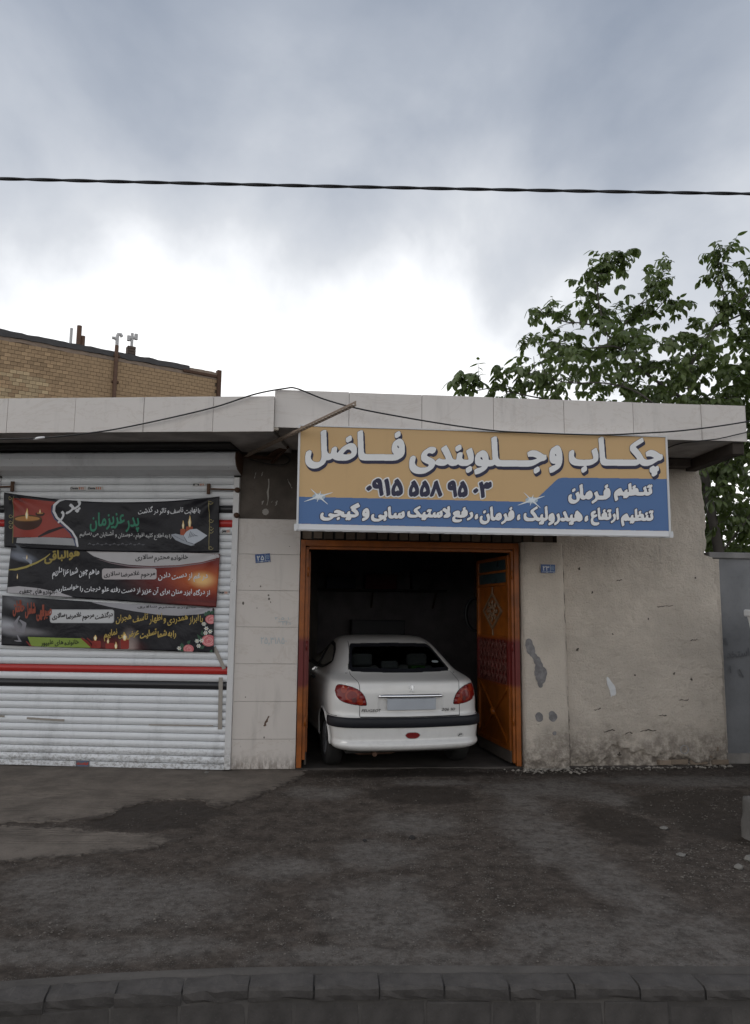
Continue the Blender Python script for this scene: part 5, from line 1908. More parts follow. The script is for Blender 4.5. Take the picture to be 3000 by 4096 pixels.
# stations by height: z, rear y, half width, plan bow, corner radius x, corner radius y, front y
CT = np.array([
    [0.225, 0.130, 0.690, 0.03, 0.26, 0.26, 4.02], [0.245, 0.045, 0.745, 0.04, 0.26, 0.26, 4.08], [0.265, 0.006, 0.778, 0.05, 0.26, 0.26, 4.11],
    [0.295, -0.008, 0.796, 0.05, 0.26, 0.26, 4.13], [0.325, 0.000, 0.798, 0.05, 0.26, 0.26, 4.14], [0.345, 0.015, 0.796, 0.05, 0.26, 0.27, 4.15], [0.38, 0.019, 0.799, 0.05, 0.26, 0.27, 4.155], [0.42, 0.020, 0.804, 0.05, 0.26, 0.27, 4.16],
    [0.475, 0.022, 0.810, 0.05, 0.26, 0.27, 4.17], [0.53, 0.026, 0.815, 0.05, 0.26, 0.28, 4.17], [0.575, 0.034, 0.819, 0.05, 0.27, 0.29, 4.17],
    [0.59, 0.056, 0.820, 0.05, 0.29, 0.31, 4.16], [0.62, 0.060, 0.822, 0.05, 0.31, 0.33, 4.14], [0.70, 0.058, 0.827, 0.045, 0.335, 0.36, 4.05],
    [0.78, 0.056, 0.826, 0.045, 0.345, 0.38, 3.85], [0.85, 0.058, 0.818, 0.045, 0.35, 0.40, 3.50], [0.89, 0.062, 0.808, 0.05, 0.35, 0.41, 3.25],
    [0.915, 0.068, 0.799, 0.05, 0.35, 0.41, 3.10], [0.930, 0.080, 0.792, 0.055, 0.345, 0.41, 3.02], [0.941, 0.108, 0.785, 0.06, 0.34, 0.40, 2.96],
    [0.953, 0.165, 0.776, 0.065, 0.33, 0.39, 2.92], [0.968, 0.240, 0.765, 0.07, 0.31, 0.38, 2.88], [0.985, 0.320, 0.752, 0.075, 0.28, 0.38, 2.85],
    [1.003, 0.390, 0.738, 0.08, 0.24, 0.40, 2.82], [1.020, 0.440, 0.726, 0.08, 0.21, 0.42, 2.78], [1.06, 0.520, 0.704, 0.08, 0.19, 0.44, 2.67],
    [1.12, 0.635, 0.674, 0.075, 0.17, 0.44, 2.50], [1.18, 0.755, 0.643, 0.07, 0.155, 0.42, 2.33], [1.24, 0.882, 0.610, 0.065, 0.145, 0.38, 2.16],
    [1.275, 0.965, 0.590, 0.065, 0.14, 0.34, 2.06], [1.300, 1.035, 0.571, 0.06, 0.14, 0.30, 1.99], [1.325, 1.125, 0.548, 0.06, 0.15, 0.26, 1.93],
    [1.345, 1.225, 0.518, 0.05, 0.16, 0.22, 1.88], [1.358, 1.320, 0.480, 0.04, 0.17, 0.18, 1.84], [1.368, 1.430, 0.410, 0.03, 0.18, 0.12, 1.79],
    [1.374, 1.530, 0.290, 0.02, 0.14, 0.06, 1.73], [1.376, 1.600, 0.140, 0.01, 0.07, 0.02, 1.68]])


def car_row(z):
    """smooth interpolation of the stations"""
    i = int(np.clip(np.searchsorted(CT[:, 0], z) - 1, 0, len(CT) - 2))
    p = [CT[int(np.clip(k, 0, len(CT) - 1))] for k in (i - 1, i, i + 1, i + 2)]
    t = (z - p[1][0]) / (p[2][0] - p[1][0])
    d1 = (p[2] - p[0]) / max(1e-6, p[2][0] - p[0][0]) * (p[2][0] - p[1][0])
    d2 = (p[3] - p[1]) / max(1e-6, p[3][0] - p[1][0]) * (p[2][0] - p[1][0])
    h = p[1] * (2 * t ** 3 - 3 * t * t + 1) + d1 * (t ** 3 - 2 * t * t + t) + p[2] * (-2 * t ** 3 + 3 * t * t) + d2 * (t ** 3 - t * t)
    return h[1:]


def smooth01(v):
    v = min(1.0, max(0.0, v))
    return v * v * (3 - 2 * v)


def car_xy(u, z, row=None):
    """outline of one half at height z; u 0..1 rear, 1..2 corner, 2..3 side, 3..4 front corner, 4..5 front"""
    y0, w, b, cx, cy, yf = car_row(z) if row is None else row
    x1 = w - cx
    if u <= 1:
        x = x1 * u
        y = y0 + b * u * u
        if 0.60 < z < 0.80:      # recess for the number plate
            k = smooth01((0.365 - abs(x)) / 0.035) * smooth01((z - 0.605) / 0.03) * smooth01((0.798 - z) / 0.02)
            y += 0.016 * k
        return x, y
    if u <= 2:
        a = (u - 1) * math.pi / 2
        s0 = 2 * b / max(1e-6, x1)          # keep the rear tangent continuous
        return x1 + cx * math.sin(a), y0 + b + cy * (1 - math.cos(a)) + s0 * cx * math.sin(a) * 0.35 * math.cos(a)
    ys, fr_ = y0 + b + cy, min(0.34, 0.45 * (yf - y0 - b - cy))
    ye = max(ys + 0.01, yf - fr_)
    if u <= 3:
        t = u - 2
        y = ys + (ye - ys) * t
        return w * (1 + 0.012 * math.sin(math.pi * t) - 0.05 * t ** 3), y
    wf = w * 0.95
    if u <= 4:
        a = (u - 3) * math.pi / 2
        return wf - wf * 0.35 * (1 - math.cos(a)), ye + (yf - 0.05 - ye) * math.sin(a)
    t = u - 4
    return wf * 0.65 * (1 - t), yf - 0.05 + 0.05 * math.sin(t * math.pi / 2)


def car_p(p, z, off=0.0):
    """point on the skin at arc length p from the rear centre line (p < 0 left), lifted by off"""
    s = -1 if p < 0 else 1
    row = car_row(z)

    def at(q, zz, rw):
        w, cx, cy = rw[1], rw[3], rw[4]
        l1, la = w - cx, math.pi / 4 * (cx + cy)
        q = abs(q)
        u = q / l1 if q <= l1 else 1 + (q - l1) / la if q <= l1 + la else None
        if u is None:
            ys, yf = rw[0] + rw[2] + cy, rw[5]
            fr_ = min(0.34, 0.45 * (yf - ys))
            u = 2 + (q - l1 - la) / max(0.05, yf - fr_ - ys)
        x, y = car_xy(min(u, 4.99), zz, rw)
        return Vector((x, y, zz))
    c = at(p, z, row)
    if off:
        e = 0.006
        du = at(abs(p) + e, z, row) - at(max(0.0, abs(p) - e), z, row)
        dz = at(p, min(1.37, z + e), car_row(min(1.37, z + e))) - at(p, z - e, car_row(z - e))
        n = du.cross(dz)
        if n.length > 1e-9:
            c += n.normalized() * off
    return Vector((s * c.x, c.y, c.z))


def pin(poly, x, y):
    r, n = False, len(poly)
    for i in range(n):
        (x1, y1), (x2, y2) = poly[i], poly[i - 1]
        if (y1 > y) != (y2 > y) and x < (x2 - x1) * (y - y1) / (y2 - y1) + x1:
            r = not r
    return r


def side_p(y, z):
    """arc length of the side point at distance y from the rear"""
    r = car_row(z)
    return (r[1] - r[3]) + math.pi / 4 * (r[3] + r[4]) + (y - (r[0] + r[2] + r[4]))


RW = [(-0.572, 1.035), (-0.555, 1.028), (0.0, 1.018), (0.555, 1.028), (0.572, 1.035), (0.567, 1.06), (0.487, 1.25), (0.470, 1.268), (0.44, 1.276), (0.0, 1.284), (-0.44, 1.276), (-0.470, 1.268), (-0.487, 1.25), (-0.567, 1.06)]
SW1 = [(1.16, 1.045), (1.02, 1.085), (1.20, 1.20), (1.34, 1.262), (1.50, 1.282), (1.66, 1.286), (1.66, 1.012), (1.30, 1.018)]
SW2 = [(1.72, 1.012), (1.72, 1.287), (1.90, 1.280), (2.05, 1.262), (2.62, 1.03), (2.60, 1.012)]
WHEELS = [(0.76, 0.283), (3.22, 0.283)]
us = list(np.linspace(0, 1, 44)) + list(np.linspace(1, 2, 22))[1:] + list(np.linspace(2, 3, 86))[1:] + list(np.linspace(3, 4, 8))[1:] + list(np.linspace(4, 5, 7))[1:]
zz = []
for a, b in zip(CT[:-1, 0], CT[1:, 0]):
    n = max(1, int(math.ceil((b - a) / 0.0125)))
    zz += [a + (b - a) * k / n for k in range(n)]
zz.append(CT[-1, 0])
m = MB()
grid = {}
for s in (-1, 1):
    for j, z in enumerate(zz):
        row = car_row(z)
        for i, u in enumerate(us):
            if s == 1 and i in (0, len(us) - 1):
                grid[(s, j, i)] = grid[(-1, j, i)]
                continue
            x, y = car_xy(u, z, row)
            grid[(s, j, i)] = len(m.v)
            m.v.append((s * x, y, z))
rear_poly = RW
for s in (-1, 1):
    for j in range(len(zz) - 1):
        zc = (zz[j] + zz[j + 1]) / 2
        for i in range(len(us) - 1):
            q = [grid[(s, j, i)], grid[(s, j, i + 1)], grid[(s, j + 1, i + 1)], grid[(s, j + 1, i)]]
            c = np.mean([m.v[k] for k in q], 0)
            uc = (us[i] + us[i + 1]) / 2
            if uc < 1.6 and 1.0 < zc < 1.30 and pin(rear_poly, abs(c[0]) * 1.0, zc):
                continue
            if uc > 1.4 and uc < 3.2 and zc > 0.98 and (pin(SW1, c[1], zc) or pin(SW2, c[1], zc)):
                continue
            if uc > 1.3 and any(math.hypot(c[1] - wy, zc - wz) < 0.328 for wy, wz in WHEELS):
                continue
            m.f.append(tuple(q if s == 1 else q[::-1]))
            m.sm.append(True)
top = [grid[(1, len(zz) - 1, i)] for i in range(len(us))] + [grid[(-1, len(zz) - 1, i)] for i in range(len(us) - 2, 0, -1)]
m.f.append(tuple(top))
m.sm.append(True)


def m_paint():
    t = NT(bpy.data.materials.new('white car paint'))
    a = t.noise(3, 4)
    c = t.mix(a, (0.60, 0.585, 0.56), (0.66, 0.645, 0.62))
    x, y, z = t.xyz()
    dn = t.noise(14, 6, 0.7)
    c = t.mix(t.math('MULTIPLY', t.step(z, 0.62, 0.24), t.step(dn, 0.45, 0.8, 0, 0.28)), c, (0.30, 0.275, 0.24))
    c = t.mix(t.step(t.noise(2.4, 7, 0.72), 0.46, 0.74, 0, 0.20), c, (0.33, 0.30, 0.265))
    t.finish(c, 0.30, 0.5)
    t.b.inputs['Coat Weight'].default_value = 0.8
    t.b.inputs['Coat Roughness'].default_value = 0.06
    return t.m


M_CAR = m_paint()
M_TRIM = mat('black bumper plastic', (0.012, 0.0125, 0.016), 0.5, 0.15, 20, spec=0.25)
m.build('body', M_CAR, car, fix=False)


def skin(name, fld, mt, off, thr=0.5, run=3, fn=None, parent=None):
    """thin patch on the car's skin from a field over (p, z)"""
    g = fn or (lambda p, z: car_p(p, z, off))
    return sheet(name, fld.polys(thr, run), lambda a, b: g(a, b), mt, parent or car, True)


# glass
def m_glass():
    t = NT(bpy.data.materials.new('tinted car glass'))
    tr = t.n('ShaderNodeBsdfTransparent')
    tr.inputs[0].default_value = (0.62, 0.66, 0.64, 1)
    gl = t.n('ShaderNodeBsdfGlossy')
    gl.inputs['Roughness'].default_value = 0.02
    fz = t.n('ShaderNodeFresnel')
    fz.inputs[0].default_value = 1.45
    mx = t.n('ShaderNodeMixShader')
    t.set(mx.inputs[0], fz.outputs[0])
    t.t.links.new(tr.outputs[0], mx.inputs[1])
    t.t.links.new(gl.outputs[0], mx.inputs[2])
    t.t.links.new(mx.outputs[0], t.out.inputs[0])
    return t.m


M_GLASS = m_glass()
f_ = Fld(-0.7, 0.98, 0.7, 1.34, 0.008, 2)
f_.fill([np.array(RW)])
g_ = f_.dilate(0.016)
o = skin('rear_window', g_, M_GLASS, -0.001)
g2 = f_.dilate(0.012)
g2.fill([np.array(RW) * np.array([0.955, 1]) * 1.0 + np.array([0, 0])], 1)
ring = f_.dilate(0.018)
inner = Fld(-0.7, 0.98, 0.7, 1.34, 0.008, 2)
cz_ = 1.15
inner.fill([np.array([(x * 0.955, cz_ + (z - cz_) * 0.84) for x, z in RW])])
ring.a = ring.a * (1 - inner.a)
skin('window_seal', ring, M_TRIM, 0.002)
for s in (-1, 1):
    for poly in (SW1, SW2):
        fz_ = Fld(0.9, 0.97, 2.75, 1.32, 0.01, 2)
        fz_.fill([np.array(poly)])
        fn = lambda y, z, s=s: (lambda v: Vector((s * abs(v.x), v.y, v.z)))(car_p(side_p(y, z), z, -0.002))
        sheet('side_window', fz_.dilate(0.01).polys(0.5, 3), fn, M_GLASS, car, True)
        rg = fz_.dilate(0.022)
        inn = Fld(0.9, 0.97, 2.75, 1.32, 0.01, 2)
        cy_, c2_ = np.mean([q[0] for q in poly]), np.mean([q[1] for q in poly])
        inn.fill([np.array([(cy_ + (y - cy_) * 0.95, c2_ + (z - c2_) * 0.88) for y, z in poly])])
        rg.a = rg.a * (1 - inn.a)
        fn2 = lambda y, z, s=s: (lambda v: Vector((s * abs(v.x), v.y, v.z)))(car_p(side_p(y, z), z, 0.003))
        sheet('window_seal', rg.polys(0.5, 3), fn2, M_TRIM, car, True)


def ribbon(name, pts, w, off, mt, n=10, fn=None):
    """narrow strip along a path on the skin"""
    P = catmull([(p, z, 0) for p, z in pts], n)
    m_ = MB()
    vs = []
    for i, q in enumerate(P):
        d = (P[min(i + 1, len(P) - 1)] - P[max(i - 1, 0)])
        nrm = Vector((-d.y, d.x, 0)).normalized() * w / 2
        for e in (nrm, -nrm):
            vs.append((fn or (lambda a, b: car_p(a, b, off)))(q.x + e.x, q.y + e.y))
    m_.add(vs, [(2 * i, 2 * i + 1, 2 * i + 3, 2 * i + 2) for i in range(len(P) - 1)], True)
    return m_.build(name, mt, car, fix=False)


M_GAP = mat('shut line shadow gap', (0.03, 0.03, 0.03), 0.8)
for s in (-1, 1):
    ribbon('trunk_seam', [(s * 0.60, 1.012), (s * 0.602, 0.99), (s * 0.585, 0.965), (s * 0.565, 0.935), (s * 0.553, 0.90), (s * 0.548, 0.86), (s * 0.545, 0.80), (s * 0.543, 0.70), (s * 0.542, 0.60), (s * 0.538, 0.583)], 0.006, 0.001, M_GAP)
    # roof gutter trims
    ribbon('roof_trim', [(s * 0.60, 1.05), (s * 0.565, 1.13), (s * 0.53, 1.21), (s * 0.51, 1.27), (s * 0.50, 1.31)], 0.010, 0.0015, M_GAP)
    ribbon('bumper_seam', [(s * 0.80, 0.585), (s * 1.0, 0.592), (s * 1.14, 0.60)], 0.005, 0.001, M_GAP)
ribbon('trunk_seam', [(-0.538, 0.583), (-0.3, 0.5815), (0.0, 0.581), (0.3, 0.5815), (0.538, 0.583)], 0.008, 0.001, M_GAP)

# black rubbing strip wrapped round the bumper
m_ = MB()
prof = [(0.474, 0.0), (0.478, 0.014), (0.486, 0.021), (0.525, 0.023), (0.562, 0.021), (0.572, 0.014), (0.577, -0.01)]
ps = np.linspace(-1.06, 1.06, 150)
vs = []
for p in ps:
    e = min(1.0, (1.06 - abs(p)) / 0.05 + 0.05)
    for z, d in prof:
        zc = 0.526 + (z - 0.526) * (0.55 + 0.45 * e)
        c = car_p(p, 0.526, 0.0)
        n = (car_p(p, 0.526, 0.01) - c) * 100
        vs.append((c.x + n.x * (d * e + 0.004), c.y + n.y * (d * e + 0.004), zc + 0.004 * abs(p)))
k = len(prof)
m_.add(vs, [(i * k + q, (i + 1) * k + q, (i + 1) * k + q + 1, i * k + q + 1) for i in range(len(ps) - 1) for q in range(k - 1)], True)
m_.build('bumper_strip', M_TRIM, car, fix=False)


# tail lamps
def m_lamp(name, col, coat=0.35):
    t = NT(bpy.data.materials.new(name))
    w = t.n('ShaderNodeTexWave', wave_type='BANDS', bands_direction='Z')
    t.set(w.inputs['Vector'], t.tc.outputs['Object'])
    w.inputs['Scale'].default_value = 26
    c = t.mix(w.outputs['Fac'], tuple(k * 0.75 for k in col), tuple(k * 1.2 for k in col))
    t.finish(c, 0.3, 0.25)
    t.b.inputs['Coat Weight'].default_value = coat
    t.b.inputs['Coat Roughness'].default_value = 0.05
    return t.m


M_LR, M_LO, M_LD = m_lamp('red lamp lens', (0.16, 0.004, 0.004)), m_lamp('orange red lamp lens', (0.26, 0.025, 0.008)), m_lamp('dark lamp glass', (0.10, 0.02, 0.02))
LAMP = [(0.474, 0.703), (0.486, 0.70), (0.56, 0.705), (0.68, 0.722), (0.78, 0.755), (0.835, 0.81), (0.845, 0.86), (0.82, 0.89), (0.77, 0.897), (0.70, 0.89), (0.62, 0.875), (0.55, 0.845), (0.505, 0.80), (0.483, 0.75)]
for s in (-1, 1):
    P = [(s * p, z) for p, z in LAMP]
    xa, xb = min(p[0] for p in P) - 0.05, max(p[0] for p in P) + 0.05
    f_ = Fld(xa, 0.65, xb, 0.94, 0.006, 2)
    f_.fill([np.array(catmull([(a, b, 0) for a, b in P + P[:1]], 4))[:, :2]])

    def bulge(p, z, s=s, lift=0.010):
        d = min(math.hypot(p - a, z - b) for a, b in P)
        return car_p(p, z, 0.001 + lift * smooth01(d / 0.03))
    lamp = skin('tail_lamp', f_, M_LR, 0.008, fn=bulge)
    e_ = f_.dilate(0.006)
    skin('lamp_gap', e_, M_GAP, 0.0006, parent=lamp)
    for (cp, cz2, r, mt, lf) in ((0.625, 0.795, 0.062, M_LO, 0.0125), (0.625, 0.795, 0.045, M_LR, 0.0135), (0.60, 0.755, 0.026, M_LD, 0.0145), (0.72, 0.855, 0.038, M_LO, 0.0125), (0.54, 0.735, 0.032, M_LO, 0.0125)):
        f2 = Fld(s * cp - 0.08, cz2 - 0.08, s * cp + 0.08, cz2 + 0.08, 0.005, 2)
        f2.fill([circle(s * cp, cz2, r * (1.25 if r > 0.04 else 1), r)])
        skin('lens', f2, mt, 0, fn=lambda p, z, lf=lf: bulge(p, z, lift=lf), parent=lamp)
    f2 = Fld(s * 0.65 - 0.25, 0.7, s * 0.65 + 0.25, 0.9, 0.005, 2)
# fog lamp and tow eye cover
f_ = Fld(-0.15, 0.33, 0.15, 0.46, 0.004, 2)
fp = np.array(catmull([(-0.078, 0.402, 0), (-0.05, 0.424, 0), (0, 0.428, 0), (0.05, 0.424, 0), (0.078, 0.402, 0), (0.05, 0.375, 0), (0.0, 0.367, 0), (-0.05, 0.375, 0), (-0.078, 0.402, 0)], 5))[:, :2]
f_.fill([fp])
skin('fog_lamp', f_, M_LR, 0.004)
skin('fog_lamp_rim', f_.dilate(0.007), mat('fog lamp rim', (0.42, 0.41, 0.39), 0.4), 0.0015)
f_ = Fld(0.4, 0.3, 0.65, 0.46, 0.004, 2)
f_.fill([circle(0.535, 0.385, 0.040, 0.025)])
skin('tow_eye_cover', f_, mat('tow eye cap', (0.48, 0.47, 0.45), 0.4), 0.002)
f_ = Fld(0.4, 0.3, 0.65, 0.46, 0.003, 2)
f_.stroke([(0.515, 0.375), (0.525, 0.392), (0.553, 0.392)], 0.010)
skin('tow_eye_slot', f_, M_GAP, 0.0035)
# chrome bar over the plate
M_CHR = mat('chrome', (0.75, 0.75, 0.76), 0.10, 0.03, metal=1.0)
m_ = MB()
ps = np.linspace(-0.35, 0.35, 60)
vs = []
for p in ps:
    e = math.sqrt(max(0.0, 1 - (abs(p) / 0.352) ** 14))
    c = Vector((p, 0.058 + 0.045 * (p / 0.48) ** 2, 0.795))
    for a in np.linspace(-0.2, math.pi + 0.2, 9):
        vs.append((c.x, c.y - 0.028 * math.sin(a) * e + 0.002, c.z - 0.004 + 0.0235 * math.cos(a) * e))
m_.add(vs, [(i * 9 + q, (i + 1) * 9 + q, (i + 1) * 9 + q + 1, i * 9 + q + 1) for i in range(59) for q in range(8)], True)
m_.build('chrome_bar', M_CHR, car)
# number plate, left blank
MB().box(-0.262, 0.262, 0.050, 0.062, 0.652, 0.766, 0.003).build('number_plate', mat('pale blank plate', (0.36, 0.38, 0.41), 0.45), car)
# lion badge standing on hind legs
f_ = Fld(-0.06, 0.82, 0.06, 0.92, 0.002, 2)
for pts, ws in (([(-0.004, 0.896), (0.006, 0.893), (0.012, 0.885)], [0.012, 0.016, 0.014]), ([(0.008, 0.888), (0.010, 0.870), (0.004, 0.853)], [0.016, 0.020, 0.015]),
                ([(0.006, 0.880), (-0.012, 0.884), (-0.026, 0.891)], [0.010, 0.007, 0.006]), ([(0.006, 0.872), (-0.012, 0.870), (-0.026, 0.872)], [0.010, 0.007, 0.006]),
                ([(0.004, 0.856), (-0.006, 0.842), (-0.018, 0.838)], [0.012, 0.008, 0.007]), ([(0.008, 0.856), (0.018, 0.845), (0.012, 0.834)], [0.012, 0.009, 0.007]),
                ([(0.010, 0.858), (0.028, 0.862), (0.030, 0.882), (0.026, 0.892)], [0.004, 0.005, 0.005, 0.003]), ([(0.012, 0.834), (0.026, 0.832)], [0.006, 0.005])):
    f_.stroke(pts, ws)
skin('badge', f_, mat('satin chrome', (0.62, 0.62, 0.62), 0.35, 0.05, metal=0.8), 0.006)
skin('badge', f_.dilate(0.0015), M_GAP, 0.002)
M_LET = mat('badge lettering', (0.16, 0.155, 0.15), 0.3, 0.05, metal=0.7)
for s_, xa, xb, zt, zb in (('PEUGEOT', -0.523, -0.327, 0.661, 0.634), ('206', 0.337, 0.415, 0.661, 0.632), ('SD', 0.435, 0.487, 0.659, 0.634)):
    f_ = Fld(xa - 0.02, zb - 0.02, xb + 0.02, zt + 0.02, 0.002, 2)
    lp = fit(phrase(s_, latin=True), xa, xb, zt, zb)
    lp = [l + np.stack([(l[:, 1] - zb) * 0.25, 0 * l[:, 1]], 1) for l in lp]
    f_.fill(lp)
    skin('lettering', f_.dilate(0.0012), M_LET, 0.004)
# wheels
M_TYRE, M_RIM = mat('tyre rubber', (0.016, 0.015, 0.014), 0.8, 0.3, 20), mat('grey wheel cover', (0.16, 0.16, 0.165), 0.4, 0.1)
for wy, wz in WHEELS:
    for s in (-1, 1):
        w = link('wheel', None, car, (s * 0.718, wy, wz))
        w.rotation_euler = (0, 0, 0 if s > 0 else math.pi)
        t_ = MB().lathe([(0.175, 0.072), (0.20, 0.086), (0.245, 0.088), (0.274, 0.074), (0.284, 0.04), (0.286, 0.0), (0.284, -0.04), (0.274, -0.074), (0.245, -0.09), (0.175, -0.075)], 40, 'x')
        t_.build('tyre', M_TYRE, w, fix=False)
        r_ = MB().lathe([(0.0, 0.06), (0.03, 0.062), (0.05, 0.055), (0.13, 0.062), (0.165, 0.07), (0.178, 0.074), (0.176, -0.05), (0.0, -0.05)], 32, 'x')
        for k in range(8):
            a = k * math.pi / 4
            r_.bar((0.066, 0.045 * math.cos(a), 0.045 * math.sin(a)), (0.070, 0.155 * math.cos(a), 0.155 * math.sin(a)), 0.02, 0.01, (1, 0, 0))
        r_.build('rim', M_RIM, w, fix=False)
    MB().box(-0.62, 0.62, wy - 0.34, wy + 0.34, 0.60, 0.62).build('wheel_well', M_DARK, car)
    for s in (-1, 1):
        mm = MB()
        vs = []
        for a in np.linspace(-0.15, math.pi + 0.15, 25):
            vs += [(s * 0.60, wy + 0.335 * math.cos(a), wz + 0.335 * math.sin(a)), (s * 0.80, wy + 0.335 * math.cos(a), wz + 0.335 * math.sin(a))]
        mm.add(vs, [(2 * i, 2 * i + 1, 2 * i + 3, 2 * i + 2) for i in range(24)], True)
        mm.build('wheel_well', M_DARK, car, fix=False)
        mm = MB()
        ring_pts = []
        for a in np.linspace(-0.02, math.pi + 0.02, 33):
            y, z = wy + 0.33 * math.cos(a), max(0.235, wz + 0.33 * math.sin(a))
            p = side_p(y, z)
            v = car_p(p, z, 0.002)
            ring_pts.append((s * abs(v.x), v.y, v.z))
        mm.tube(ring_pts, 0.010, 6).build('arch_lip', M_CAR, car, fix=False)
# underbody, sills, exhaust
MB().box(-0.66, 0.66, 0.22, 3.9, 0.20, 0.235, 0.01).build('underbody', M_DARK, car)
MB().tube([(-0.36, 0.9, 0.22), (-0.36, 0.4, 0.21), (-0.37, 0.14, 0.20)], 0.024, 10).build('exhaust_pipe', M_IRON, car)
MB().box(-0.55, -0.1, 0.30, 0.75, 0.16, 0.23, 0.05).build('silencer', M_IRON, car)
# mirrors
for s in (-1, 1):
    m_ = MB()
    m_.lathe([(0.0, -0.055), (0.05, -0.05), (0.072, -0.02), (0.075, 0.02), (0.06, 0.055), (0.0, 0.075)], 18, 'y', (0, 0, 0))
    o = m_.build('side_mirror', M_TRIM, car, (s * 0.875, 2.52, 1.035))
    o.scale = (1.25, 1.0, 0.85)
    MB().bar((s * 0.72, 2.55, 1.0), (s * 0.82, 2.53, 1.02), 0.05, 0.03).build('mirror_arm', M_TRIM, car)
    MB().lathe([(0.0, 0.0), (0.058, 0.0)], 18, 'y', (s * 0.875, 2.464, 1.035), False).build('mirror_glass', mat('mirror', (0.8, 0.8, 0.8), 0.03, 0.01, metal=1.0), car)
    v = car_p(side_p(1.45, 0.89), 0.89, 0.012)
    MB().bar((s * abs(v.x), 1.36, 0.89), (s * abs(v.x), 1.55, 0.89), 0.03, 0.025).build('door_handle', M_TRIM, car)
    for yd in (1.69, 2.75):
        pr = [(side_p(yd, z), z) for z in (0.32, 0.45, 0.6, 0.75, 0.9, 1.0)]
        fn = lambda a, b, s=s: (lambda q: Vector((s * abs(q.x), q.y, q.z)))(car_p(a, b, 0.001))
        ribbon('door_seam', pr, 0.006, 0.001, M_GAP, 6, fn)
# cabin
M_SEAT = mat('grey seat cloth', (0.26, 0.26, 0.26), 0.9, 0.2, 30)
for x in (-0.33, 0.33):
    MB().box(x - 0.22, x + 0.22, 1.02, 1.16, 0.62, 1.04, 0.05).build('rear_seat_back', M_SEAT, car)
    o = MB().box(-0.125, 0.125, -0.045, 0.045, -0.07, 0.07, 0.035).build('headrest', M_SEAT, car, (x, 1.03, 1.105))
    MB().box(x - 0.22, x + 0.22, 1.95, 2.08, 0.5, 1.02, 0.05).build('front_seat_back', M_SEAT, car)
    MB().box(x - 0.12, x + 0.12, 1.97, 2.05, 1.05, 1.20, 0.03).build('headrest', M_SEAT, car)
MB().box(-0.10, 0.10, 0.98, 1.06, 1.0, 1.09, 0.025).build('headrest', M_SEAT, car)
MB().box(-0.62, 0.62, 0.50, 1.02, 0.985, 1.0, 0.003).build('parcel_shelf', mat('parcel shelf', (0.045, 0.045, 0.047), 0.9), car)
MB().box(-0.63, 0.63, 1.2, 3.0, 0.30, 0.34).build('cabin_floor', M_DARK, car)
MB().box(-0.62, 0.62, 2.55, 2.85, 0.6, 0.97, 0.05).build('dashboard', M_TRIM, car)
MB().box(-0.62, 0.62, 0.56, 0.60, 0.3, 0.98).build('boot_wall', M_DARK, car)
def sh(x, y, z):
    c, s = math.cos(CAR_YAW), math.sin(CAR_YAW)
    return (0.415 + x * c - y * s, 8.08 + x * s + y * c, z + 0.012)
tb = empty('tissue_box', sh(0.25, 0.74, 1.0), CAR_YAW + 0.15, label='green tissue box behind the rear window of the car', cat='tissue box')
MB().box(-0.085, 0.085, -0.05, 0.05, 0.0, 0.055, 0.004).build('carton', mat('green carton', (0.07, 0.22, 0.035), 0.5), tb)
f_ = Fld(-0.09, -0.01, 0.09, 0.07, 0.004, 2)
f_.fill([circle(0.0, 0.03, 0.035, 0.010)])
sheet('slot', f_.polys(), lambda a, b: (a, -0.052, b), M_GAP, tb)
pp = empty('paper_strip', sh(-0.30, 0.64, 1.0), CAR_YAW - 0.1, label='crumpled pale paper strip on the rear shelf of the car', cat='paper')
m_ = MB()
vs = []
for i in range(13):
    x = -0.10 + 0.2 * i / 12
    vs += [(x, -0.02, 0.012 + 0.008 * fbm(x * 30, 0, 1)), (x, 0.02, 0.03 + 0.01 * fbm(x * 30, 4, 1))]
m_.add(vs, [(2 * i, 2 * i + 1, 2 * i + 3, 2 * i + 2) for i in range(12)])
m_.build('paper', mat('pale paper', (0.5, 0.48, 0.42), 0.8), pp, fix=False)
f_ = Fld(0.30, 1.02, 0.55, 1.2, 0.004, 2)
f_.fill([circle(0.445, 1.105, 0.045, 0.012)])
skin('window_sticker', f_, flat('pale sticker', (0.24, 0.27, 0.28)), 0.001)

# ================================================================== walnut tree beyond the wall
def m_leaf():
    t = NT(bpy.data.materials.new('walnut leaf'))
    oi = t.n('ShaderNodeObjectInfo')
    geo = t.n('ShaderNodeNewGeometry')
    a = t.noise(1.7, 3, 0.6, 0, geo.outputs['Position'])
    r = t.noise(16, 2, 0.5, 0, geo.outputs['Position'])
    c = t.mix(t.step(a, 0.3, 0.7), (0.058, 0.082, 0.028), (0.112, 0.148, 0.048))
    c = t.mix(t.step(r, 0.45, 0.75, 0, 0.7), c, (0.16, 0.195, 0.075))
    t.finish(c, 0.45, 0.4)
    tl = t.n('ShaderNodeBsdfTranslucent')
    tl.inputs[0].default_value = (0.16, 0.24, 0.05, 1)
    mx = t.n('ShaderNodeMixShader')
    mx.inputs[0].default_value = 0.28
    t.t.links.new(t.b.outputs[0], mx.inputs[1])
    t.t.links.new(tl.outputs[0], mx.inputs[2])
    t.t.links.new(mx.outputs[0], t.out.inputs[0])
    return t.m


M_LEAF = m_leaf()
M_BARK = mat('grey bark', (0.085, 0.075, 0.065), 0.9, 0.35, 14, 0.8, 40)
TB = (4.92, 10.55, 0.0)
tree = empty('walnut_tree', TB, 0, 'leafy green walnut tree overhanging the garage roof at the right', 'tree')


def rel(p):
    return (p[0] - TB[0], p[1] - TB[1], p[2] - TB[2])


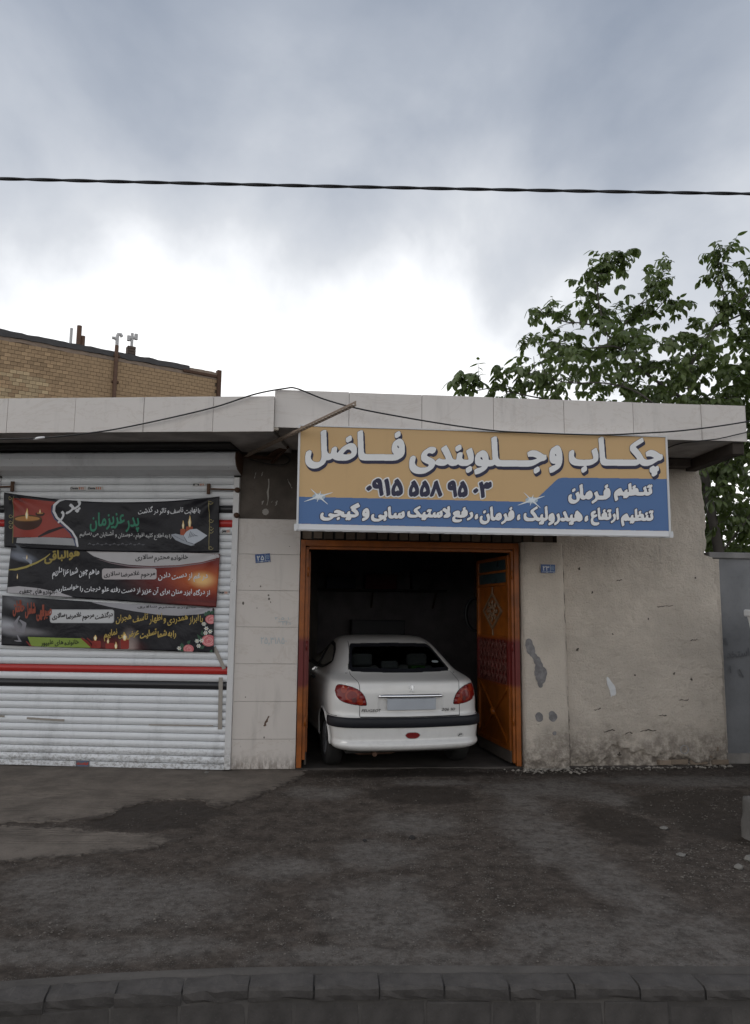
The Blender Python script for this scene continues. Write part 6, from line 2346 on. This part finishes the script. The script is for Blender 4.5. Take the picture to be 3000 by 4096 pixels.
def leaflet_mesh(bend, fold):
    """leaflet along +x, drooping, length 1"""
    vs = []
    n = 5
    for i in range(n + 1):
        u = i / n
        w = 0.25 * math.sin(math.pi * u ** 0.8) ** 0.75 * (1 - 0.25 * u) + 0.004
        x = math.sin(bend * u) / bend if bend else u
        z = -(1 - math.cos(bend * u)) / bend if bend else 0
        vs += [(x, -w, z - fold * w), (x, 0, z), (x, w, z - fold * w)]
    fs = []
    for i in range(n):
        fs += [(3 * i, 3 * i + 3, 3 * i + 4, 3 * i + 1), (3 * i + 1, 3 * i + 4, 3 * i + 5, 3 * i + 2)]
    return vs, fs


LV = [leaflet_mesh(b, f) for b, f in ((0.9, 0.3), (1.5, 0.5), (0.5, 0.15), (2.0, 0.4))]
LEAF_ME = []
for vs, fs in LV:
    m = MB().add(vs, fs, True)
    LEAF_ME.append(m.mesh('leaf', M_LEAF))
limbs = dict(
    trunk=[(4.92, 10.55, -0.05), (4.86, 10.55, 1.2), (4.80, 10.58, 2.4), (4.72, 10.7, 3.4), (4.66, 10.85, 4.3), (4.60, 10.95, 4.8)],
    L=[(4.60, 10.95, 4.8), (4.2, 11.0, 5.09), (3.8, 11.0, 5.45), (3.55, 11.0, 5.71)],
    A=[(4.66, 10.8, 4.25), (3.9, 10.4, 4.35), (3.26, 10.2, 4.5), (2.39, 10.2, 4.59), (1.89, 10.2, 4.68), (1.59, 10.2, 4.74), (1.34, 10.2, 4.71), (1.17, 10.2, 4.84)],
    B=[(3.55, 11.0, 5.71), (3.42, 11.0, 5.91), (3.37, 11.0, 6.21), (3.33, 11.0, 6.58), (3.52, 11.0, 6.79), (3.67, 11.0, 6.99)],
    C=[(3.42, 10.95, 5.9), (3.06, 10.8, 5.92), (2.74, 10.8, 5.95), (2.42, 10.8, 6.12)],
    D=[(3.6, 11.1, 5.7), (3.82, 11.4, 6.05), (3.97, 11.4, 6.32), (4.21, 11.4, 6.59), (4.42, 11.4, 6.89)],
    E=[(3.97, 11.4, 6.32), (4.33, 11.6, 6.38), (4.63, 11.6, 6.68)],
    F=[(4.61, 10.9, 4.73), (4.66, 10.9, 5.34), (5.01, 10.9, 5.9), (5.21, 10.9, 6.19), (5.13, 10.9, 6.76), (5.15, 10.9, 7.1)],
    G=[(5.05, 10.95, 5.95), (5.62, 11.0, 6.23), (6.04, 11.0, 6.44), (6.6, 11.0, 6.9)],
    H=[(5.15, 10.85, 6.1), (5.43, 10.6, 6.34), (5.79, 10.6, 6.68), (6.1, 10.6, 7.1)],
    I=[(4.4, 10.7, 4.4), (3.69, 10.0, 4.53), (3.45, 10.0, 4.68), (3.08, 10.0, 4.77), (2.59, 10.0, 4.77), (2.23, 10.0, 4.87), (1.86, 10.0, 4.91)],
    J=[(3.7, 10.95, 5.5), (3.42, 10.6, 5.5), (2.89, 10.6, 5.45), (2.53, 10.6, 5.49), (2.16, 10.6, 5.6)],
    K=[(4.62, 10.95, 5.0), (4.75, 11.2, 5.3), (4.99, 11.2, 5.62)],
    M=[(4.62, 10.9, 4.5), (5.0, 10.8, 4.7), (5.32, 10.8, 5.04), (5.88, 10.8, 5.6), (6.6, 10.8, 6.1)],
    N=[(4.80, 10.58, 2.5), (5.05, 10.4, 2.9), (5.35, 10.3, 3.3), (5.8, 10.2, 3.6)],
    O=[(4.75, 10.65, 3.2), (4.95, 10.9, 3.6), (5.2, 11.1, 3.9), (5.7, 11.2, 4.3)])
for k, pts in limbs.items():
    r0 = 0.12 if k == 'trunk' else 0.032 if k in 'LFM' else 0.018
    r1 = 0.035 if k == 'trunk' else 0.012 if k == 'L' else 0.005
    P = catmull(pts, 5)
    P = [p + Vector((0.02 * fbm(p.z * 3, i, 1), 0.02 * fbm(p.z * 3, i, 5), 0)) if 0 < i < len(P) - 1 else p for i, p in enumerate(P)]
    MB().tube([rel(p) for p in P], [r0 + (r1 - r0) * (i / (len(P) - 1)) ** 0.7 for i in range(len(P))], 8).build('trunk' if k == 'trunk' else 'limb', M_BARK, tree, fix=False)
R3 = random.Random(21)
leaves = []          # (position, rotation matrix, scale, kind)
twigs = MB()


def compound(p, d, ln):
    """one walnut leaf: a drooping stalk with leaflets in pairs and one at the tip"""
    d = Vector(d).normalized()
    pts = [Vector(p)]
    for i in range(5):
        d = (d + Vector((0, 0, -0.16))).normalized()
        pts.append(pts[-1] + d * ln / 5)
    twigs.tube([rel(q) for q in pts], [0.004, 0.0035, 0.003, 0.003, 0.0025, 0.002], 4, False)
    for i in (1, 2, 3, 4, 5):
        t = (pts[i] - pts[i - 1]).normalized()
        side = t.cross(Vector((0, 0, 1)))
        if side.length < 0.05:
            side = Vector((1, 0, 0))
        side.normalize()
        for s in ((-1, 1) if i < 5 else (0,)):
            if i < 5 and R3.random() < 0.12:
                continue
            a = (t * (0.55 if s else 1.0) + side * s * 0.9 + Vector((R3.uniform(-.25, .25), R3.uniform(-.25, .25), R3.uniform(-0.75, 0.0)))).normalized()
            up = (Vector((0, 0, 1)) + Vector((R3.uniform(-.5, .5), R3.uniform(-.5, .5), 0))).normalized()
            y = up.cross(a).normalized()
            z = a.cross(y)
            leaves.append((pts[i].copy(), Matrix((a, y, z)).transposed(), R3.uniform(0.085, 0.165) * (1.1 if i > 2 else 0.85), R3.randrange(4)))


def tuft(c, n, spread=0.10, ln=0.22, bias=(0, 0, 0.15)):
    for k in range(n):
        d = Vector((R3.uniform(-1, 1), R3.uniform(-1, 1), R3.uniform(-0.3, 0.7))) + Vector(bias)
        compound(Vector(c) + Vector((R3.uniform(-1, 1), R3.uniform(-1, 1), R3.uniform(-0.6, 0.6))) * spread, d, ln * R3.uniform(0.75, 1.25))


for k, pts in limbs.items():
    if k == 'trunk':
        continue
    P = catmull(pts, 5)
    n = len(P)
    start = {'L': 0.5, 'A': 0.40, 'M': 0.2, 'F': 0.25}.get(k, 0.3)
    for i, p in enumerate(P):
        u = i / (n - 1)
        if u < start:
            continue
        thin = k == 'A' and 0.72 < u < 0.9
        if R3.random() < (0.15 if thin else 0.62):
            # side twig that ends in a tuft
            d = Vector((R3.uniform(-1, 1), R3.uniform(-1, 1), R3.uniform(-0.2, 1.0))).normalized()
            q = p + d * R3.uniform(0.12, 0.32) * (0.5 if k == 'A' else 1)
            twigs.tube([rel(p), rel(p.lerp(q, 0.5) + Vector((0, 0, 0.02))), rel(q)], [0.007, 0.005, 0.004], 5, False)
            tuft(q, R3.randint(2, 3))
    tuft(P[-1], 4, 0.06)
    tuft(P[-2], 2, 0.08)
# the dense body of the crown
DENSE = [(2.07, 5.52), (2.51, 5.72), (3.01, 5.80), (3.55, 5.72), (4.1, 5.9), (4.51, 5.82), (5.0, 6.3), (5.64, 6.5), (6.6, 6.6), (6.6, 4.5), (5.54, 4.5), (2.71, 4.62), (1.99, 5.0)]
cnt = 0
while cnt < 340:
    x, z = R3.uniform(1.9, 6.6), R3.uniform(4.45, 6.6)
    if not pin(DENSE, x, z):
        continue
    # leave a few windows of sky
    if fbm(x * 1.7, z * 1.7, 6, 3) > 0.30:
        cnt += 1
        continue
    y = 10.9 + R3.uniform(-1.0, 1.3)
    tuft((x, y, z - 0.1), R3.randint(2, 3), 0.13)
    cnt += 1
for k in range(34):
    x, z = R3.uniform(3.1, 4.75), R3.uniform(5.9, 6.85)
    if z < 6.9 - abs(x - 3.6) * 0.35 and fbm(x * 2.2, z * 2.2, 11, 3) < 0.25:
        tuft((x, 11.1 + R3.uniform(-0.5, 0.6), z), 2, 0.12)
for k in range(16):
    tuft((R3.uniform(5.0, 5.9), 10.9 + R3.uniform(-0.4, 0.5), R3.uniform(6.0, 6.8)), 2, 0.12)
for k in range(130):
    tuft((R3.uniform(4.55, 5.9), 10.6 + R3.uniform(-0.5, 1.5), R3.uniform(2.45, 4.6)), 3, 0.15)
for k in range(110):
    tuft((R3.uniform(4.8, 6.4), 12.0 + R3.uniform(-0.4, 1.0), R3.uniform(2.3, 4.3)), 3, 0.2)
tag(twigs.build('twigs', M_BARK, tree, fix=False), kind='stuff')
# keep everything clear of the canopy and the wall
leaves = [l for l in leaves if not (l[0].z < 4.05 and l[0].x < 4.45)]
camp = Vector((0, 0, 1.68))
order = sorted(range(len(leaves)), key=lambda i: (leaves[i][0] - camp).length / leaves[i][2] + (3000 if leaves[i][0].x / leaves[i][0].y > 0.49 else 0))
own = set(order[:290])
crown = MB()
for i, (p, R, s, kd) in enumerate(leaves):
    if i in own:
        o = link('leaf', LEAF_ME[kd], tree)
        o.matrix_local = Matrix.Translation(rel(p)) @ R.to_4x4() @ Matrix.Scale(s, 4)
    else:
        vs, fs = LV[kd]
        crown.add([rel(p + R @ (Vector(v) * s)) for v in vs], fs, True)
tag(crown.build('crown', M_LEAF, tree, fix=False), kind='stuff')

# ================================================================== brick house behind, left
ha = math.atan2(-3.6, -5.36)
house = empty('brick_house', (-5.12, 24.0, 0), ha, 'tall yellow brick house with rusty pipes on its roof edge, behind the left shop', 'house')
# local x runs along the wall to the left, local +y faces away from the street side seen here
M_HB = mat('yellow facing brick', (0.37, 0.255, 0.150), 0.9, 0.25, 12, 0.5, 60, objvar=0.22)
M_HP = mat('pale facing brick', (0.44, 0.33, 0.20), 0.9, 0.25, 12, 0.5, 60, objvar=0.2)
SGN = 1.0     # the seen face looks to local +y
MB().box(0.0, 14.0, -8.0, -0.03, 0, 9.22).build('wall_core', mat('dark brick mortar', (0.15, 0.118, 0.085), 0.95, 0.3, 8), house)
BW, BH = 0.172, 0.1125
bm_a = MB().box(0.004, BW - 0.004, -0.05, 0.0, 0.004, BH - 0.005, 0.003).mesh('brick', M_HB)
bm_b = MB().box(0.004, BW - 0.004, -0.05, 0.0, 0.004, BH - 0.005, 0.003).mesh('brick', M_HP)
RB = random.Random(4)
rows = []
for r in range(19):
    z = 9.06 - (r + 1) * BH
    for c in range(48):
        x = c * BW + (BW / 2 if r % 2 else 0) + 0.03
        if x > 7.6:
            continue
        rows.append((x, z, r, c))
nearest = sorted(rows, key=lambda q: -q[0] + (0 if q[1] > 7.2 else 50) + (0.4 * q[2] if q[0] < 2 else 0))
bown = set((q[2], q[3]) for q in nearest[:290])
rest = MB()
rest_f = MB()
for x, z, r, c in rows:
    pale = fbm(x * 0.7, z * 1.2, 5) - 0.35 * (z - 8.0) + RB.uniform(-.15, .15) > 0.12
    y = RB.uniform(-0.004, 0.004)
    if (r, c) in bown:
        link('brick', bm_b if pale else bm_a, house, (x, y, z), (0, RB.uniform(-.006, .006), 0))
    else:
        rest.box(x + 0.004, x + BW - 0.004, -0.05 + y, y, z + 0.004, z + BH - 0.005)
tag(rest.build('brickwork', mat('yellow facing brick mass', (0.37, 0.255, 0.150), 0.9, 0.35, 5, 0.5, 60), house), kind='stuff')
MB().box(7.7, 14.0, -0.029, -0.004, 0, 9.06).build('far_brickwork', mat('yellow brick plain', (0.38, 0.26, 0.13), 0.9, 0.3, 6), house)
MB().box(0.0, 7.7, -0.029, -0.010, 0.0, 6.90).build('lower_wall', mat('yellow brick plain', (0.38, 0.26, 0.13), 0.9, 0.3, 6), house)


def lumpy(x0, x1, z0, z1, y0, y1, amp, seed, n=90):
    m, vs = MB(), []
    for i in range(n + 1):
        x = x0 + (x1 - x0) * i / n
        a, b = amp * fbm(x * 2.3, seed, 1, 4), amp * fbm(x * 2.9, seed, 7, 4)
        vs += [(x, y0, z0 + a), (x, y1 + a * 0.5, z0 + a), (x, y1 + b * 0.5, z1 + b), (x, y0, z1 + b)]
    fs = [(4 * i + k, 4 * i + 4 + k, 4 * i + 4 + (k + 1) % 4, 4 * i + (k + 1) % 4) for i in range(n) for k in range(4)]
    fs += [(0, 1, 2, 3), tuple(4 * n + k for k in (3, 2, 1, 0))]
    return m.add(vs, fs)


lumpy(0.0, 14, 9.06, 9.18, -0.3, 0.006, 0.03, 2.0).build('mortar_course', mat('crumbling mortar', (0.26, 0.20, 0.155), 0.95, 0.4, 7, 0.8, 30), house)
lumpy(1.0, 14, 9.175, 9.34, -0.5, 0.05, 0.025, 8.0).build('bitumen_coping', mat('weathered bitumen felt', (0.075, 0.072, 0.072), 0.85, 0.4, 6, 0.6, 30), house)
lumpy(0.0, 1.05, 9.18, 9.30, -0.5, 0.02, 0.03, 5.0, 20).build('rubble_coping', mat('crumbling mortar', (0.26, 0.20, 0.155)), house)
MB().box(-0.07, 0.06, -0.10, 0.07, 0.0, 9.38).build('corner_post', M_IRON, house)
MB().box(0.06, 1.2, -0.05, 0.055, 9.12, 9.20).build('edge_angle', M_IRON, house)


def roof_pipe(name, pts, r, mt, label):
    o = empty(name, house.matrix_basis @ Vector((pts[0][0], pts[0][1], pts[0][2])), ha, label, 'pipe', 'pipes on the roof edge of the brick house')
    b0 = Vector(pts[0])
    MB().tube([Vector(p) - b0 for p in pts], r, 10).build('tube', mt, o)
    return o


house.matrix_basis = Matrix.Translation((-5.12, 24.0, 0)) @ Matrix.Rotation(ha, 4, 'Z')
M_PVC = mat('grey white vent pipe', (0.50, 0.49, 0.48), 0.5, 0.15, 5)
M_PR = mat('rusted pipe', (0.13, 0.075, 0.05), 0.8, 0.4, 9, 0.4, 40)
roof_pipe('vent_pipe', [(4.56, -0.15, 9.33), (4.56, -0.15, 9.85)], 0.042, M_PVC, 'thin plain white vent pipe, leftmost on the brick house roof')
roof_pipe('vent_pipe', [(4.34, -0.15, 9.33), (4.34, -0.15, 9.97)], 0.07, M_PR, 'tall rusty brown pipe on the brick house roof')
roof_pipe('vent_pipe', [(4.22, -0.15, 9.33), (4.22, -0.15, 9.68)], 0.06, M_PR, 'short rusty stub beside the tall rusty roof pipe')
o = roof_pipe('vent_pipe', [(3.29, 0.07, 7.2), (3.29, 0.07, 9.52)], 0.058, M_PR, 'rusty pipe down the brick wall with a white elbow on top')
for z in (8.4, 9.2):
    MB().box(-0.11, 0.08, -0.09, 0.03, z - 7.2 - 0.03, z - 7.2 + 0.03).build('clamp', M_IRON, o)
MB().tube([(0, 0, 2.325), (0, 0, 2.62), (-0.02, 0, 2.68), (-0.09, 0, 2.69), (-0.14, 0, 2.62)], 0.052, 10).build('elbow', M_PVC, o)
MB().tube([(0, 0, 2.50), (0.09, 0, 2.54), (0.15, 0, 2.53)], 0.045, 10).build('branch', M_PVC, o)
o = roof_pipe('vent_pipe', [(2.79, -0.15, 9.60), (2.79, -0.15, 10.08)], 0.045, M_PVC, 'white tee vent pipe standing on a small brick chimney')
MB().tube([(0.12, 0, 0.30), (-0.13, 0, 0.36)], 0.05, 10).build('tee', M_PVC, o)
MB().tube([(0.10, 0, 0.22), (0.10, 0, 0.38)], 0.055, 10).build('cap', M_PVC, o)
MB().tube([(-0.12, 0, 0.30), (-0.12, 0, 0.48)], 0.055, 10).build('cap', M_PVC, o)
ch = empty('chimney_stub', house.matrix_basis @ Vector((2.81, -0.15, 9.30)), ha, 'small dark brick chimney stub under the tee vent pipe', 'chimney')
for k in range(4):
    MB().box(-0.12, 0.12, -0.12, 0.12, k * 0.085, k * 0.085 + 0.078, 0.006).build('brick_course', mat('sooty brick', (0.10, 0.075, 0.06), 0.9, 0.4, 14), ch)

# ================================================================== grey yard wall at the right, cart, concrete block
yard = frame_r('yard_wall', 5.48, 0.14, 0, label='blue grey cement yard wall with coping at the right edge', cat='wall')
m = relief_wall(-0.03, 6.0, 0.12, 2.33, 0.05, 0.006, 31)
m.build('wall_face', M_GREYW, yard, fix=False)
MB().box(0.0, 6.0, 0.02, 0.22, 0.0, 2.33).build('wall_core', M_CONC, yard)
MB().box(-0.04, 6.0, -0.035, 0.26, 2.332, 2.405, 0.012).build('coping', M_CONC, yard)
MB().box(-0.02, 6.0, -0.03, 0.02, 0.0, 0.118, 0.012).build('plinth', m_concrete('plinth cement', (0.25, 0.23, 0.21)), yard)
m = relief_wall(-0.06, 0.085, 0.0, 2.325, 0.03, 0.008, 44)
m.build('plaster_strip', M_PLAST, yard, (0, -0.014, 0), fix=False)
f_ = Fld(0.05, 0.9, 0.6, 1.6, 0.005, 2)
f_.fill(fit(phrase('استخد', 0.1), 0.13, 0.40, 1.30, 1.18))
f_.stroke([(0.16, 1.09), (0.165, 1.02)], 0.012)
f_.stroke([(0.27, 1.05), (0.31, 0.97)], 0.012)
f_.stroke([(0.12, 1.40), (0.14, 1.34)], 0.018)
sheet('graffiti', f_.dilate(0.004).polys(0.45), lambda x, y: (x, -0.012, y), flat('faded black spray', (0.12, 0.12, 0.125)), yard)

cart = frame_r('vending_cart', 5.775, -1.0, 0, label='white tapered metal vending cart box with a red marker lamp at the right edge', cat='cart')
m = MB()
m.add([(-0.42, -0.25, 1.66), (0.55, -0.25, 1.66), (0.55, 0.25, 1.66), (-0.42, 0.25, 1.66), (-0.20, -0.22, 0.55), (0.5, -0.22, 0.55), (0.5, 0.22, 0.55), (-0.20, 0.22, 0.55)],
      [(0, 1, 2, 3), (7, 6, 5, 4), (0, 4, 5, 1), (1, 5, 6, 2), (2, 6, 7, 3), (3, 7, 4, 0)])
m.build('box', M_WHITE, cart)
MB().box(-0.445, 0.58, -0.28, 0.28, 1.662, 1.735, 0.015).build('lid', M_WHITE, cart)
lampc = MB().box(-0.64, -0.30, -0.285, -0.24, 1.075, 1.152, 0.006).build('marker_lamp', mat('orange red lamp', (0.35, 0.04, 0.015), 0.3), cart)
MB().box(-0.62, -0.56, -0.292, -0.284, 1.09, 1.135, 0.002).build('lens', M_DARK, cart)
for x in (-0.02, 0.4):
    for y in (-0.23, 0.23):
        MB().lathe([(0.0, -0.03), (0.15, -0.03), (0.16, 0.0), (0.15, 0.03), (0.0, 0.03)], 24, 'y', (x, y, 0.16)).build('wheel', M_TYRE, cart)
MB().box(-0.1, 0.48, -0.16, 0.16, 0.16, 0.56, 0.01).build('frame', M_IRON, cart)
cart.location.x += 0.0

m = MB()
n = 14
vs = []
blk = empty('concrete_block', (3.105, 5.98, -0.07), rad(12), 'squat weathered concrete block on the pavement at the right edge', 'concrete block')
bm = bmesh.new()
bmesh.ops.create_cube(bm, size=1)
bmesh.ops.subdivide_edges(bm, edges=bm.edges[:], cuts=7, use_grid_fill=True)
for v in bm.verts:
    p = v.co * 2
    rr = Vector((max(-0.86, min(0.86, p.x)), max(-0.86, min(0.86, p.y)), max(-0.86, min(0.86, p.z))))
    q = p - rr
    if q.length > 1e-6:
        q = q.normalized() * 0.14
    p = rr + q
    k = 1.0 - 0.10 * (p.z * 0.5 + 0.5)
    p = Vector((p.x * 0.24 * k, p.y * 0.22 * k, p.z * 0.19 + 0.18))
    d = 0.012 * fbm(p.x * 9, p.y * 9, p.z * 9, 4)
    v.co = p * (1 + d * 2)
me = bpy.data.meshes.new('block')
bm.to_mesh(me)
bm.free()
for p in me.polygons:
    p.use_smooth = True
me.materials.append(m_concrete('old concrete', (0.12, 0.113, 0.106)))
link('block', me, blk)

# ================================================================== loose stones and litter
def pebble_shape(r, seed):
    q = random.Random(seed)
    base = [(1, 0, 0), (-1, 0, 0), (0, 1, 0), (0, -1, 0), (0, 0, 1), (0, 0, -1)]
    vs = [Vector(b) * q.uniform(0.7, 1.25) for b in base]
    for v in vs:
        v.z *= 0.6
        v += Vector((q.uniform(-.2, .2), q.uniform(-.2, .2), 0))
    fs = [(0, 2, 4), (2, 1, 4), (1, 3, 4), (3, 0, 4), (2, 0, 5), (1, 2, 5), (3, 1, 5), (0, 3, 5)]
    return [v * r for v in vs], fs


M_GRIT = mat('pale grit', (0.118, 0.104, 0.090), 0.9, 0.75, 3)
gr = MB()
RG = random.Random(9)
k = 0
while k < 8000:
    x, y = RG.uniform(-4, 4.2), RG.uniform(3.9, 8.6)
    dn = fbm(x * 0.8, y * 0.8, 4, 4) + 0.25
    if y > 7.9:
        dn += 0.2
    if math.hypot((x - 2.6) / 0.7, (y - 5.4) / 0.6) < 1:
        dn += 1.0
    if RG.random() > max(0.05, dn):
        continue
    r = 0.0022 / max(0.16, RG.random()) ** 0.7
    if x > 1.9 and y < 5.9 and math.hypot((x - 2.6) / 0.7, (y - 5.4) / 0.6) < 1:
        r *= 1.3
    if x < -0.62 and y > 7.9:
        continue
    vs, fs = pebble_shape(r, k % 97)
    a = RG.uniform(0, 6.28)
    c_, s_ = math.cos(a), math.sin(a)
    z = pave_z(x, y) + r * 0.25
    gr.add([(x + v.x * c_ - v.y * s_, y + v.x * s_ + v.y * c_, z + v.z) for v in vs], fs)
    k += 1
tag(gr.build('gravel', M_GRIT, fix=False), 'fine pale gravel strewn over the dark pavement', 'gravel', kind='stuff')
rb = MB()
for k in range(420):
    u = RG.random()
    if u < 0.55:      # crumbs fallen off the plaster pilaster and wall
        lx, ly = RG.gauss(3.42, 0.25), -0.09 - abs(RG.gauss(0, 0.09))
    else:
        lx, ly = RG.uniform(3.5, 5.5), -0.02 - abs(RG.gauss(0, 0.05))
    p = toR(lx, ly, 0)
    r = 0.004 / max(0.15, RG.random()) ** 0.9
    vs, fs = pebble_shape(r, k % 61)
    rb.add([(p[0] + v.x, p[1] + v.y, pave_z(p[0], p[1]) + 0.006 + r * 0.4 + v.z) for v in vs], fs)
tag(rb.build('plaster_crumbs', mat('plaster crumbs', (0.27, 0.245, 0.21), 0.95, 0.4, 4), fix=False), 'crumbs of fallen plaster along the foot of the wall', 'rubble', kind='stuff')


def stone(x, y, r, mt, label, flat_=0.6):
    bm = bmesh.new()
    bmesh.ops.create_icosphere(bm, subdivisions=2, radius=r)
    for v in bm.verts:
        v.co *= 1 + 0.35 * fbm(v.co.x / r, v.co.y / r, v.co.z / r + x, 3)
        v.co.z *= flat_
    me = bpy.data.meshes.new('stone')
    bm.to_mesh(me)
    bm.free()
    me.materials.append(mt)
    o = link('stone', me, None, (x, y, pave_z(x, y) + r * flat_ * 0.6))
    return tag(o, label, 'stone')


M_ST1, M_ST2 = mat('dark stone', (0.02, 0.018, 0.017), 0.8, 0.3, 30), mat('pale stone', (0.15, 0.142, 0.128), 0.9, 0.4, 30)
stone(0.303, 5.98, 0.026, M_ST1, 'larger dark stone on the pavement before the car')
stone(-0.053, 5.91, 0.017, M_ST1, 'smaller dark stone on the pavement left of the larger one')
stone(2.19, 5.66, 0.035, M_ST2, 'flat pale stone on the damp patch near the concrete block', 0.3)
stone(2.33, 6.35, 0.035, M_ST2, 'pale chip of stone on the damp patch at the right', 0.35)
stone(-1.72, 8.2, 0.022, M_ST2, 'small pale stone lying before the shutter', 0.6)
stone(2.62, 5.55, 0.035, M_ST2, 'rounded pale stone beside the concrete block', 0.7)
stone(2.45, 5.35, 0.03, M_ST2, 'pale rubble stone in front of the concrete block', 0.7)

# ================================================================== things in the dark garage
shelf = frame_r('wall_shelf', 2.0, 6.1, 2.05, label='long dark shelf with boxes high on the back wall of the garage', cat='shelf')
MB().box(-1.6, 1.4, -0.2, 0.28, 0.0, 0.04).build('board', mat('dark board', (0.04, 0.03, 0.025), 0.8), shelf)
for x in (-1.4, 0.0, 1.2):
    MB().bar((x, 0.26, -0.3), (x, -0.15, -0.01), 0.03, 0.03).build('bracket', M_IRON, shelf)
bx = [(-1.3, 0.5, 0.3, (0.10, 0.08, 0.07)), (-0.6, 0.55, 0.22, (0.06, 0.06, 0.08)), (0.15, 0.6, 0.28, (0.12, 0.03, 0.03)), (0.95, 0.4, 0.35, (0.09, 0.09, 0.09))]
for i, (x, w, h, c) in enumerate(bx):
    o = frame_r('storage_box', 2.0 + x, 6.1, 2.091, label=['brown box at the left end of the garage shelf', 'flat blue box second on the garage shelf', 'dark red box third on the garage shelf', 'tall grey box at the right end of the garage shelf'][i], cat='box')
    MB().box(-w / 2, w / 2, -0.15, 0.2, 0, h, 0.006).build('carton', mat('carton %d' % i, c, 0.8), o)
    MB().box(-w / 2 - 0.004, w / 2 + 0.004, -0.154, 0.204, h * 0.85, h + 0.004, 0.004).build('lid', mat('carton lid %d' % i, tuple(k * 1.2 for k in c), 0.8), o)
cab_ = frame_r('tool_cabinet', 2.1, 6.1, 0.012, label='dark steel cabinet against the back wall of the garage', cat='cabinet')
MB().box(-0.5, 0.5, -0.2, 0.25, 0, 1.5, 0.01).build('carcass', mat('dark steel', (0.035, 0.035, 0.04), 0.5), cab_)
for x in (-0.25, 0.25):
    d = MB().box(x - 0.235, x + 0.235, -0.215, -0.2, 0.04, 1.46, 0.004).build('door', mat('dark steel', (0.035, 0.035, 0.04)), cab_)
    MB().box(x - 0.02 - 0.15 * (1 if x > 0 else -1), x + 0.02 - 0.15 * (1 if x > 0 else -1), -0.235, -0.215, 0.7, 0.85, 0.004).build('handle', M_IRON, d)
jack = frame_r('hanging_hose', 3.05, 1.9, 1.45, label='coil of black hose hanging on a hook inside the garage', cat='hose')
m = MB()
for k in range(4):
    m.tube([(0.13 * math.cos(a) + 0.01 * k, 0.025 * k, 0.22 * math.sin(a) + 0.2) for a in np.linspace(0, 2 * math.pi, 25)], 0.018, 7)
m.build('coil', M_BLACK, jack, fix=False)
m = MB()
m.tube([(0, 0.05, 0.42), (0, 0.0, 0.5), (0.03, 0.05, 1.9)], 0.008, 6)
m.build('hook', M_IRON, jack, fix=False)

# printed maker's label on the shutter's bottom rail
lb = frame_l('maker_label', -1.60, -0.021, 0.004, label='dark grey label with red Persian lettering on the shutter bottom rail', cat='label')
MB().box(-0.075, 0.075, -0.001, 0.001, 0.0, 0.062).build('card', mat('grey label', (0.12, 0.12, 0.14), 0.6), lb)
f_ = Fld(-0.08, -0.01, 0.08, 0.08, 0.002, 2)
f_.fill(fit(phrase('تراست'), -0.062, 0.062, 0.046, 0.018))
sheet('lettering', f_.dilate(0.003).polys(0.45), lambda a, b: (a, -0.0035, b), flat('label red', (0.40, 0.06, 0.05)), lb)
f_ = Fld(-0.08, -0.01, 0.08, 0.08, 0.002, 2)
for z in (0.056, 0.010):
    f_.stroke([(-0.05, z), (0.05, z)], 0.005)
sheet('small_print', f_.polys(0.45), lambda a, b: (a, -0.0035, b), flat('label blue', (0.10, 0.16, 0.30)), lb)
